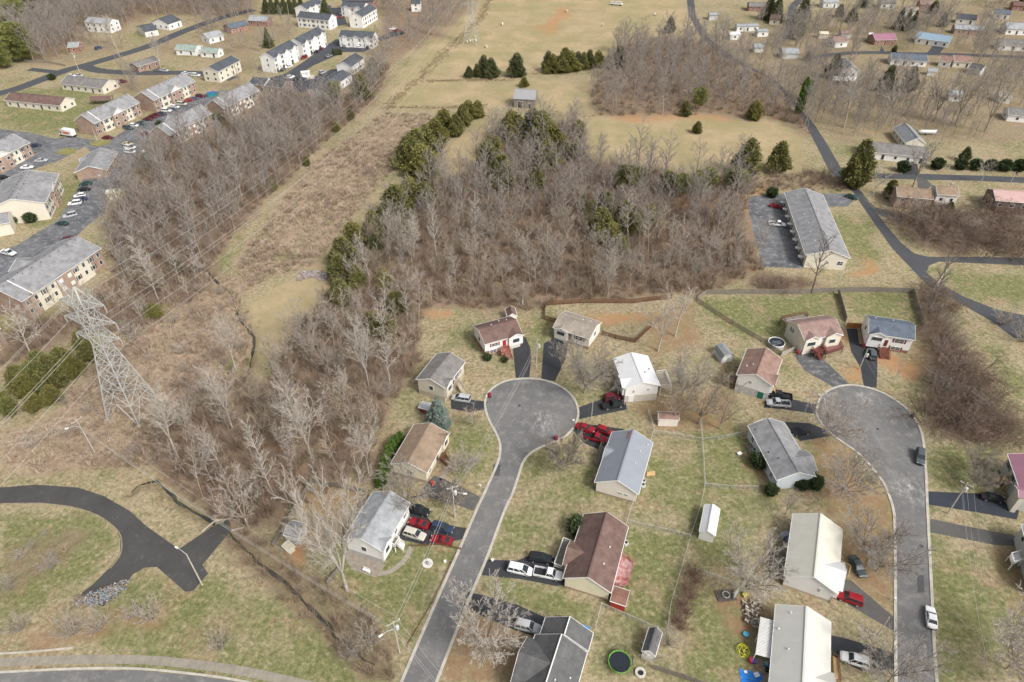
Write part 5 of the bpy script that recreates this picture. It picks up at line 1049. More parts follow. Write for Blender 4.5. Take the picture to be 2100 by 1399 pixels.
# ---------------------------------------------------------------- trees
def bark(name, c, randv=.22):
    return mat(name, c, .95, .16, .9, randv=randv, spec=.1)
BK_PALE = bark('pale_bark', (.45, .41, .355), .14); BK_GREY = bark('grey_brown_bark', (.33, .285, .235)); BK_PINK = bark('pinkish_twigs', (.375, .33, .29), .24)
BK_TWIG = bark('grey_twigs', (.43, .39, .34), .24); BK_DARK = bark('dark_bark', (.21, .18, .155)); BK_TAN = bark('tan_twigs', (.40, .325, .24), .2); BK_PURP = bark('reddish_twigs', (.22, .13, .11), .15)
def leafm(name, a, b_, c_, randv=.18):
    m = bpy.data.materials.new(name); m.use_nodes = True; t = m.node_tree; b = t.nodes["Principled BSDF"]; co = nd(t, "ShaderNodeTexCoord").outputs["Object"]
    col = mixc(t, noise(t, co, .55, 3, .6, .36, .64), a, b_); col = mixc(t, noise(t, co, 2.5, 2, .7, .5, .7), col, c_)
    oi = nd(t, "ShaderNodeObjectInfo"); mr = nd(t, "ShaderNodeMapRange"); mr.inputs[3].default_value = 1 - randv; mr.inputs[4].default_value = 1 + randv
    t.links.new(oi.outputs["Random"], mr.inputs[0]); col = mixc(t, 1.0, col, mr.outputs[0], 'MULTIPLY')
    t.links.new(col, b.inputs["Base Color"]); b.inputs["Roughness"].default_value = .8; b.inputs["Specular IOR Level"].default_value = .2; return m
LF_CEDAR = leafm('cedar_foliage', (.175, .17, .055), (.095, .108, .04), (.24, .195, .08)); LF_DARK = leafm('dark_cedar_foliage', (.115, .125, .05), (.07, .088, .04), (.16, .15, .07))
LF_PINE = leafm('pine_needles', (.21, .225, .065), (.13, .15, .05), (.28, .26, .10)); LF_SPRUCE = leafm('blue_spruce_needles', (.20, .25, .215), (.12, .165, .14), (.30, .34, .30))
LF_HEDGE = leafm('hedge_leaves', (.12, .19, .04), (.06, .115, .025), (.22, .27, .07)); LF_OLIVE = leafm('olive_foliage', (.195, .18, .05), (.11, .115, .036), (.26, .205, .07)); LF_BOX = leafm('boxwood_leaves', (.05, .075, .03), (.035, .055, .022), (.09, .11, .045))

class TB:
    """tree builder: tapering limbs (trunk mesh) and twigs (crown mesh)"""
    def __init__(s, seed): s.r = random.Random(seed); s.minr = .021; s.T = MB(); s.C = MB()
    def limb(s, mb, pts, r0, r1, k):
        n = len(pts); s_ = [r0 + (r1 - r0) * i / (n - 1) for i in range(n)]; mb.tube(pts, s_, k, cap=False)
    def path(s, p, d, L, n, wob, up):
        pts = [p]; d = d.normalized()
        for i in range(n):
            d = (d + Vector((s.r.uniform(-1, 1), s.r.uniform(-1, 1), s.r.uniform(-1, 1))) * wob + Vector((0, 0, up))).normalized()
            p = p + d * (L / n); pts.append(p)
        return pts
    def kids(s, pts, L, r, lev, spec):
        cnt, lf, an, t0, wob, up = spec[lev]
        for i in range(cnt):
            t = t0 + (1 - t0) * (i + s.r.random()) / cnt; x = t * (len(pts) - 1); a = min(int(x), len(pts) - 2); p = pts[a].lerp(pts[a + 1], x - a)
            d = (pts[a + 1] - pts[a]).normalized(); ph = s.r.uniform(0, 6.283) if lev else i * 2.4 + s.r.uniform(-.5, .5)
            u = d.cross(Vector((0, 0, 1)) if abs(d.z) < .9 else Vector((1, 0, 0))).normalized(); v = d.cross(u)
            ang = R(an) * s.r.uniform(.7, 1.25); nd_ = d * math.cos(ang) + (u * math.cos(ph) + v * math.sin(ph)) * math.sin(ang)
            l = L * lf * s.r.uniform(.65, 1.2) * (1.15 - .55 * t if lev == 0 else 1 - .35 * t); rr = max(.012, r * (.62 if lev == 0 else .55) * (1.1 - .5 * t))
            last = lev == len(spec) - 1; nseg = 2 if last else (4 if lev == 0 else 3); q = s.path(p, nd_, l, nseg, wob, up)
            if last: s.twig(q, rr)
            else:
                s.limb(s.T if lev == 0 else s.C, q, rr, rr * .4, 5 if lev == 0 else 3); s.kids(q, l, rr, lev + 1, spec)
    def twig(s, q, r):
        a, m, e = q[0], q[len(q) // 2], q[-1]; d = (e - a).normalized(); u = d.cross(Vector((s.r.uniform(-1, 1), s.r.uniform(-1, 1), .3))).normalized(); v = d.cross(u); r = max(r * .8, s.minr)
        P = [a + u * r, a + (v * .87 - u * .5) * r, a + (-v * .87 - u * .5) * r, m + u * r * .6, m + (v * .87 - u * .5) * r * .6, m + (-v * .87 - u * .5) * r * .6, e]
        s.C.raw(P, [(0, 1, 4, 3), (1, 2, 5, 4), (2, 0, 3, 5), (3, 4, 6), (4, 5, 6), (5, 3, 6)])
TREES = {}
def reg(name, tb, H, bm, cm):
    a, b_ = tb.T.mesh(name + '_trunk'), tb.C.mesh(name + '_crown'); a.materials.append(bm); b_.materials.append(cm)
    a.polygons.foreach_set("use_smooth", [True] * len(a.polygons)); TREES[name] = (a, b_, H)
def vase(name, seed, H, bm, cm, stems=4, fork=.28, r=.24, spread=24, n1=9, n2=7, n3=7):
    tb = TB(seed); tr = tb.path(Vector((0, 0, -.2)), Vector((0, 0, 1)), H * fork + .2, 3, .05, .1); tb.limb(tb.T, tr, r, r * .75, 7)
    for i in range(stems):
        a = i * 6.283 / stems + tb.r.uniform(-.4, .4); an = R(spread) * tb.r.uniform(.5, 1.3)
        q = tb.path(tr[-1], Vector((math.sin(an) * math.cos(a), math.sin(an) * math.sin(a), math.cos(an))), H * (1 - fork) * tb.r.uniform(.82, 1.05), 6, .10, .04)
        tb.limb(tb.T, q, r * .55, .03, 5); tb.kids(q, H * (1 - fork), r * .5, 0, [(n1, .34, 42, .2, .12, .06), (n2, .45, 42, .2, .12, .05), (n3, .5, 40, .15, .12, .03)])
    reg(name, tb, H, bm, cm)
def spire(name, seed, H, bm, cm, r=.2, n1=18, n2=7, n3=7, an=46, lf=.30, t0=.3):
    tb = TB(seed); tr = tb.path(Vector((0, 0, -.2)), Vector((tb.r.uniform(-.08, .08), tb.r.uniform(-.08, .08), 1)), H, 9, .045, .03); tb.limb(tb.T, tr, r, .03, 6)
    tb.kids(tr, H, r, 0, [(n1, lf, an, t0, .10, .10), (n2, .42, 42, .2, .12, .06), (n3, .5, 40, .15, .12, .03)]); reg(name, tb, H, bm, cm)
def bush(name, seed, H, bm, cm, stems=14, spread=42, n1=5, n2=5, up=.02, wob=.12):
    tb = TB(seed)
    for i in range(stems):
        a = i * 2.4; an = R(spread) * math.sqrt((i + .5) / stems)
        q = tb.path(Vector((math.cos(a) * .15, math.sin(a) * .15, -.1)), Vector((math.sin(an) * math.cos(a), math.sin(an) * math.sin(a), math.cos(an))), H * tb.r.uniform(.8, 1.1), 5, wob, up)
        tb.limb(tb.T, q, .05, .015, 4); tb.kids(q, H, .035, 0, [(n1, .38, 35, .2, wob, .02), (n2, .55, 35, .15, wob, .02)])
    reg(name, tb, H, bm, cm)
def arch(name, seed, H, bm, cm, stems=26):
    """vine draped mound of arching canes"""
    tb = TB(seed)
    for i in range(stems):
        a = i * 2.4; rr = 1.6 * math.sqrt(tb.r.random()); an = R(tb.r.uniform(5, 45))
        q = tb.path(Vector((math.cos(a) * rr, math.sin(a) * rr, -.1)), Vector((math.sin(an) * math.cos(a), math.sin(an) * math.sin(a), math.cos(an))), H * tb.r.uniform(1.0, 1.6), 7, .12, -.16)
        tb.limb(tb.T, q, .045, .015, 3); tb.kids(q, H, .03, 0, [(7, .42, 40, .25, .15, -.16), (5, .5, 45, .1, .15, -.1)])
    reg(name, tb, H, bm, cm)
vase('vase_pale', 1, 16, BK_PALE, BK_TWIG, 4, .30, .26); vase('vase_grey', 2, 14, BK_GREY, BK_TWIG, 5, .22, .22, 28); vase('vase_pink', 3, 12, BK_GREY, BK_PINK, 5, .2, .2, 30)
spire('spire_pale', 4, 17, BK_PALE, BK_TWIG, .22); spire('spire_grey', 5, 15, BK_GREY, BK_PINK, .18, 17); spire('spire_thin', 6, 13, BK_PALE, BK_TAN, .13, 15, 6, 6, 40, .26, .35)
spire('spire_dark', 16, 15, BK_DARK, BK_GREY, .2, 15); vase('vase_tan', 17, 11, BK_GREY, BK_TAN, 6, .16, .18, 32)
vase('round_tree', 7, 9, BK_DARK, BK_TWIG, 10, .16, .10, 42, 12, 9, 8); vase('round_pink', 8, 8.5, BK_GREY, BK_PINK, 11, .16, .08, 44, 12, 9, 8); vase('round_grey', 9, 6.5, BK_DARK, BK_GREY, 10, .18, .08, 42, 12, 10, 9)
vase('sycamore', 10, 25, BK_PALE, BK_PALE, 6, .20, .40, 22, 14, 9, 7); vase('white_tree', 13, 20, BK_PALE, BK_PALE, 4, .32, .22, 20, 12, 8, 6)
bush('bare_bush', 11, 3.2, BK_GREY, BK_TWIG); bush('red_bush', 12, 3.0, BK_PURP, BK_PURP, 18, 50); bush('tall_bush', 14, 5.5, BK_GREY, BK_PINK, 12, 30, 7, 6); VB = bark('vine_brown', (.27, .20, .155), .2); VD = bark('vine_dark_brown', (.19, .14, .11), .2); arch('vine_mound', 15, 3.6, VB, VB, 34); arch('vine_mound_dark', 19, 3.0, VD, VD, 34)
# snag: broken pale trunk
tb = TB(21); q = tb.path(Vector((0, 0, -.2)), Vector((.1, 0, 1)), 7, 6, .06, .02); tb.limb(tb.T, q, .28, .12, 6); tb.kids(q, 5, .14, 0, [(6, .35, 55, .4, .2, 0), (2, .4, 50, .3, .2, 0)]); reg('snag', tb, 7, BK_PALE, BK_PALE)

def cards(seed, n, fn, size, droop=.0, aspect=1.7):
    """leaf clumps: small bent quads placed by fn -> (point, outward direction)"""
    rg = np.random.default_rng(seed); P, D = fn(rg, n); u = np.cross(D, rg.normal(size=D.shape)); u /= np.linalg.norm(u, axis=1, keepdims=True) + 1e-9
    d = D + rg.normal(scale=.45, size=D.shape); d[:, 2] -= droop; d /= np.linalg.norm(d, axis=1, keepdims=True)
    s = size * rg.uniform(.6, 1.4, (n, 1)); a = u * s * .5; b_ = d * s * aspect; mid = rg.normal(scale=.15, size=(n, 3)) * s
    V = np.stack([P - a, P + a, P + b_ * .6 + a * .8 + mid, P + b_, P + b_ * .6 - a * .8 + mid], 1)
    i = np.arange(n)[:, None] * 5; F = np.concatenate([i + np.array([[0, 1, 2, 4]]), i + np.array([[4, 2, 3, 3]])], 0)
    F3 = np.concatenate([i + np.array([[0, 1, 2]]), i + np.array([[0, 2, 4]]), i + np.array([[4, 2, 3]])], 0)
    return V.reshape(-1, 3), F3
def evergreen(name, seed, H, Rm, lf, n=9500, size=.21, shape='cone', droop=.15, tr=.16, lumps=.5, base=.03):
    ph = np.random.default_rng(seed + 99).uniform(0, 6.28, 6)
    def prof(h):
        if shape == 'cone': return np.minimum(1, (1 - h) ** .58 * 1.1) * np.minimum(1, .5 + h * 3)
        if shape == 'column': return np.minimum(1, (1 - h) ** .4) * np.minimum(1, .6 + h * 3)
        if shape == 'ball': return np.sqrt(np.clip(1 - (2 * h - 1) ** 2, 0, 1))
        if shape == 'layer': return np.clip((1 - h) * 1.05, 0, 1) ** .9 * (.62 + .38 * np.abs(np.sin(h * 30)))
        return np.sqrt(np.clip(1 - (1.7 * h - .85) ** 2, 0, 1)) * (.6 + .4 * np.abs(np.sin(h * 16)))
    def fn(rg, n):
        h = 1 - np.sqrt(rg.uniform(0, 1, n)) if shape in ('cone', 'layer') else rg.uniform(0, 1, n)
        th = rg.uniform(0, 6.283, n); lump = 1 + lumps * (np.sin(3 * th + ph[0] + 5 * h) * .5 + np.sin(5 * th + ph[1] - 9 * h) * .35 + np.sin(7 * th + ph[2] + 17 * h) * .3 + np.sin(h * 23 + ph[3]) * .2)
        r = Rm * prof(h) * lump * (1 - .55 * rg.uniform(0, 1, n) ** 2.2)
        keep = np.sin(4 * th + ph[4] + 11 * h) * np.sin(13 * h + ph[5] + 2 * th) > -.82; r = np.where(keep, r, r * .45) * (1 + .35 * rg.uniform(0, 1, n) ** 5)
        P = np.stack([r * np.cos(th), r * np.sin(th), H * (base + h * (1 - base))], 1); D = np.stack([np.cos(th), np.sin(th), np.full(n, .35 if shape != 'layer' else -.1)], 1); return P, D / np.linalg.norm(D, axis=1, keepdims=True)
    V, F = cards(seed, n, fn, size, droop); cm = np_mesh(name + '_crown', V, F); cm.materials.append(lf)
    t_ = MB(); t_.tube([(0, 0, -.2), (.05, .03, H * .5), (0, 0, H * .93)], [tr, tr * .6, .03], 6); rr = random.Random(seed)
    for i in range(22):
        z = H * (.12 + .75 * i / 22); a = i * 2.4; l = Rm * float(prof(np.array(z / H))) * .75; t_.tube([(0, 0, z), (l * math.cos(a), l * math.sin(a), z + l * .25)], [.05, .012], 3, cap=False)
    tm = t_.mesh(name + '_trunk'); tm.materials.append(BK_DARK); TREES[name] = (tm, cm, H)
evergreen('cedar_a', 31, 8, 2.2, LF_CEDAR); evergreen('cedar_b', 32, 8, 2.6, LF_OLIVE); evergreen('cedar_dark', 33, 9, 2.3, LF_DARK); evergreen('cedar_c', 34, 7, 2.0, LF_CEDAR, shape='column', lumps=.35)
evergreen('pine', 35, 13, 3.6, LF_PINE, 9500, .27, 'puff', .05, .2, .45, .22); evergreen('spruce', 36, 9, 3.0, LF_SPRUCE, 11000, .22, 'layer', .35, .18, .3); evergreen('arborvitae', 37, 6, 1.1, LF_DARK, 5000, .18, 'column', 0, .1, .15)
evergreen('round_evergreen', 38, 3, 1.5, LF_BOX, 2000, .24, 'ball', 0, .08, .2); evergreen('hedge_plant', 39, 4.2, 1.25, LF_HEDGE, 6000, .19, 'column', -.2, .08, .25, 0); evergreen('big_pine', 40, 20, 7, LF_PINE, 16000, .38, 'puff', .1, .35, .5, .1); evergreen('dark_spruce', 41, 16, 4, LF_DARK, 11000, .3, 'layer', .3, .25, .35)
evergreen('vine_column', 42, 12, 1.1, LF_HEDGE, 2600, .35, 'column', .2, .2, .4)

KIND = {'cedar': 'evergreen_tree', 'pine': 'pine_tree', 'big_': 'pine_tree', 'spru': 'spruce_tree', 'dark': 'spruce_tree', 'arbo': 'evergreen_shrub', 'roun': 'bare_tree', 'hedg': 'hedge_plant'}
COUNT = {}
def tree(kind, x, y, H, label, group=None, name='bare_tree', cat='tree', rz=None, wide=1.0, tilt=0.0, z=0.0):
    tm, cm, h0 = TREES[kind]; s_ = H / h0
    o = bpy.data.objects.new(name, None); COL.objects.link(o); o.location = (x, y, z); o.scale = (s_ * wide, s_ * wide, s_)
    o.rotation_euler = (random.gauss(0, tilt), random.gauss(0, tilt), random.uniform(0, 6.283) if rz is None else rz); tag(o, label, cat, group)
    for pn, me in (('trunk', tm), ('crown', cm)):
        q = bpy.data.objects.new(pn, me); COL.objects.link(q); q.parent = o
    return o
def T(kind, base, top, label, group=None, name='bare_tree', cat='tree', wide=1.0, rz=None, H=None):
    g = G(*base); return tree(kind, g.x, g.y, H or height(base[0], base[1], top), label, group, name, cat, rz, wide)
# --- single trees one can point at
for a in [
 ('sycamore', (712,1212), 1000, 'huge pale white barked bare tree over the light grey roof'), ('round_tree', (1197,806), 715, 'broad round bare tree with dense fan of branches beside the first cul-de-sac'),
 ('vase_grey', (1152,760), 695, 'bare tree over the black driveway below the tan roof'), ('vase_pale', (1349,720), 618, 'pale upright bare tree behind the white metal roof'), ('vase_pale', (1384,690), 590, 'tall pale bare tree where the wooden fences meet'),
 ('round_grey', (1157,966), 905, 'small dense round dark bare tree on the lawn inside the road bend'), ('round_pink', (1692,906), 825, 'pinkish fan shaped bare tree over the second cul-de-sac kerb'), ('round_pink', (1722,1020), 935, 'pinkish bare tree on dry lawn left of the street curve'),
 ('round_tree', (1765,1123), 1060, 'bare tree with dark leaning trunk near the parked dark sedan'), ('round_tree', (1796,1172), 1100, 'bare tree spreading over the kerb below the dark sedan'), ('vase_grey', (1610,1055), 1010, 'thin bare tree at the far corner of the cream metal roof'),
 ('round_tree', (1521,1216), 1135, 'bare tree growing out of the cluttered garden bed'), ('round_tree', (992,1338), 1255, 'big grey bare tree beside the bottom of the road'), ('round_pink', (2062,1372), 1280, 'pinkish bare tree on the lawn at the bottom right corner'),
 ('round_tree', (1822,1399), 1330, 'bare tree at the bottom edge beside the white SUV'), ('round_grey', (1993,968), 925, 'small twisted dark bare tree upper of two on the right lawn'), ('round_grey', (2000,1005), 960, 'small twisted dark bare tree lower of two on the right lawn'),
 ('spire_thin', (1832,786), 735, 'spindly bare tree in a square planter on the right cul-de-sac lawn'), ('round_tree', (838,1032), 965, 'dense bare tree partly hiding the caramel roof'), ('round_grey', (931,1040), 1000, 'small bare tree on the worn driveway by the utility pole'),
 ('vase_tan', (971,876), 835, 'small pale bare tree on the grass beside the kerb'), ('round_pink', (955,975), 930, 'faint pink leafless sapling on the front lawn strip'), ('round_tree', (1398,812), 735, 'grey domed bare tree in the back yards behind the white metal roof'),
 ('vase_tan', (1432,870), 775, 'wide tan bare tree tangled over the pinkish shed'), ('vase_tan', (1475,880), 800, 'tan bare tree leaning right of the pinkish shed'), ('vase_tan', (1385,868), 790, 'tan bare tree left of the pinkish shed'),
 ('white_tree', (367,941), 800, 'white barked bare tree right at the foot of the pylon'), ('white_tree', (485,760), 645, 'tall white barked bare tree by the creek in the clearing'), ('white_tree', (478,880), 755, 'white barked bare tree leaning over the grey thicket'),
 ('white_tree', (758,800), 660, 'white barked bare tree with bright forked top in the middle wood'), ('white_tree', (645,960), 800, 'white branched bare tree above the board fence corner'), ('white_tree', (758,976), 870, 'thin white bare tree left of the green hedge'),
 ('spire_dark', (1664,602), 485, 'vine wrapped leaning bare tree in front of the apartment block gable'), ('spire_dark', (1905,640), 525, 'vine wrapped bare trunk where the lane meets the thicket'), ('vase_pale', (1790,402), 345, 'pale bare tree at the inside of the lane bend'),
 ('vase_grey', (1872,383), 285, 'large many stemmed bare tree on the lawn across the side road'), ('vase_pale', (2010,376), 325, 'bare tree right of the round evergreen shrubs'), ('vase_grey', (1865,450), 400, 'slim bare tree in front of the tan brick house'),
 ('vase_grey', (1672,250), 165, 'bare tree with twisted trunk beside the rural lane'), ('vase_pale', (1730,262), 145, 'tall pale bare tree right of the rural lane'), ('vase_pale', (1815,255), 140, 'pale bare tree below the dark evergreen'), ('vase_grey', (1850,210), 130, 'bare tree with sloping trunk near the long pale house'),
 ('vase_grey', (1915,250), 150, 'grey spreading bare tree behind the covered boat'), ('vase_grey', (1960,255), 140, 'grey spreading bare tree right of the covered boat'), ('vase_grey', (2020,270), 150, 'large grey bare tree on the field edge at right'), ('vase_grey', (2010,105), 25, 'large dark bare tree overhanging the brown roofed house'),
 ('spire_grey', (1763,100), 15, 'broad bare tree left of the purple roofed carport house'), ('white_tree', (1285,190), 170, 'dead white barked tree with broken top at the wood edge')]:
    T(*a, wide=.72 if a[0] == 'sycamore' else 1.0)
for i, (b_, tp) in enumerate((((330,140),65), ((235,95),30))): T('white_tree', b_, tp, ('bare white barked tree on the lawn above the brick apartments', 'bare tree with dark base beside the far left road')[i])
g = G(1072, 625); tree('snag', g.x, g.y, 8, 'broken pale dead trunk at the near edge of the middle wood'); g = G(1358, 235); tree('snag', g.x, g.y, 9, 'broken pale dead trunk standing in the right field edge')
# --- yard and roadside shrubs
SHL = [('bare_bush', (150,1300), 48, 'grey leafless bush left of two beside the litter heap'), ('bare_bush', (205,1290), 42, 'grey leafless bush right of two beside the litter heap'), ('bare_bush', (42,1292), 36, 'grey leafless bush nearest the left edge'), ('bare_bush', (275,1265), 32, 'leafless bush left of two below the road stub'),
 ('bare_bush', (312,1268), 40, 'leafless bush right of two below the road stub'), ('bare_bush', (455,1325), 38, 'lone dark leafless bush on the bottom grass'), ('bare_bush', (1368,1320), 40, 'leafless bush behind the narrow two tone shed'), ('bare_bush', (1335,1350), 34, 'low leafless bush in front of the narrow two tone shed'), ('bare_bush', (105,1165), 30, 'pale bush in the weedy ditch at left'),
 ('bare_bush', (2055,665), 34, 'tan leafless bush upper of two on the right lane'), ('bare_bush', (2095,700), 38, 'tan leafless bush lower of two on the right lane'), ('bare_bush', (760,1320), 45, 'bush by the pole over the creek'), ('tall_bush', (735,1345), 60, 'tall brown bush on the creek bank')]
for kd, b_, wpx, lb in SHL:
    g = G(*b_); H = wpx * 2 / pxm(b_[1]) * .55; tree(kd, g.x, g.y, H, lb, None, 'bare_shrub', 'shrub', wide=1.15)
for i in range(8):
    g = G(1418 - i * 5.0 + (i % 2) * 14, 1178 + i * 16); tree('red_bush', g.x, g.y, 2.9, 'reddish leafless shrub in the thick hedge between the back lawns', 'reddish hedge shrubs', 'bare_shrub', 'shrub')
for i, p in enumerate(((822,908),(812,915),(804,925),(799,936),(795,948),(791,960),(787,972),(784,985),(781,996))):
    g = G(*p); tree('hedge_plant', g.x, g.y, 3.5, 'bright green hedge plant in the curved row left of the caramel roof', 'curved green hedge', 'hedge_plant', 'hedge')
for p, H, lb in (((1000,738), 1.9, 'round green bush at the corner of the red brick base'), ((1035,742), 1.5, 'olive bush in front of the red brick base'), ((1640,1000), 2.6, 'bright green bush left of two under the white gable end'), ((1668,998), 3.0, 'dark green bush right of two under the white gable end'),
 ((1553,955), 3.2, 'dark green bush behind the pale blue house'), ((1580,1012), 2.4, 'low green bush along the pale blue house'), ((1184,1090), 3.6, 'dark green bush tucked under the brown roof edge'), ((330,262), 3, 'dark bush between the brick apartments'), ((448,252), 4, 'dark round bush beside the far apartments'), ((1850,352), 4.2, 'round evergreen bush beside the asphalt drive'),
 ((1920,346), 4.2, 'round evergreen bush first right of the asphalt drive'), ((1968,347), 4.0, 'round dark bush second along the side road'), ((1999,348), 4.2, 'round grey green bush third along the side road'), ((2029,348), 4.0, 'round bush fourth along the side road'), ((2058,350), 4.4, 'round pale bush fifth along the side road'), ((2088,350), 4.4, 'round dark bush last along the side road'),
 ((28,458), 3.5, 'dark hedge bush left of two under the cream gable'), ((66,455), 3.5, 'dark hedge bush right of two under the cream gable'), ((1582,404), 3.5, 'yellow green bush on the parking island'), ((108,164), 3, 'dark bush on the lawn by the long cream building')):
    g = G(*p); tree('round_evergreen', g.x, g.y, H, lb, None, 'evergreen_shrub', 'shrub')
# --- evergreens
EV = [('spruce', (900,870), 812, 'blue green spruce between two houses left of the first cul-de-sac'), ('cedar_a', (1750,382), 283, 'big olive cedar at the lane junction'), ('cedar_a', (1527,358), 282, 'olive cedar at the right end of the dry field'), ('cedar_a', (1592,352), 288, 'olive cedar right of the other at the end of the dry field'), ('cedar_b', (1429,273), 248, 'lone round olive cedar in the dry field'),
 ('cedar_dark', (1372,68), 33, 'lone dark cedar in the upper field'), ('cedar_dark', (1268,141), 93, 'dark pointed cedar at the right end of the field hedge'), ('cedar_dark', (1860,187), 135, 'tall dark evergreen beside the wide lawn'), ('cedar_dark', (1814,187), 133, 'dark upright evergreen below the long pale house'), ('cedar_c', (1822,405), 370, 'slim dark cedar at the corner of the tan brick house'), ('cedar_c', (1942,440), 415, 'slim dark cedar by the rear deck'),
 ('big_pine', (48,125), 48, 'big yellow green pine at the top left'), ('big_pine', (5,140), 75, 'yellow green pine cut by the left edge at the top'), ('big_pine', (18,95), 30, 'pine between the two others at the top left'), ('big_pine', (45,60), 0, 'tall dark green pine behind the yellow green one'), ('big_pine', (78,40), -30, 'third tall pine at the top left corner'), ('dark_spruce', (552,97), 55, 'dark green arborvitae alone by the townhouses'), ('dark_spruce', (1590,45), -15, 'dark spruce left of the upper lane'), ('dark_spruce', (1642,48), -20, 'dark spruce right of the upper lane'), ('dark_spruce', (1573,40), -20, 'leftmost dark spruce by the upper lane'),
 ('cedar_a', (768,162), 118, 'cedar at the edge of the power line cut'), ('cedar_a', (742,205), 150, 'cedar below the long dark roof'), ('pine', (690,215), 168, 'small pine behind the dark roofed row'), ('pine', (1650,205), 165, 'ivy covered trunk leaning beside the rural lane'), ('cedar_dark', (1705,160), 110, 'small evergreen left of the brick gabled house'), ('pine', (1638,82), 48, 'yellow green evergreen in front of the upper lane'),
 ('cedar_a', (1405,238), 205, 'small green pine at the wood edge above the dry field'), ('pine', (1432,225), 180, 'olive pine among the bare trees above the dry field'), ('cedar_b', (1545,245), 205, 'olive cedar at the right wood edge')]
for kd, b_, tp, lb in EV: T(kd, b_, tp, lb, None, 'evergreen_tree' if 'pine' not in lb else 'pine_tree', wide=(.8 if 'big olive' in lb else 1.0) if 'cedar' in kd else .85 if kd == 'spruce' else 1.0)
GR = [('field hedge cedars', 'cedar in the dark hedge row across the upper field', [('cedar_dark',(993,158),112),('cedar_dark',(1008,160),118),('cedar_dark',(1060,157),108),('cedar_dark',(978,158),130),('cedar_dark',(962,160),135),('cedar_dark',(1124,147),104),('cedar_b',(1133,149),110),('cedar_a',(1158,147),96),('cedar_b',(1170,146),104),('cedar_dark',(1184,144),105),('cedar_a',(1196,143),106),('cedar_dark',(1208,141),101),('cedar_b',(1226,138),103),('cedar_dark',(1143,148),115),('cedar_b',(1075,178),157)]),
 ('field edge cedars', 'bushy olive cedar in the row at the edge of the left field', [('cedar_a',(842,345),275),('cedar_b',(868,362),295),('cedar_a',(876,322),255),('cedar_b',(893,300),243),('cedar_a',(936,278),232),('cedar_b',(912,268),222),('cedar_a',(950,258),213),('cedar_b',(962,245),205),('cedar_a',(858,330),262),('cedar_b',(980,240),205)]),
 ('wood edge cedars', 'cedar along the left edge of the middle wood', [('cedar_a',(708,545),485),('cedar_c',(700,575),525),('cedar_b',(728,512),455),('cedar_a',(768,488),430),('cedar_c',(795,462),415),('cedar_a',(815,448),378),('cedar_b',(842,420),362),('cedar_dark',(770,525),480),('cedar_c',(702,622),575),('cedar_b',(826,478),440),('cedar_a',(872,425),372),('cedar_c',(735,585),545)]),
 ('mid wood cedars', 'cedar standing among the bare trees of the middle wood', [('cedar_a',(1110,300),225),('cedar_b',(1130,320),250),('cedar_a',(1092,285),222),('cedar_c',(1030,390),320),('cedar_a',(1000,350),285),('cedar_b',(1050,285),225),('cedar_c',(1060,262),235),('cedar_b',(1185,280),245),('cedar_a',(1232,490),425),('cedar_b',(1250,500),455),('cedar_a',(1280,470),410),('cedar_b',(1330,460),420),('cedar_c',(1300,480),440),('cedar_a',(1215,450),410),('cedar_b',(1195,430),400),('cedar_a',(1270,520),480),('cedar_c',(1240,440),395),('cedar_a',(1180,330),290),('cedar_b',(1010,320),275),('cedar_c',(1100,390),345),('cedar_b',(1120,345),290),('cedar_c',(800,690),650),('cedar_b',(790,590),550),('cedar_c',(815,640),600),('cedar_b',(765,680),640)]),
 ('wood edge pines', 'pine where the middle wood meets the dry field', [('pine',(1283,395),340),('pine',(1300,388),342),('pine',(1365,398),352),('pine',(1395,405),358),('pine',(1430,400),352),('pine',(1448,396),345),('pine',(1500,392),345),('pine',(1520,385),350)]),
 ('pylon cedars', 'low olive cedar in the clump left of the pylon', [('cedar_b',(62,805),765),('cedar_a',(118,790),728),('cedar_c',(96,770),722),('cedar_b',(157,768),728),('cedar_a',(188,735),700),('cedar_c',(172,712),680),('pine',(28,855),818),('cedar_b',(0,838),800),('cedar_a',(134,752),712),('cedar_b',(76,836),806),('cedar_c',(44,790),752),('cedar_b',(112,822),790),('pine',(80,790),745)]),
 ('cut edge cedars', 'scattered small cedar along the power line cut', [('cedar_c',(630,340),322),('cedar_c',(560,390),368),('cedar_b',(690,270),250),('cedar_c',(720,245),225),('cedar_b',(320,650),622),('cedar_c',(370,555),530)]),
 ('townhouse arborvitae', 'clipped arborvitae in the row at the townhouse lawn', [('arborvitae',(x,113),100) for x in (684,689,694,699)]),
 ('top edge evergreens', 'dark evergreen in the screen behind the townhouses', [('dark_spruce',(x,28),-10) for x in (548,560,572,585,597,608,620,668)]),
 ('neighbourhood evergreens', 'dark evergreen among the houses at the top right', [('cedar_dark',(1655,125),105),('dark_spruce',(1840,60),15),('dark_spruce',(1855,62),18),('dark_spruce',(1870,58),20),('cedar_dark',(1930,55),25),('cedar_dark',(1833,108),92),('dark_spruce',(1770,15),-25),('cedar_dark',(1720,35),8),('cedar_dark',(1745,45),15),('cedar_dark',(1975,330),300),('cedar_dark',(1912,28),0),('dark_spruce',(2090,15),-15)])]
for gp, lb, L_ in GR:
    for kd, b_, tp in L_: T(kd, b_, tp, lb, gp, 'evergreen_tree' if kd != 'pine' else 'pine_tree', wide=random.uniform(.95, 1.3) if 'cedar' in kd else 1.0)
T('vine_column', (1638,232), 160, 'leaning trunk wrapped in bright green ivy by the rural lane', None, 'ivy_tree')
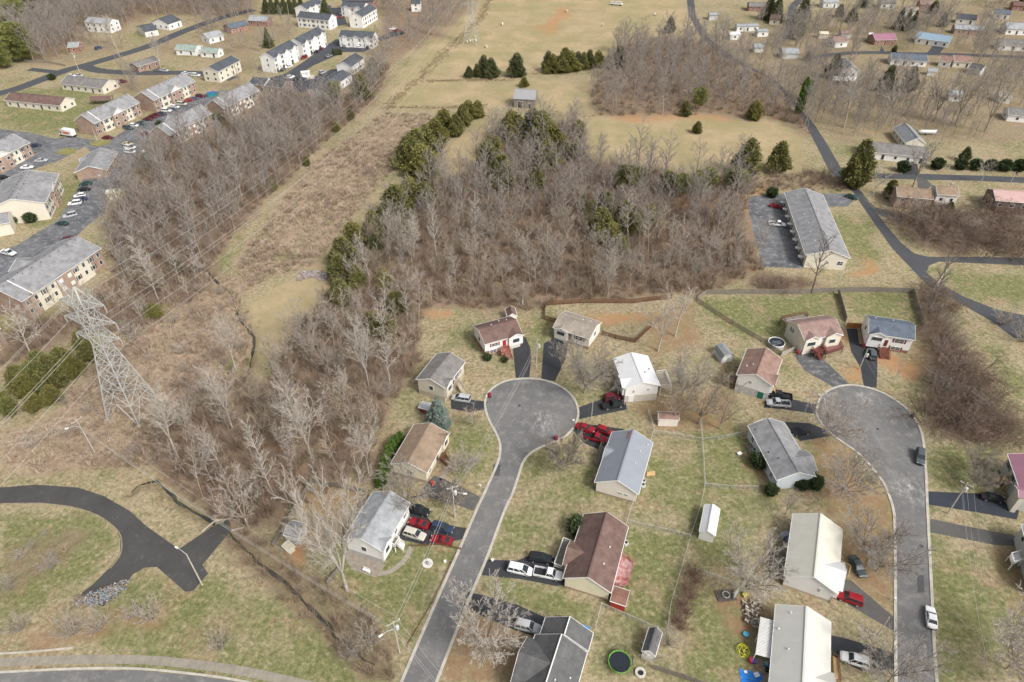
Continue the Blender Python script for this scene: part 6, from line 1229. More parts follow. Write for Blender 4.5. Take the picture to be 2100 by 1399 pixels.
# --- the woods: individuals nearest the camera, the rest one mass
def ok(x, y, r=2.0, roads=True):
    for hx, hy, hr in HOUSES:
        if (x - hx) ** 2 + (y - hy) ** 2 < (hr + r) ** 2: return False
    if roads:
        p = np.array(proj(x, y))
        for poly, bx in PBOX:
            if bx[0] < p[0] < bx[1] and bx[2] < p[1] < bx[3] and pip(p[0:1], p[1:2], poly)[0]: return False
    return True
PBOX = [(p, (min(q[0] for q in p), max(q[0] for q in p), min(q[1] for q in p), max(q[1] for q in p))) for p in PAVED]
def sample(poly, spacing, seed):
    rg = np.random.default_rng(seed); w_ = np.array([G(*p)[:2] for p in poly]); x0, y0 = w_.min(0); x1, y1 = w_.max(0)
    xs, ys = np.meshgrid(np.arange(x0, x1, spacing), np.arange(y0, y1, spacing)); xs = (xs + rg.uniform(-.45, .45, xs.shape) * spacing).ravel(); ys = (ys + rg.uniform(-.45, .45, ys.shape) * spacing).ravel()
    pp = [proj(x, y) for x, y in zip(xs, ys)]; m = pip(np.array([p[0] for p in pp]), np.array([p[1] for p in pp]), poly)
    return [(x, y) for x, y, k in zip(xs, ys, m) if k]
WK = [['spire_pale', 'spire_grey', 'vase_grey', 'vase_pink', 'spire_thin', 'vase_tan', 'spire_grey', 'vase_pink'], ['spire_pale', 'spire_grey', 'spire_thin', 'spire_thin', 'vase_tan', 'vase_pale', 'spire_pale'], ['vase_pink'], ['spire_grey', 'vase_grey', 'spire_dark', 'vase_pink', 'vase_pale'], ['vase_pale', 'vase_grey', 'spire_grey', 'vase_tan'], ['vase_grey', 'spire_grey', 'vase_pale'], ['vase_pink']]
WN = ['the middle wood behind the cul-de-sac houses', 'the wooded slope below the brick apartments', 'the tangled strip at right', 'the wood above the dry field', 'the wood at the top left', 'the wood left of the distant pylon', 'the fence line']
LOOK = {'spire_pale': 'tall pale straight bare tree', 'spire_grey': 'straight brownish bare tree', 'vase_grey': 'forking grey bare tree', 'vase_pink': 'bushy pinkish brown bare tree', 'spire_thin': 'thin pale bare sapling', 'vase_tan': 'low spreading tan bare tree', 'vase_pale': 'pale forking bare tree', 'spire_dark': 'dark trunked bare tree'}
CAND = []
for wi, (sp, hh) in enumerate(((6.2, (9, 17)), (5.8, (10, 17)), (0, 0), (7.2, (11, 17)), (6.2, (12, 20)), (8, (10, 17)), (0, 0))):
    if sp:
        for x, y in sample(WOODS[wi], sp, 50 + wi): CAND.append((math.hypot(x, y), x, y, wi, random.uniform(*hh) * random.choice((.62, .85, 1, 1, 1.12))))
for pi, sp in ((0, 6.3), (1, 8), (7, 8.5), (8, 9), (9, 9), (10, 8), (11, 13)):
    for x, y in sample(LEAFY[pi], sp, 70 + pi):
        if math.sin(x * .05 + 1.5 * math.sin(y * .04)) + math.sin(y * .06) > -.9: CAND.append((math.hypot(x, y), x, y, min(7 + pi, 8), random.uniform(8, 15)))
WN += ['the gardens at the top right', 'the lots around the far left houses']; WK += [['vase_grey', 'vase_pale', 'spire_grey', 'vase_pink'], ['vase_pale', 'vase_tan']]
CAND.sort(); FARP = []; n_ind = 0
for d, x, y, wi, H in CAND:
    if not ok(x, y, 1.5): continue
    px, py = proj(x, y)
    if not (-60 < px < 2160 and -40 < py < 1450): continue
    if n_ind < 235:
        kd = random.choice(WK[wi]); tree(kd, x, y, H * (.8 if 'vase' in kd or 'thin' in kd else 1), LOOK[kd] + ' in ' + WN[wi], 'bare trees of ' + WN[wi], tilt=.05, wide=random.uniform(.85, 1.15)); n_ind += 1
    else: FARP.append((x, y, H))
print('individual wood trees', n_ind, 'far', len(FARP))
def low_tree(seed):
    rg = random.Random(seed); mb = MB(); mb.tube([(0, 0, -.2), (rg.uniform(-.3, .3), rg.uniform(-.3, .3), 6), (0, 0, 12)], [.2, .12, .05], 4, cap=False); tb = TB(seed); tb.C = mb; tb.T = mb; tb.minr = .042
    tr = tb.path(Vector((0, 0, 2.5)), Vector((0, 0, 1)), 10, 5, .06, .05); tb.kids(tr, 12, .14, 0, [(14, .36, 46, .05, .1, .08), (7, .42, 42, .15, .12, .05), (5, .5, 40, .1, .1, .02)])
    V = np.array(mb.v); F = []
    for f in mb.f:
        F.append(f[:3])
        if len(f) == 4: F.append((f[0], f[2], f[3]))
    return V, np.array(F)
def merged(name, protos, pts, m, label=None, cat=None, zs=None):
    Vs, Fs, n = [], [], 0; rg = np.random.default_rng(5)
    for p in pts:
        V, F = protos[rg.integers(len(protos))]; a = rg.uniform(0, 6.283); s_ = p[2]; sz = s_ * (p[3] if len(p) > 3 else 1)
        c, sn = math.cos(a), math.sin(a); W_ = np.stack([V[:, 0] * c - V[:, 1] * sn, V[:, 0] * sn + V[:, 1] * c, V[:, 2]], 1) * (s_, s_, sz) + (p[0], p[1], 0); Vs.append(W_); Fs.append(F + n); n += len(V)
    o = add(name, np_mesh(name, np.concatenate(Vs), np.concatenate(Fs)), None, m); return tag(o, label, cat, None, 'stuff')
FW = bark('far_wood_bark', (.335, .295, .26), 0)
if FARP: merged('distant_woods', [low_tree(s_) for s_ in (1, 2, 3, 4)], [(x, y, H / 12.5) for x, y, H in FARP], FW, 'grey brown mass of distant leafless woodland', 'woodland')
T1_ = G(276, 843)
for x, y in sample(LEAFY[3], 4.6, 97): tree(random.choice(['bare_bush', 'tall_bush']), x, y, random.uniform(1.2, 2.4), 'brown leafless bush in the weedy ditch inside the road loop', 'ditch bushes', 'bare_shrub', 'shrub', wide=1.3)
# --- right hand thicket: vine draped mounds
k = 0
for x, y in sample(WOODS[2], 3.7, 90):
    if ok(x, y, .5): k += 1; tree(random.choice(['vine_mound', 'vine_mound_dark', 'vine_mound', 'tall_bush']), x, y, random.uniform(3.4, 5.8), 'vine draped brown bush in the tangled strip beside the right lane', 'tangled strip bushes', 'bare_shrub', 'shrub', wide=random.uniform(.9, 1.15))
for x, y in sample(WOODS[6], 4.0, 91): tree('vine_mound', x, y, random.uniform(2.2, 3.4), 'low brown bush along the grey board fence behind the apartment block', 'fence line bushes', 'bare_shrub', 'shrub', wide=1.2)
for x, y in sample(LEAFY[5], 5.5, 92): tree(random.choice(['tall_bush', 'vine_mound', 'vine_mound_dark']), x, y, random.uniform(3.5, 6.5), 'grey leafless bush in the thicket beyond the rural lane', 'lane thicket bushes', 'bare_shrub', 'shrub', wide=1.3)
print('thicket', k)
for bi, sp in ((1, 9.0), (0, 15.0)):
    for x, y in sample(BRUSH[bi], sp, 94 + bi):
        if ok(x, y, .5) and math.hypot(x - T1_.x, y - T1_.y) > 6: tree(random.choice(['tall_bush', 'bare_bush', 'bare_bush', 'vine_mound']), x, y, random.uniform(1.6, 3.6) * (1 if bi else .6), 'leafless brown bush scattered in the rough clearing under the power lines', 'clearing bushes', 'bare_shrub', 'shrub', wide=1.2)
# --- undergrowth, weeds and brush: ground cover no one could count
def sticks(seed, n, spread, h, w_, droop=0):
    rg = np.random.default_rng(seed); a = rg.uniform(0, 6.283, n); r = spread * np.sqrt(rg.uniform(0, 1, n)); P = np.stack([r * np.cos(a) * .6, r * np.sin(a) * .6, np.full(n, -.05)], 1)
    hh = h * rg.uniform(.45, 1.1, n); E = P + np.stack([r * np.cos(a) + rg.normal(0, .25, n) * h, r * np.sin(a) + rg.normal(0, .25, n) * h, hh], 1); b = rg.uniform(0, 3.14, n); q = np.stack([np.cos(b), np.sin(b), 0 * b], 1) * w_
    Mi = (P + E) / 2 + np.stack([0 * b, 0 * b, hh * .18], 1); V = np.stack([P - q, P + q, Mi - q * .7, Mi + q * .7, E], 1).reshape(-1, 3); i = np.arange(n)[:, None] * 5
    F = np.concatenate([i + np.array([[0, 1, 3]]), i + np.array([[0, 3, 2]]), i + np.array([[2, 3, 4]])]); return V, F
UG = bark('undergrowth_stems', (.29, .22, .165), 0); BR = bark('dry_brush_stems', (.46, .37, .27), 0); WD = bark('dry_weeds', (.40, .31, .20), 0); BR2 = bark('brown_brush_stems', (.30, .22, .17), 0); GB = mat('green_weeds', (.17, .19, .06), .9, .2, .3)
pts = []
for wi in (0, 1, 3):
    for x, y in sample(WOODS[wi], 2.6 if wi < 2 else 5, 120 + wi):
        if ok(x, y, .3): pts.append((x, y, random.uniform(.7, 1.6)))
for pi in (2, 4, 6):
    for x, y in sample(LEAFY[pi], 2.4, 130 + pi):
        if ok(x, y, .3): pts.append((x, y, random.uniform(.5, 1.2)))
merged('woodland_undergrowth', [sticks(s_, 46, 1.1, 2.2, .03) for s_ in range(4)] + [sticks(80 + s_, 50, 1.3, 4.4, .03) for s_ in range(3)], pts, UG, 'brown twiggy undergrowth covering the woodland floor', 'undergrowth'); print('undergrowth', len(pts))
p1, p2, p3 = [], [], []
for bi in (0, 1):
    for x, y in sample(BRUSH[bi], 1.25, 140 + bi):
        if not ok(x, y, .2): continue
        v = math.sin(x * .11 + 2 * math.sin(y * .07)) + math.sin(y * .13 + 1.5 * math.sin(x * .09)); q = random.random()
        if q < .25 + .12 * v: continue
        c_ = v + random.gauss(0, 1.3); (p1 if c_ > -.5 else p2 if c_ > -2.2 else p3).append((x, y, random.choice((.4, .7, 1.0, 1.5)) * random.uniform(.7, 1.3)))
B_ = [sticks(20 + s_, 30, .9, 1.15, .034) for s_ in range(7)]
merged('dry_brush', B_, p1, BR, 'pale dry brush covering the power line clearing', 'brush'); merged('brown_brush', B_, p2, BR2, 'darker brown brush patches in the power line clearing', 'brush'); merged('green_weeds', B_, [(x, y, s_ * .55) for x, y, s_ in p3], GB, 'low green weeds in the clearing', 'weeds')
p1 = []
for ln, wd in [([(860,165),(900,120),(985,40),(1010,-10)], 1.6), ([(860,165),(900,120),(985,40),(1010,-10)], 1.6), ([(790,225),(850,168)], 1.6), ([(790,225),(850,168)], 1.6), ([(860,168),(960,165),(1050,165)], 1.2), ([(860,168),(960,165),(1050,165)], 1.2), ([(795,220),(900,222),(1000,216)], 1.2), ([(795,220),(900,222),(1000,216)], 1.2), ([(1105,230),(1180,238),(1260,235)], 2.5), ([(1000,160),(1120,150),(1230,142)], 1.2), ([(470,1092),(600,1208),(700,1312),(785,1372)], 2.4), ([(280,1000),(340,1004),(420,1062),(470,1092)], 1.8), ([(0,1200),(120,1130),(182,1092)], 3.0), ([(420,555),(490,650),(515,740)], 2.0)]:
    w_ = [G(*p) for p in ln]
    for a, b_ in zip(w_[:-1], w_[1:]):
        for i in range(int((b_ - a).length * 1.7)): q = a.lerp(b_, random.random()); p1.append((q.x + random.gauss(0, wd), q.y + random.gauss(0, wd * .8), random.uniform(.5, 1.2)))
p1 = [p for p in p1 if ok(p[0], p[1], .2) and min(float(seg_dist(np.array(p[0]), np.array(p[1]), c)) for c in CREEKW) > .9]
merged('ditch_weeds', [sticks(40 + s_, 24, .7, 1.2, .03) for s_ in range(4)], p1, WD, 'brown weeds along ditches and old fence lines', 'weeds')
# lawn tufts: short dry grass breaking up the turf edges
p1 = []
for poly in ([(0,1050),(240,1050),(250,1120),(200,1180),(0,1350)], [(200,1250),(420,1190),(760,1399),(300,1399)], [(0,880),(250,900),(420,1060),(300,1080),(160,998),(0,992)]):
    for x, y in sample(poly, 1.5, 160):
        if ok(x, y, .2): p1.append((x, y, random.uniform(.25, .5)))
merged('grass_tufts', [sticks(60 + s_, 18, 1.0, .6, .03) for s_ in range(3)], p1, mat('dry_tuft', (.34, .285, .14), .95, .2, .2), 'short dry grass tufts on the rough verge', 'grass')
# ---------------------------------------------------------------- pylons and power lines
T1, T2 = G(276, 843), G(967, 90)
dirv = (T2 - T1); span = dirv.length; dirv.normalize(); ang = math.atan2(dirv.y, dirv.x)
def pylon(base, H, label, k_=1.0):
    """lattice tower: local +x along the line, arms along local y"""
    o = thing('steel_pylon', label, 'pylon', base, ang); hw = H * .118; waist = H * .58; ww = H * .034; m = MB(); r = .075
    def leg(z): return hw + (ww - hw) * min(1, z / waist)
    zs = [0, .15, .27, .37, .45, .52, .58, .66, .74, .82, .90, 1.0]; zs = [z * H for z in zs]
    cor = [(-1, -1), (1, -1), (1, 1), (-1, 1)]
    lg = [MB() for _ in cor]
    for i in range(len(zs) - 1):
        a, b = leg(zs[i]), leg(zs[i + 1])
        if i == len(zs) - 2: b = .12
        for j in range(4):
            (x0, y0), (x1, y1) = cor[j], cor[(j + 1) % 4]
            lg[j].bar((x0 * a, y0 * a, zs[i]), (x0 * b, y0 * b, zs[i + 1]), (.26 if i < 6 else .19) * k_)
            A, B_, C_, D = Vector((x0 * a, y0 * a, zs[i])), Vector((x1 * a, y1 * a, zs[i])), Vector((x1 * b, y1 * b, zs[i + 1])), Vector((x0 * b, y0 * b, zs[i + 1]))
            if i == 0:
                mid = (C_ + D) / 2; m.bar(A, mid, .15 * k_); m.bar(B_, mid, .15 * k_)
                for t_ in (.35, .68): m.bar(A.lerp(D, t_), A.lerp(mid, t_), .09 * k_); m.bar(B_.lerp(C_, t_), B_.lerp(mid, t_), .09 * k_)
            else: m.bar(A, C_, .13 * k_); m.bar(B_, D, .13 * k_)
            m.bar(D, C_, .13 * k_)
            if i in (1, 2): m.bar((A + D) / 2, (B_ + C_) / 2, .08 * k_); m.bar((A + B_) / 2, (C_ + D) / 2, .08 * k_)
    m.build('lattice', GALV, o)
    for q in lg: q.build('leg', GALV, o)
    tips = []
    for z, ln in ((.62, .155), (.745, .175), (.87, .15)):
        for sg in (-1, 1):
            ar = MB(); zz = z * H; w_ = ww; L_ = ln * H; tip = Vector((0, sg * L_, zz + .02 * H)); n = 4
            rt = [Vector((s_ * w_, sg * w_, zz + d)) for s_ in (-1, 1) for d in (0, .065 * H)]
            for q in rt: ar.bar(q, tip, .14 * k_)
            for i in range(1, n):
                t_ = i / n; P = [q.lerp(tip, t_) for q in rt]
                for a, b in ((0, 1), (2, 3), (0, 2), (1, 3)): ar.bar(P[a], P[b], .09 * k_)
                Q = [q.lerp(tip, (i - 1) / n) for q in rt]; ar.bar(Q[0], P[1], .08 * k_); ar.bar(Q[2], P[3], .08 * k_)
            a_ = ar.build('cross_arm', GALV, o)
            ins = MB(); ins.tube([tip, tip - Vector((0, 0, 1.9))], .09, 6)
            for k in range(9): ins.lathe([(.05, -.03), (.17, 0), (.05, .03)], (tip.x, tip.y, tip.z - .3 - k * .17), 8)
            ins.build('insulator', mat('insulator_glaze', (.45, .42, .38), .3), a_); tips.append((sg * L_, zz + .02 * H - 1.9))
    pk = MB()
    for sg in (-1, 1):
        for s_ in (-1, 1): pk.bar((s_ * ww * .7, sg * ww, .93 * H), (0, sg * .10 * H, 1.03 * H), .12 * k_)
        pk.bar((0, 0, .90 * H), (0, sg * .10 * H, 1.03 * H), .1 * k_); tips.append((sg * .10 * H, 1.03 * H))
    pk.build('earth_wire_peak', GALV, o); ft = MB()
    for x, y in cor: ft.box((x * hw, y * hw, .1), (.8, .8, .6))
    ft.build('footing', CONC, o); HOUSES.append((base.x, base.y, 5)); return tips
H1 = height(276, 843, 588); print('pylon height', H1)
tips = pylon(T1, H1, 'tall steel lattice pylon with three pairs of arms rising from the brush at left', .82); pylon(T2, H1 * .92, 'distant steel lattice pylon in the upper field', .6)
nrm = Vector((-dirv.y, dirv.x, 0))
def wire(name, a, b, sag, r, label, group, m=WIREM):
    a, b = Vector(a), Vector(b); n = 28; pts = []
    for i in range(n + 1):
        t_ = i / n; p = a.lerp(b, t_); p.z -= sag * 4 * t_ * (1 - t_); pts.append(p)
    return MB().tube(pts, r, 4).build(name, m, None, label=label, cat='wire', group=group)
T0 = T1 - dirv * 150
for y, z in tips:
    e = .9 if z > H1 * .95 else 1
    wire('power_line', T1 + nrm * y + Vector((0, 0, z)), T2 + nrm * y + Vector((0, 0, z * .92)), 12 if e == 1 else 9, .036 if e == 1 else .026, 'power line strung between the two steel pylons', 'pylon wires')
    wire('power_line', T1 + nrm * y + Vector((0, 0, z)), T0 + nrm * y + Vector((0, 0, z)), 5, .036 if e == 1 else .026, 'power line leaving the near pylon toward the left edge', 'pylon wires leaving left')
# ---------------------------------------------------------------- utility poles and lamps
POLE = {}
def pole(key, base, top, label, arm=None, lamp=None, tr=False, steel=False, r=.15, cat='utility pole'):
    g = G(*base); H = height(base[0], base[1], top); o = thing('utility_pole' if cat == 'utility pole' else 'street_lamp', label, cat, g, 0)
    MB().tube([(0, 0, -.3), (0, 0, H)], [r, r * .65], 8).build('post', GALV if steel else POLEW, o); POLE[key] = (g, H)
    if arm is not None:
        a = R(arm); d = Vector((math.cos(a), math.sin(a), 0)); mb = MB(); mb.bar(d * -1.2 + Vector((0, 0, H - .5)), d * 1.2 + Vector((0, 0, H - .5)), .12, .14); ar = mb.build('cross_arm', POLEW, o)
        mb = MB(); [mb.lathe([(.04, 0), (.09, .08), (.06, .2), (.02, .24)], tuple(d * q + Vector((0, 0, H - .44))), 8) for q in (-1.1, 0, 1.1)]; mb.build('insulator', TRIM, ar)
    if lamp is not None:
        a = R(lamp); d = Vector((math.cos(a), math.sin(a), 0)); zl = H * (.97 if cat != 'utility pole' else .78)
        l = MB().tube([(0, 0, zl), d * 1.2 + Vector((0, 0, zl + .5)), d * 2.4 + Vector((0, 0, zl + .45))], .06, 6).build('lamp_arm', GALV, o); MB().box(d * 2.6 + Vector((0, 0, zl + .42)), (.7, .3, .18), a).build('lamp_head', TRIM, l)
    if tr: MB().lathe([(.1, 0), (.33, .05), (.33, .95), (.2, 1.05), (.03, 1.1)], (.5, 0, H - 2.6), 12).build('transformer', mat('transformer_grey', (.55, .56, .56), .4), o)
    return g, H
pole('a', (197,932), 859, 'grey utility pole with lamp arm in the brush below the pylon', 60, 200); pole('b', (820,1340), 1274, 'utility pole with transformer and lamp at the creek mouth beside the road', 30, 215, True); pole('c', (933,1062), 997, 'utility pole with lamp over the worn driveway', 20, -10, True)
pole('d', (1212,864), 812, 'plain pole beside the driveway with the dark red SUV', r=.1); pole('e', (1100,756), 696, 'pole between the two upper driveways of the first cul-de-sac', None, None, True); pole('f', (1648,852), 797, 'thin pole beside the driveway with two pickups', r=.09)
pole('g', (1762,757), 716, 'pole in the grass between the two upper right driveways', None, None, True); pole('h', (1943,1054), 990, 'utility pole with transformer beside the blue black driveway', 140, None, True); pole('i', (415,1200), 1136, 'wooden street lamp at the end of the road stub', None, 150, cat='street lamp'); pole('j', (1005,1210), 1166, 'small white pole beside the minivan driveway', r=.08, steel=True)
pole('k', (1713,597), 541, 'white pole by the fence behind the apartment block', r=.11, steel=True); pole('l', (1944,349), 299, 'wooden pole among the round evergreen bushes'); pole('m', (1800,1302), 1266, 'leaning wooden pole on the lawn by the street at right'); pole('n', (163,148), 108, 'utility pole at the far left road junction', 20, None, True); pole('o', (246,117), 80, 'utility pole beside the far left road')
pole('p', (593,33), 8, 'tan pole in front of the dark evergreen screen'); pole('q', (1651,62), 28, 'white pole beside the upper lane'); pole('r', (237,410), 362, 'lamp pole standing by the two pale dumpster boxes', None, 170, steel=True, cat='street lamp'); pole('s', (262,384), 313, 'lamp pole on the right edge of the parking lot', steel=True, cat='street lamp'); pole('t', (299,310), 272, 'lamp pole at the corner of the brick end wall', steel=True, cat='street lamp'); pole('u', (200,290), 258, 'lamp pole on the entrance lawn island', steel=True, cat='street lamp'); pole('v', (556,153), 118, 'white pole at the corner of the townhouses', steel=True); pole('w', (1415,30), 15, 'white roadside pole upper of two at the lane bend'); pole('x', (1420,45), 22, 'white roadside pole lower of two at the lane bend')
def span_(a, b, hs, off, sag, r, label, group):
    (ga, ha), (gb, hb) = POLE[a] if isinstance(a, str) else a, POLE[b] if isinstance(b, str) else b
    d = (gb - ga); d.z = 0; d.normalize(); n = Vector((-d.y, d.x, 0))
    for h_, of in zip(hs, off): wire('overhead_wire', ga + n * of + Vector((0, 0, ha + h_)), gb + n * of + Vector((0, 0, hb + h_)), sag, r, label, group)
span_('a', 'b', (-.2, -.2, -2.6, -2.9), (-1, 1, .1, -.2), 2.5, .025, 'overhead wire along the creek from pole to pole', 'creek wires')
off = (G(-160, 1000), POLE['a'][1]); span_('a', off, (-.2, -.2, -1.6, -2.6), (-1, 1, 0, .1), 1.5, .025, 'overhead wire from the brush pole to the left edge', 'left edge wires')
off = (G(1000, 1560), 10); span_('b', off, (-.2, -.2, -2.2), (-.8, .8, 0), 1.0, .025, 'overhead wire crossing the bottom of the road', 'road crossing wires')
span_('b', 'c', (-.6, -2.6), (0, .1), 1.2, .03, 'overhead wire over the green front lawn', 'lawn wires'); span_('c', 'e', (-.6, -2.4, -2.7), (0, .1, -.1), 2.0, .025, 'overhead wire across the first cul-de-sac', 'cul-de-sac wires')
off = (G(2010, 1560), 11); span_('h', off, (-.2, -.2, -.5, -2.5), (-1.1, 1.1, 0, .1), 2.0, .02, 'overhead wire over the right hand lawn', 'right lawn wires'); span_('h', 'g', (-.6, -2.4), (0, .1), 2.2, .02, 'overhead wire across the second cul-de-sac', 'second cul-de-sac wires')
span_('q', 'l', (-.4,), (0,), 3, .02, 'overhead wire across the gardens at the top right', 'garden wires'); span_('n', 'o', (-.4, -1.6), (0, .1), 1, .02, 'overhead wire along the far left road', 'far road wires')
# ---------------------------------------------------------------- fences
def fence(px, h, label, kind='board', m=OLDWOOD, group=None, step=2.4):
    w_ = [G(*p) for p in px]; o = thing({'board': 'board_fence', 'picket': 'picket_fence', 'chain': 'chain_link_fence', 'split': 'board_fence'}[kind], label, 'fence', w_[0]); c = w_[0]; pan, rl = MB(), MB(); posts = []
    for a, b in zip(w_[:-1], w_[1:]):
        L = (b - a).length; n = max(1, round(L / step)); d = (b - a) / L; an = math.atan2(d.y, d.x)
        for i in range(n + 1): posts.append(a.lerp(b, i / n) - c)
        if kind == 'board':
            k = int(L / .15)
            for i in range(k):
                p = a.lerp(b, (i + .5) / k) - c; pan.box((p.x, p.y, h / 2 + random.uniform(-.03, .03)), (.142, .025, h), an)
        elif kind == 'picket':
            k = int(L / .2)
            for i in range(k): p = a.lerp(b, (i + .5) / k) - c; pan.box((p.x, p.y, h / 2), (.12, .03, h), an)
        elif kind == 'split':
            for z in (.25, .6, .95, 1.3):
                if z < h: pan.bar(a - c + Vector((0, 0, z)), b - c + Vector((0, 0, z)), .03, .2)
        else:
            k = max(2, int(L / .5))
            for z in (.05, h * .35, h * .68): pan.bar(a - c + Vector((0, 0, z)), b - c + Vector((0, 0, z)), .012)
            for i in range(k):
                p, q = a.lerp(b, i / k) - c, a.lerp(b, (i + 1) / k) - c
                pan.bar(p, q + Vector((0, 0, h)), .012); pan.bar(p + Vector((0, 0, h)), q, .012)
            rl.bar(a - c + Vector((0, 0, h)), b - c + Vector((0, 0, h)), .06)
        if kind in ('board', 'picket'):
            nn = Vector((-d.y, d.x, 0)) * .05
            for z in (.35, h * .55, h - .25): rl.bar(a - c + nn + Vector((0, 0, z)), b - c + nn + Vector((0, 0, z)), .05, .1)
    pan.build('fence_panel' if kind != 'chain' else 'mesh_wire', m, o)
    if rl.v: rl.build('rail', m, o)
    mb0 = MB().box((0, 0, (h + .1) / 2), (.11 if kind != 'chain' else .07,) * 2 + (h + .1,)).mesh('post'); mb0.materials.append(m)
    for p in posts[:95]:
        q = bpy.data.objects.new('post', mb0); COL.objects.link(q); q.parent = o; q.location = p
    return o
fence([(1430,616),(1447,604),(1545,603),(1640,603),(1716,599)], 1.8, 'long grey board fence behind the lawn with the apartment block beyond'); fence([(1720,599),(1800,599),(1870,601)], 1.8, 'grey board fence with dark posts closing the back of the small green lawn'); fence([(1871,602),(1880,635),(1892,672)], 1.8, 'grey board fence along the brown thicket'); fence([(1718,603),(1728,638),(1734,660)], 1.8, 'grey board fence dividing the two green back lawns')
fence([(1427,617),(1500,665),(1560,700),(1600,729)], 1.5, 'long dark slatted fence running diagonally past the gambrel shed', 'split', OLDWOOD); fence([(1602,730),(1632,717)], 1.4, 'short grey fence with gate beside the round pool', 'board', mat('silver_wood', (.40, .37, .32), .9, .15, 3)); fence([(1735,672),(1766,673)], 1.7, 'orange stained fence between two houses', 'board', ORANGEWOOD); fence([(1876,682),(1893,676)], 1.6, 'short grey fence beside the blue grey roofed house')
fence([(1117,655),(1118,627),(1190,622),(1300,622),(1345,616),(1376,614)], 1.7, 'long brown picket fence along the foot of the middle wood', 'picket', BROWNWOOD); fence([(1117,656),(1141,663)], 1.7, 'short dark brown fence left of the tan roof', 'picket', BROWNWOOD); fence([(1234,686),(1262,695),(1302,703),(1335,672)], 1.5, 'brown fence closing the yard right of the tan roofed house', 'picket', BROWNWOOD)
fence([(562,1122),(600,1055),(641,990),(690,1000),(748,1013)], 1.6, 'weathered board fence round the corner of the yard with the large pale tree', 'board', OLDWOOD); fence([(672,1200),(690,1178),(702,1168)], 1.5, 'short weathered fence beside the large pale tree', 'board', OLDWOOD); fence([(1338,1372),(1400,1392),(1450,1410)], 1.6, 'grey board fence at the bottom behind the fire ring')
fence([(1329,846),(1341,884),(1333,910)], 1.2, 'chain link fence beside the pinkish shed', 'chain', GALV); fence([(1342,889),(1380,895),(1440,906)], 1.2, 'chain link fence below the pinkish shed', 'chain', GALV); fence([(1440,906),(1490,899),(1535,889)], 1.2, 'chain link fence up to the pale blue house', 'chain', GALV); fence([(1436,868),(1440,906),(1445,998),(1436,1040),(1415,1104),(1398,1165),(1375,1240),(1368,1290)], 1.2, 'long chain link fence down the middle of the back lawns', 'chain', GALV); fence([(1446,998),(1500,1003),(1552,1004)], 1.2, 'chain link fence below the pale blue house', 'chain', GALV); fence([(1306,1010),(1292,1050),(1284,1080)], 1.2, 'chain link fence between the blue grey metal roof and brown roof', 'chain', GALV)
fence([(1287,1073),(1350,1088),(1414,1103)], 1.2, 'chain link fence across the lawn behind the dark brown roof', 'chain', GALV); fence([(1233,1243),(1290,1268),(1348,1294)], 1.2, 'chain link fence behind the red shed', 'chain', GALV); fence([(1233,1243),(1221,1290)], 1.2, 'chain link fence beside the dark grey garage', 'chain', GALV); fence([(1415,1168),(1470,1187),(1530,1210)], 1.2, 'chain link fence running into the cluttered garden bed', 'chain', GALV)
fence([(845,1122),(900,1118),(945,1128)], .9, 'low dark fence below the red sports cars', 'split', BROWNWOOD); fence([(935,1135),(885,1240),(835,1325)], .5, 'low dark timber edging along the green lawn by the road', 'split', BROWNWOOD); fence([(52,128),(100,130),(135,137)], 1.4, 'pale fence by the far left road', 'split', OLDWOOD)
# ---------------------------------------------------------------- yard things
def disc(px, name, label, cat, prof, m, k=28, loc=None):
    g = G(*px); o = thing(name, label, cat, g); b = MB(); b.smooth = False; b.lathe(prof, (0, 0, 0), k).build(loc or 'body', m, o); return o
def ring(o, name, r, z, t_, m, k=36):
    pts = [(r * math.cos(6.2832 * i / k), r * math.sin(6.2832 * i / k), z) for i in range(k + 1)]; return MB().tube(pts, t_, 6, cap=False).build(name, m, o)
POOLW = mat('dark_pool_cover', (.02, .03, .042), .35)
o = disc((1591,708), 'swimming_pool', 'round above ground pool with dark cover and white rim beside the cream house', 'pool', [(2.2, 0), (2.2, 1.1), (2.1, 1.12), (2.1, .98), (.02, .95)], mat('pool_wall', (.50, .50, .49), .5)); MB().lathe([(2.05, 1.0), (.02, .99)], (0, 0, 0), 28).build('cover', POOLW, o); ring(o, 'rim', 2.17, 1.13, .11, TRIM); bl = MB(); [bl.bar((-1.7 + .3 * i, -1.2 + i * .8, 1.04), (1.2, -.4 + i * .5, 1.04), .03) for i in range(3)]; bl.build('tie_cord', TRIM, o)
def trampoline(px, r, label, rim):
    g = G(*px); o = thing('trampoline', label, 'trampoline', g); MB().lathe([(r * .86, .88), (.02, .86)], (0, 0, 0), 32).build('jumping_mat', mat('jump_mat', (.02, .025, .035), .6), o); ring(o, 'rim_pad', r * .92, .9, .1, rim)
    for i in range(6):
        a = i * 1.047; p = Vector((math.cos(a) * r, math.sin(a) * r, 0)); MB().tube([p, p + Vector((0, 0, 2.6))], .035, 6).build('leg', BLACKP, o)
    nt_ = MB(); k = 48
    for i in range(k):
        a, b = 6.2832 * i / k, 6.2832 * (i + 1) / k; A = Vector((math.cos(a) * r, math.sin(a) * r, 0)); B = Vector((math.cos(b) * r, math.sin(b) * r, 0))
        for z0, z1 in ((.9, 1.75), (1.75, 2.6)): nt_.bar(A + Vector((0, 0, z0)), B + Vector((0, 0, z1)), .012); nt_.bar(A + Vector((0, 0, z1)), B + Vector((0, 0, z0)), .012)
    nt_.build('safety_net', BLACKP, o); ring(o, 'top_hoop', r, 2.6, .03, BLACKP); return o
trampoline((1270,1362), 2.15, 'round trampoline with bright green rim and net below the narrow two tone shed', mat('lime_pad', (.16, .42, .06), .6))
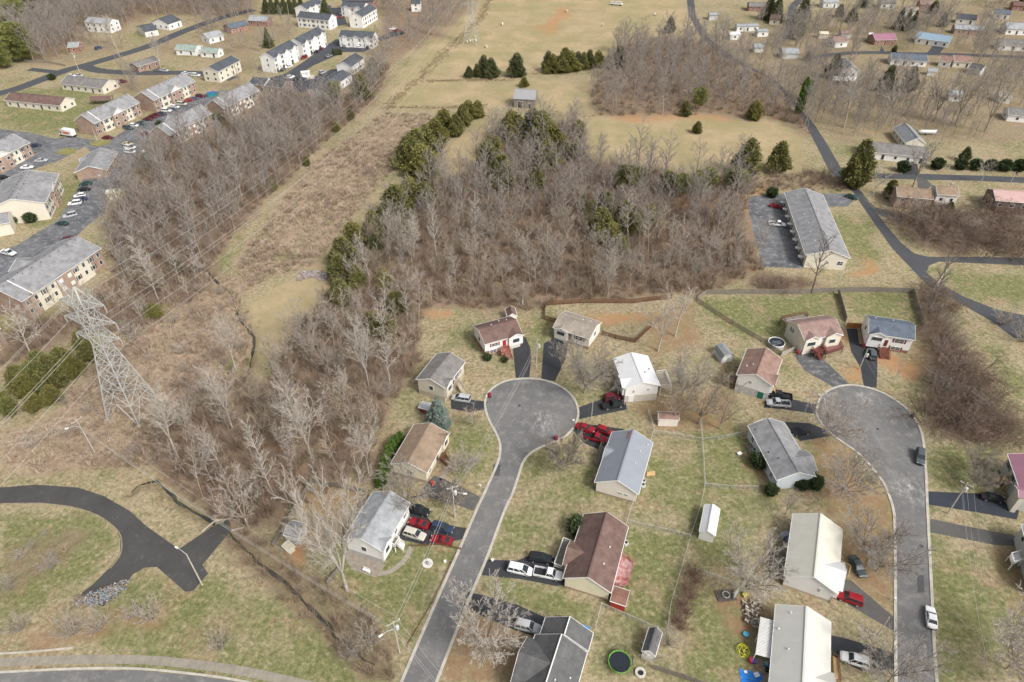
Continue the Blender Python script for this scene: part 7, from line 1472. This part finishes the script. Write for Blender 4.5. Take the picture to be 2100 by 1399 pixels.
o = disc((1313,1381), 'fire_ring', 'white stone fire ring on the bare patch by the board fence', 'fire pit', [(.95, 0), (.95, .4), (.55, .4), (.5, .1), (.02, .08)], mat('pale_stone', (.58, .55, .48), .9, .2, 3), 14); MB().lathe([(.49, .12), (.02, .13)], (0, 0, 0), 14).build('ash_bed', BLACKP, o)
o = disc((877,1156), 'garden_fountain', 'round white stone garden ring with grey centre on the green lawn', 'garden ornament', [(1.05, 0), (1.05, .22), (.75, .24), (.7, .1), (.02, .1)], mat('white_stone', (.66, .64, .6), .85, .12, 3)); MB().lathe([(.4, .1), (.34, .5), (.12, .6), (.1, .9), (.02, .95)], (0, 0, 0), 12).build('centre_stone', mat('grey_stone', (.3, .3, .3), .9), o)
# climbing dome
g = G(1523,1335); o = thing('climbing_dome', 'bright yellow climbing dome on the lawn beside the corrugated patio cover', 'play dome', g); mb = MB(); r = 1.25; lv = [(0, r, 6, 0), (.65, r * .85, 6, .52), (1.1, r * .42, 3, 0)]; P = [[Vector((q * math.cos(of + 6.2832 * i / n), q * math.sin(of + 6.2832 * i / n), z)) for i in range(n)] for z, q, n, of in lv]
for ri in P:
    for i in range(len(ri)): mb.tube([ri[i], ri[(i + 1) % len(ri)]], .05, 6)
for i in range(6): mb.tube([P[0][i], P[1][i]], .05, 6); mb.tube([P[0][i], P[1][i - 1]], .05, 6); mb.tube([P[1][i], P[2][i // 2]], .05, 6)
mb.build('frame', mat('yellow_tube', (.62, .62, .04), .4, .05), o)
# tarp with a folded white sheet, plastic toys
g = G(1541,1392); o = thing('tarpaulin', 'bright blue tarpaulin spread on the grass at the bottom edge', 'tarpaulin', g, R(-8)); n = 12; v = []
for i in range(n):
    for j in range(n): v.append((-1.9 + 3.8 * i / (n - 1), -1.6 + 3.0 * j / (n - 1) - .25 * i / n, .07 + .06 * math.sin(i * 1.3 + j * .7) + .05 * math.sin(j * 1.9)))
mb = MB(); mb.raw(v, [(i * n + j, (i + 1) * n + j, (i + 1) * n + j + 1, i * n + j + 1) for i in range(n - 1) for j in range(n - 1)]); mb.smooth = True; mb.build('sheet', mat('blue_tarp', (.02, .20, .62), .45, .06, 1), o); MB().box((.95, .75, .22), (.9, .8, .12), R(25)).build('folded_sheet', TRIM, o); MB().box((-.9, 1.0, .2), (.5, .4, .08), R(15)).build('paper_scrap', TRIM, o)
CY_ = mat('cyan_plastic', (.08, .40, .55), .4); o = disc((1529,1303), 'play_table', 'round cyan plastic play table in the dark bed by the patio cover', 'play table', [(.45, 0), (.5, .45), (.52, .5), (.02, .52)], CY_, 16)
def boxes(name, label, cat, px, spec, rz=0):
    g = G(*px); o = thing(name, label, cat, g, rz)
    for nm, c, d, m in spec: MB().box(c, d).build(nm, m, o)
    return o
boxes('toy_slide', 'red and blue plastic toy by the patio cover', 'toy', (1543,1357), [('red_panel', (-.35, 0, .4), (.5, .9, .8), mat('red_plastic', (.45, .04, .07), .4)), ('blue_panel', (.15, 0, .3), (.4, .9, .6), mat('blue_plastic', (.06, .10, .45), .4)), ('step', (.6, .1, .15), (.6, .7, .3), mat('lilac_plastic', (.25, .2, .3), .5))], R(-10))
boxes('toy_wagon', 'blue toy wagon beside the patio cover', 'toy', (1572,1365), [('tub', (0, 0, .35), (1.1, .8, .5), mat('blue_plastic2', (.05, .16, .30), .4)), ('lid', (-.2, .1, .62), (.6, .6, .06), mat('pale_teal', (.25, .4, .42), .3)), ('base', (.1, -.9, .2), (.7, .7, .3), BLACKP)], R(-15))
boxes('storage_tote', 'blue plastic tote behind the dark grey garage', 'tote', (1201,1292), [('tub', (0, 0, .3), (1.3, .8, .6), mat('sky_plastic', (.03, .25, .55), .4)), ('lid', (0, 0, .63), (1.4, .9, .06), mat('sky_plastic', (0, 0, 0)))], R(-25))
boxes('toy_car', 'pink toy car beside the dark grey garage', 'toy', (1150,1270), [('body', (0, 0, .3), (1.5, .8, .4), mat('pink_plastic', (.45, .12, .15), .5)), ('seat', (-.2, 0, .6), (.6, .6, .2), BLACKP)], R(-8))
boxes('ball_bin', 'blue bucket on the dry lawn by the dark sedan', 'bucket', (1781,1133), [('tub', (0, 0, .35), (.7, .7, .7), mat('mid_blue_plastic', (.08, .17, .42), .4)), ('lid', (0, 0, .72), (.78, .78, .06), mat('mid_blue_plastic', (0, 0, 0)))], .4)
for px, c_, lb in (((1140,902), (.20, .03, .05), 'dark red wheelie bin at the inner kerb of the first cul-de-sac'), ((1004,814), (.24, .02, .04), 'red wheelie bin at the left kerb of the first cul-de-sac'), ((1870,856), (.03, .03, .03), 'black rubbish sack pile at the right kerb'), ((888,996), (.42, .06, .05), 'red wheeled cart beside the cream wall'), ((1636,726), (.36, .05, .06), 'red lawn tractor beside the frosted driveway'), ((1771,712), (.40, .06, .08), 'red bin beside the maroon garage door'), ((1281,810), (.35, .04, .05), 'red bin beside the white metal roofed house'), ((1708,707), (.42, .05, .10), 'red chair on the maroon front deck')):
    m = mat('plastic_%d_%d' % px, c_, .45); boxes('wheelie_bin' if 'bin' in lb else 'yard_cart', lb, 'bin' if 'bin' in lb else 'cart', px, [('tub', (0, 0, .55 + (1.5 if 'deck' in lb else 0)), (.65, .7, 1.1), m), ('lid', (0, .02, 1.13 + (1.5 if 'deck' in lb else 0)), (.72, .8, .08), m), ('axle', (0, -.36, .12 + (1.5 if 'deck' in lb else 0)), (.7, .12, .2), BLACKP)], .5)
ACM = mat('unit_grey', (.50, .50, .48), .5)
for px, lb in (((1319,990), 'air conditioner upper of two behind the blue grey metal roof'), ((1318,998), 'air conditioner lower of two behind the blue grey metal roof'), ((1546,926), 'air conditioner beside the pale blue house'), ((1613,1122), 'air conditioner beside the cream metal roofed house'), ((1283,1117), 'air conditioner behind the dark brown roof')):
    g = G(*px); o = thing('air_conditioner', lb, 'air conditioner', g, .4); MB().box((0, 0, .4), (.9, .9, .8)).build('casing', ACM, o); MB().lathe([(.36, .81), (.3, .84), (.02, .83)], (0, 0, 0), 14).build('fan_grille', BLACKP, o)
boxes('sandbox_table', 'small white box table on the lawn by the pale blue house', 'table', (1516,933), [('top', (0, 0, .55), (1.0, .8, .1), TRIM), ('leg', (-.35, 0, .25), (.1, .6, .5), TRIM), ('leg', (.35, 0, .25), (.1, .6, .5), TRIM)], .5)
boxes('garden_bench', 'white bench on the patio beside the large pale tree', 'bench', (752,1172), [('seat', (0, 0, .45), (1.6, .45, .06), TRIM), ('backrest', (0, .22, .75), (1.6, .06, .5), TRIM), ('leg', (-.7, 0, .22), (.08, .4, .44), TRIM), ('leg', (.7, 0, .22), (.08, .4, .44), TRIM)], R(-25))
for px, lb in (((1010,1152), 'white sign stake beside the minivan driveway'), ((913,1155), 'white ball planter at the corner of the green lawn')): boxes('lawn_ornament', lb, 'garden ornament', px, [('post', (0, 0, .3), (.12, .12, .6), TRIM), ('cap', (0, 0, .7), (.5, .4, .3), TRIM)], .3)
for i, px in enumerate(((1176,868), (1832,1234), (1748,898), (998,818), (985,1002), (1678,816))):
    boxes('mailbox', ['white mailbox at the kerb by the red sedan', 'white mailbox cluster on the left kerb of the right street', 'white mailbox under the pinkish fan shaped tree', 'white mailbox by the red bin on the first cul-de-sac', 'white mailbox by the road below the caramel roof', 'white mailbox at the left kerb of the second cul-de-sac'][i], 'mailbox', px, [('post', (0, 0, .5), (.1, .1, 1.0), POLEW), ('box', (0, 0, 1.12), (.5, .24, .26), TRIM)], .6 * i)
# pale dumpster boxes, mail kiosk, blue dumpster
CRM = mat('cream_panel', (.66, .60, .42), .6, .08, 1); 
for px, lb in (((232,405), 'pale cream dumpster enclosure left of two at the lot edge'), ((253,402), 'pale cream dumpster enclosure right of two at the lot edge')):
    g = G(*px); o = thing('dumpster_enclosure', lb, 'dumpster', g, .35); mb = MB(); mb.prism([(-1.9, -.9), (-1.2, -1.9), (1.2, -1.9), (1.9, -.9), (1.9, .9), (1.2, 1.9), (-1.2, 1.9), (-1.9, .9)], 0, 2.4); mb.build('wall', CRM, o); MB().prism([(-2, -1), (-1.3, -2), (1.3, -2), (2, -1), (2, 1), (1.3, 2), (-1.3, 2), (-2, 1)], 2.4, 2.55).build('lid', mat('cream_panel_top', (.72, .68, .52), .6), o)
boxes('dumpster', 'blue green dumpster at the end of the parked row', 'dumpster', (435,197), [('tub', (0, 0, .9), (4.2, 2.2, 1.8), mat('teal_paint', (.03, .22, .25), .5)), ('lid', (0, 0, 1.85), (4.3, 2.3, .1), mat('blue_lid', (.05, .12, .35), .5))], .5)
boxes('mail_kiosk', 'white mail kiosk on a pale pad between townhouse lots', 'kiosk', (628,158), [('pad', (.8, -1, .06), (7, 6, .12), CONC), ('cabinet', (0, 0, 1.3), (4.2, 2.4, 2.6), TRIM), ('roof', (0, 0, 2.75), (4.8, 3.0, .25), TRIM)], .3)
g = G(301, 330); o = thing('green_tank', 'tall teal standpipe at the edge of the wood', 'standpipe', g); MB().lathe([(.7, 0), (.7, 3.6), (.5, 3.8), (.02, 3.9)], (0, 0, 0), 14).build('tank', mat('teal_tank', (.10, .28, .25), .5), o); MB().lathe([(1.0, 3.95), (.8, 4.4), (.02, 4.6)], (0, 0, 0), 12).build('cap', TRIM, o)
# hay bales in the upper field, under and near the distant pylon
HAY = mat('pale_hay', (.48, .42, .28), .95, .15, 2)
for px, lb in (((957,89), 'pale hay bale first of four under the distant pylon'), ((963,87), 'pale hay bale second of four under the distant pylon'), ((969,86), 'pale hay bale third of four under the distant pylon'), ((974,86), 'pale hay bale last of four under the distant pylon'), ((997,98), 'lone hay bale right of the distant pylon'), ((1030,52), 'hay bale above the field hedge'), ((1235,54), 'hay bale in the middle of the upper field'), ((1343,32), 'hay bale near the lane in the upper field'), ((1162,25), 'hay bale at the top of the upper field')):
    g = G(*px); o = thing('hay_bale', lb, 'hay bale', g, random.uniform(0, 3)); MB().lathe([(.8, -.75), (.9, -.6), (.9, .6), (.8, .75)], (0, 0, .85), 14, 'y').build('bale', HAY, o); MB().lathe([(.915, -.2), (.915, .2)], (0, 0, .85), 14, 'y').build('net_wrap', TRIM, o)
g = G(1264, 11); o = thing('hay_wagon', 'white flat wagon at the top of the upper field', 'wagon', g, R(-15)); MB().box((0, 0, 1.1), (9, 2.6, .3)).build('bed', TRIM, o); [MB().box((x, 0, 1.9), (2.2, 2.2, 1.3)).build('load', mat('wagon_load', (.5, .48, .45), .8), o) for x in (-3, 0, 2.6)]; [MB().lathe([(.1, -.15), (.5, -.15), (.5, .15), (.1, .15)], (x, y, .5), 12, 'y').build('wheel', RUBBER, o) for x in (-3, 3) for y in (-1.1, 1.1)]
# small flag on a pole
g = G(2072, 376); o = thing('flag', 'small red and white striped flag on a pole by the side road', 'flag', g); MB().tube([(0, 0, 0), (0, 0, 5)], .05, 6).build('pole', TRIM, o)
RS, BS = mat('flag_red', (.45, .03, .05), .8), mat('flag_blue', (.03, .04, .15), .8)
cl = MB(); [cl.box((.06, -.8, 4.9 - .16 * i), (.03, 1.6, .075)) for i in range(7)]; cl.build('red_stripes', RS, o); cl = MB(); [cl.box((.06, -.8, 4.82 - .16 * i), (.03, 1.6, .075)) for i in range(6)]; cl.build('white_stripes', TRIM, o); MB().box((.06, -.35, 4.68), (.05, .7, .5)).build('blue_field', BS, o)
# litter heap on the road stub and the stone heap in the clearing: one heap each, nobody could count the scraps
def heap(name, label, cat, poly, n, cols, size, hgt, seed):
    rg = random.Random(seed); pts = sample(poly, size * .9, seed); o = thing(name, label, cat, G(*poly[0])); by = {}
    base = G(*poly[0])
    for i in range(n):
        x, y = rg.choice(pts); d = (size * rg.uniform(.4, 2.2), size * rg.uniform(.2, .9), size * rg.uniform(.1, .5)); m = rg.choice(cols); by.setdefault(m, MB()).box((x + rg.gauss(0, .3) - base.x, y + rg.gauss(0, .3) - base.y, rg.uniform(.03, hgt)), d, rg.uniform(0, 6.28), rg.gauss(0, .35))
    for m, mb in by.items():
        q = mb.build(m[0], mat('scrap_' + m[0], m[1], .8, .1, 2), o); q['kind'] = 'stuff'
    return o
heap('litter_heap', 'long heap of mixed rubbish dumped along the end of the road stub', 'rubbish heap', [(158,1226),(185,1222),(205,1212),(250,1196),(268,1194),(258,1206),(235,1226),(205,1240),(170,1243),(155,1238)], 1500, [('pale_boards', (.46, .42, .37)), ('grey_sheets', (.27, .28, .30)), ('tan_cardboard', (.42, .32, .2)), ('blue_scraps', (.2, .32, .42)), ('dark_bags', (.05, .05, .06)), ('brown_scraps', (.22, .15, .11)), ('mud_scraps', (.16, .13, .10))], .24, .6, 3)
heap('stone_heap', 'low curved heap of grey stones at the edge of the clearing', 'stone heap', [(610,566),(625,558),(655,556),(668,562),(671,575),(662,580),(650,570),(630,570),(612,578)], 330, [('pale_stones', (.46, .43, .42)), ('grey_stones', (.30, .28, .28)), ('pinkish_stones', (.38, .27, .24))], .5, .5, 4)
heap('brush_pile', 'grey pile of cut branches in the cluttered garden bed', 'brush pile', [(1522,1240),(1545,1230),(1560,1245),(1548,1285),(1530,1275)], 160, [('grey_sticks', (.34, .29, .24)), ('pale_sticks', (.46, .41, .33)), ('dark_sticks', (.12, .09, .07))], .5, .7, 5)
# raised bed with hoop, green swing post and yellow toy in the garden corner
GRP = mat('sage_paint', (.38, .45, .36), .7); o = boxes('raised_bed', 'raised garden bed with pale green hoop and white bars', 'garden bed', (1488,1222), [('soil', (0, 0, .12), (3.6, 2.2, .24), mat('bed_soil', (.13, .10, .09), .95, .2, 3)), ('bar', (-1.2, .1, .4), (.07, 1.2, .08), OLDWOOD), ('cross_bar', (.6, .9, .4), (1.6, .08, .08), OLDWOOD)], .1); ring(o, 'hoop', .65, .45, .11, GRP)
boxes('swing_frame', 'sage green wooden frame leaning in the garden bed', 'frame', (1508,1222), [('beam', (0, 0, .9), (.35, 2.2, .2), GRP), ('post', (0, -1, .45), (.2, .2, .9), GRP), ('post', (0, 1, .45), (.2, .2, .9), GRP)], -.6)
boxes('toy_truck', 'yellow plastic toy truck in the garden bed', 'toy', (1530,1221), [('tub', (0, 0, .5), (.9, .7, .5), mat('yellow_plastic', (.68, .60, .05), .4)), ('cab', (-.6, 0, .35), (.4, .6, .6), mat('yellow_plastic', (0, 0, 0))), ('base', (-.2, 0, .12), (1.3, .5, .2), BLACKP)], .4)
GRL = boxes('covered_grill', 'grey covered grill and chairs behind the cream metal roof', 'grill', (1608,1101), [('cover', (0, 0, .6), (1.6, 1.1, 1.2), mat('grey_cover', (.36, .38, .42), .7, .15, 3)), ('side_shelf', (.2, -1.0, .5), (1.0, .8, 1.0), mat('blue_grey_cover', (.16, .2, .30), .7))], .3)
# stepping trunks and fallen logs
for a, b, r_, lb in (((1545,868), (1565,858), .16, 'log lying beside the tangled branches'), ((1779,1158), (1784,1146), .12, 'pale board lying by the dark sedan'), ((1912,598), (1950,540), .2, 'broken leaning trunk in the tangled strip'), ((440,1068), (470,1064), .2, 'white guard rail at the end of the road stub left side'), ((414,1090), (440,1069), .2, 'white guard rail bent toward the creek'), ((475,1088), (500,1082), .2, 'white log across the creek head wall')):
    MB().tube([G(*a, .3), G(*b, .4)], [r_, r_ * .8], 7).build('fallen_log', mat('pale_log', (.48, .42, .35), .9, .15, 1), None, label=lb, cat='log')
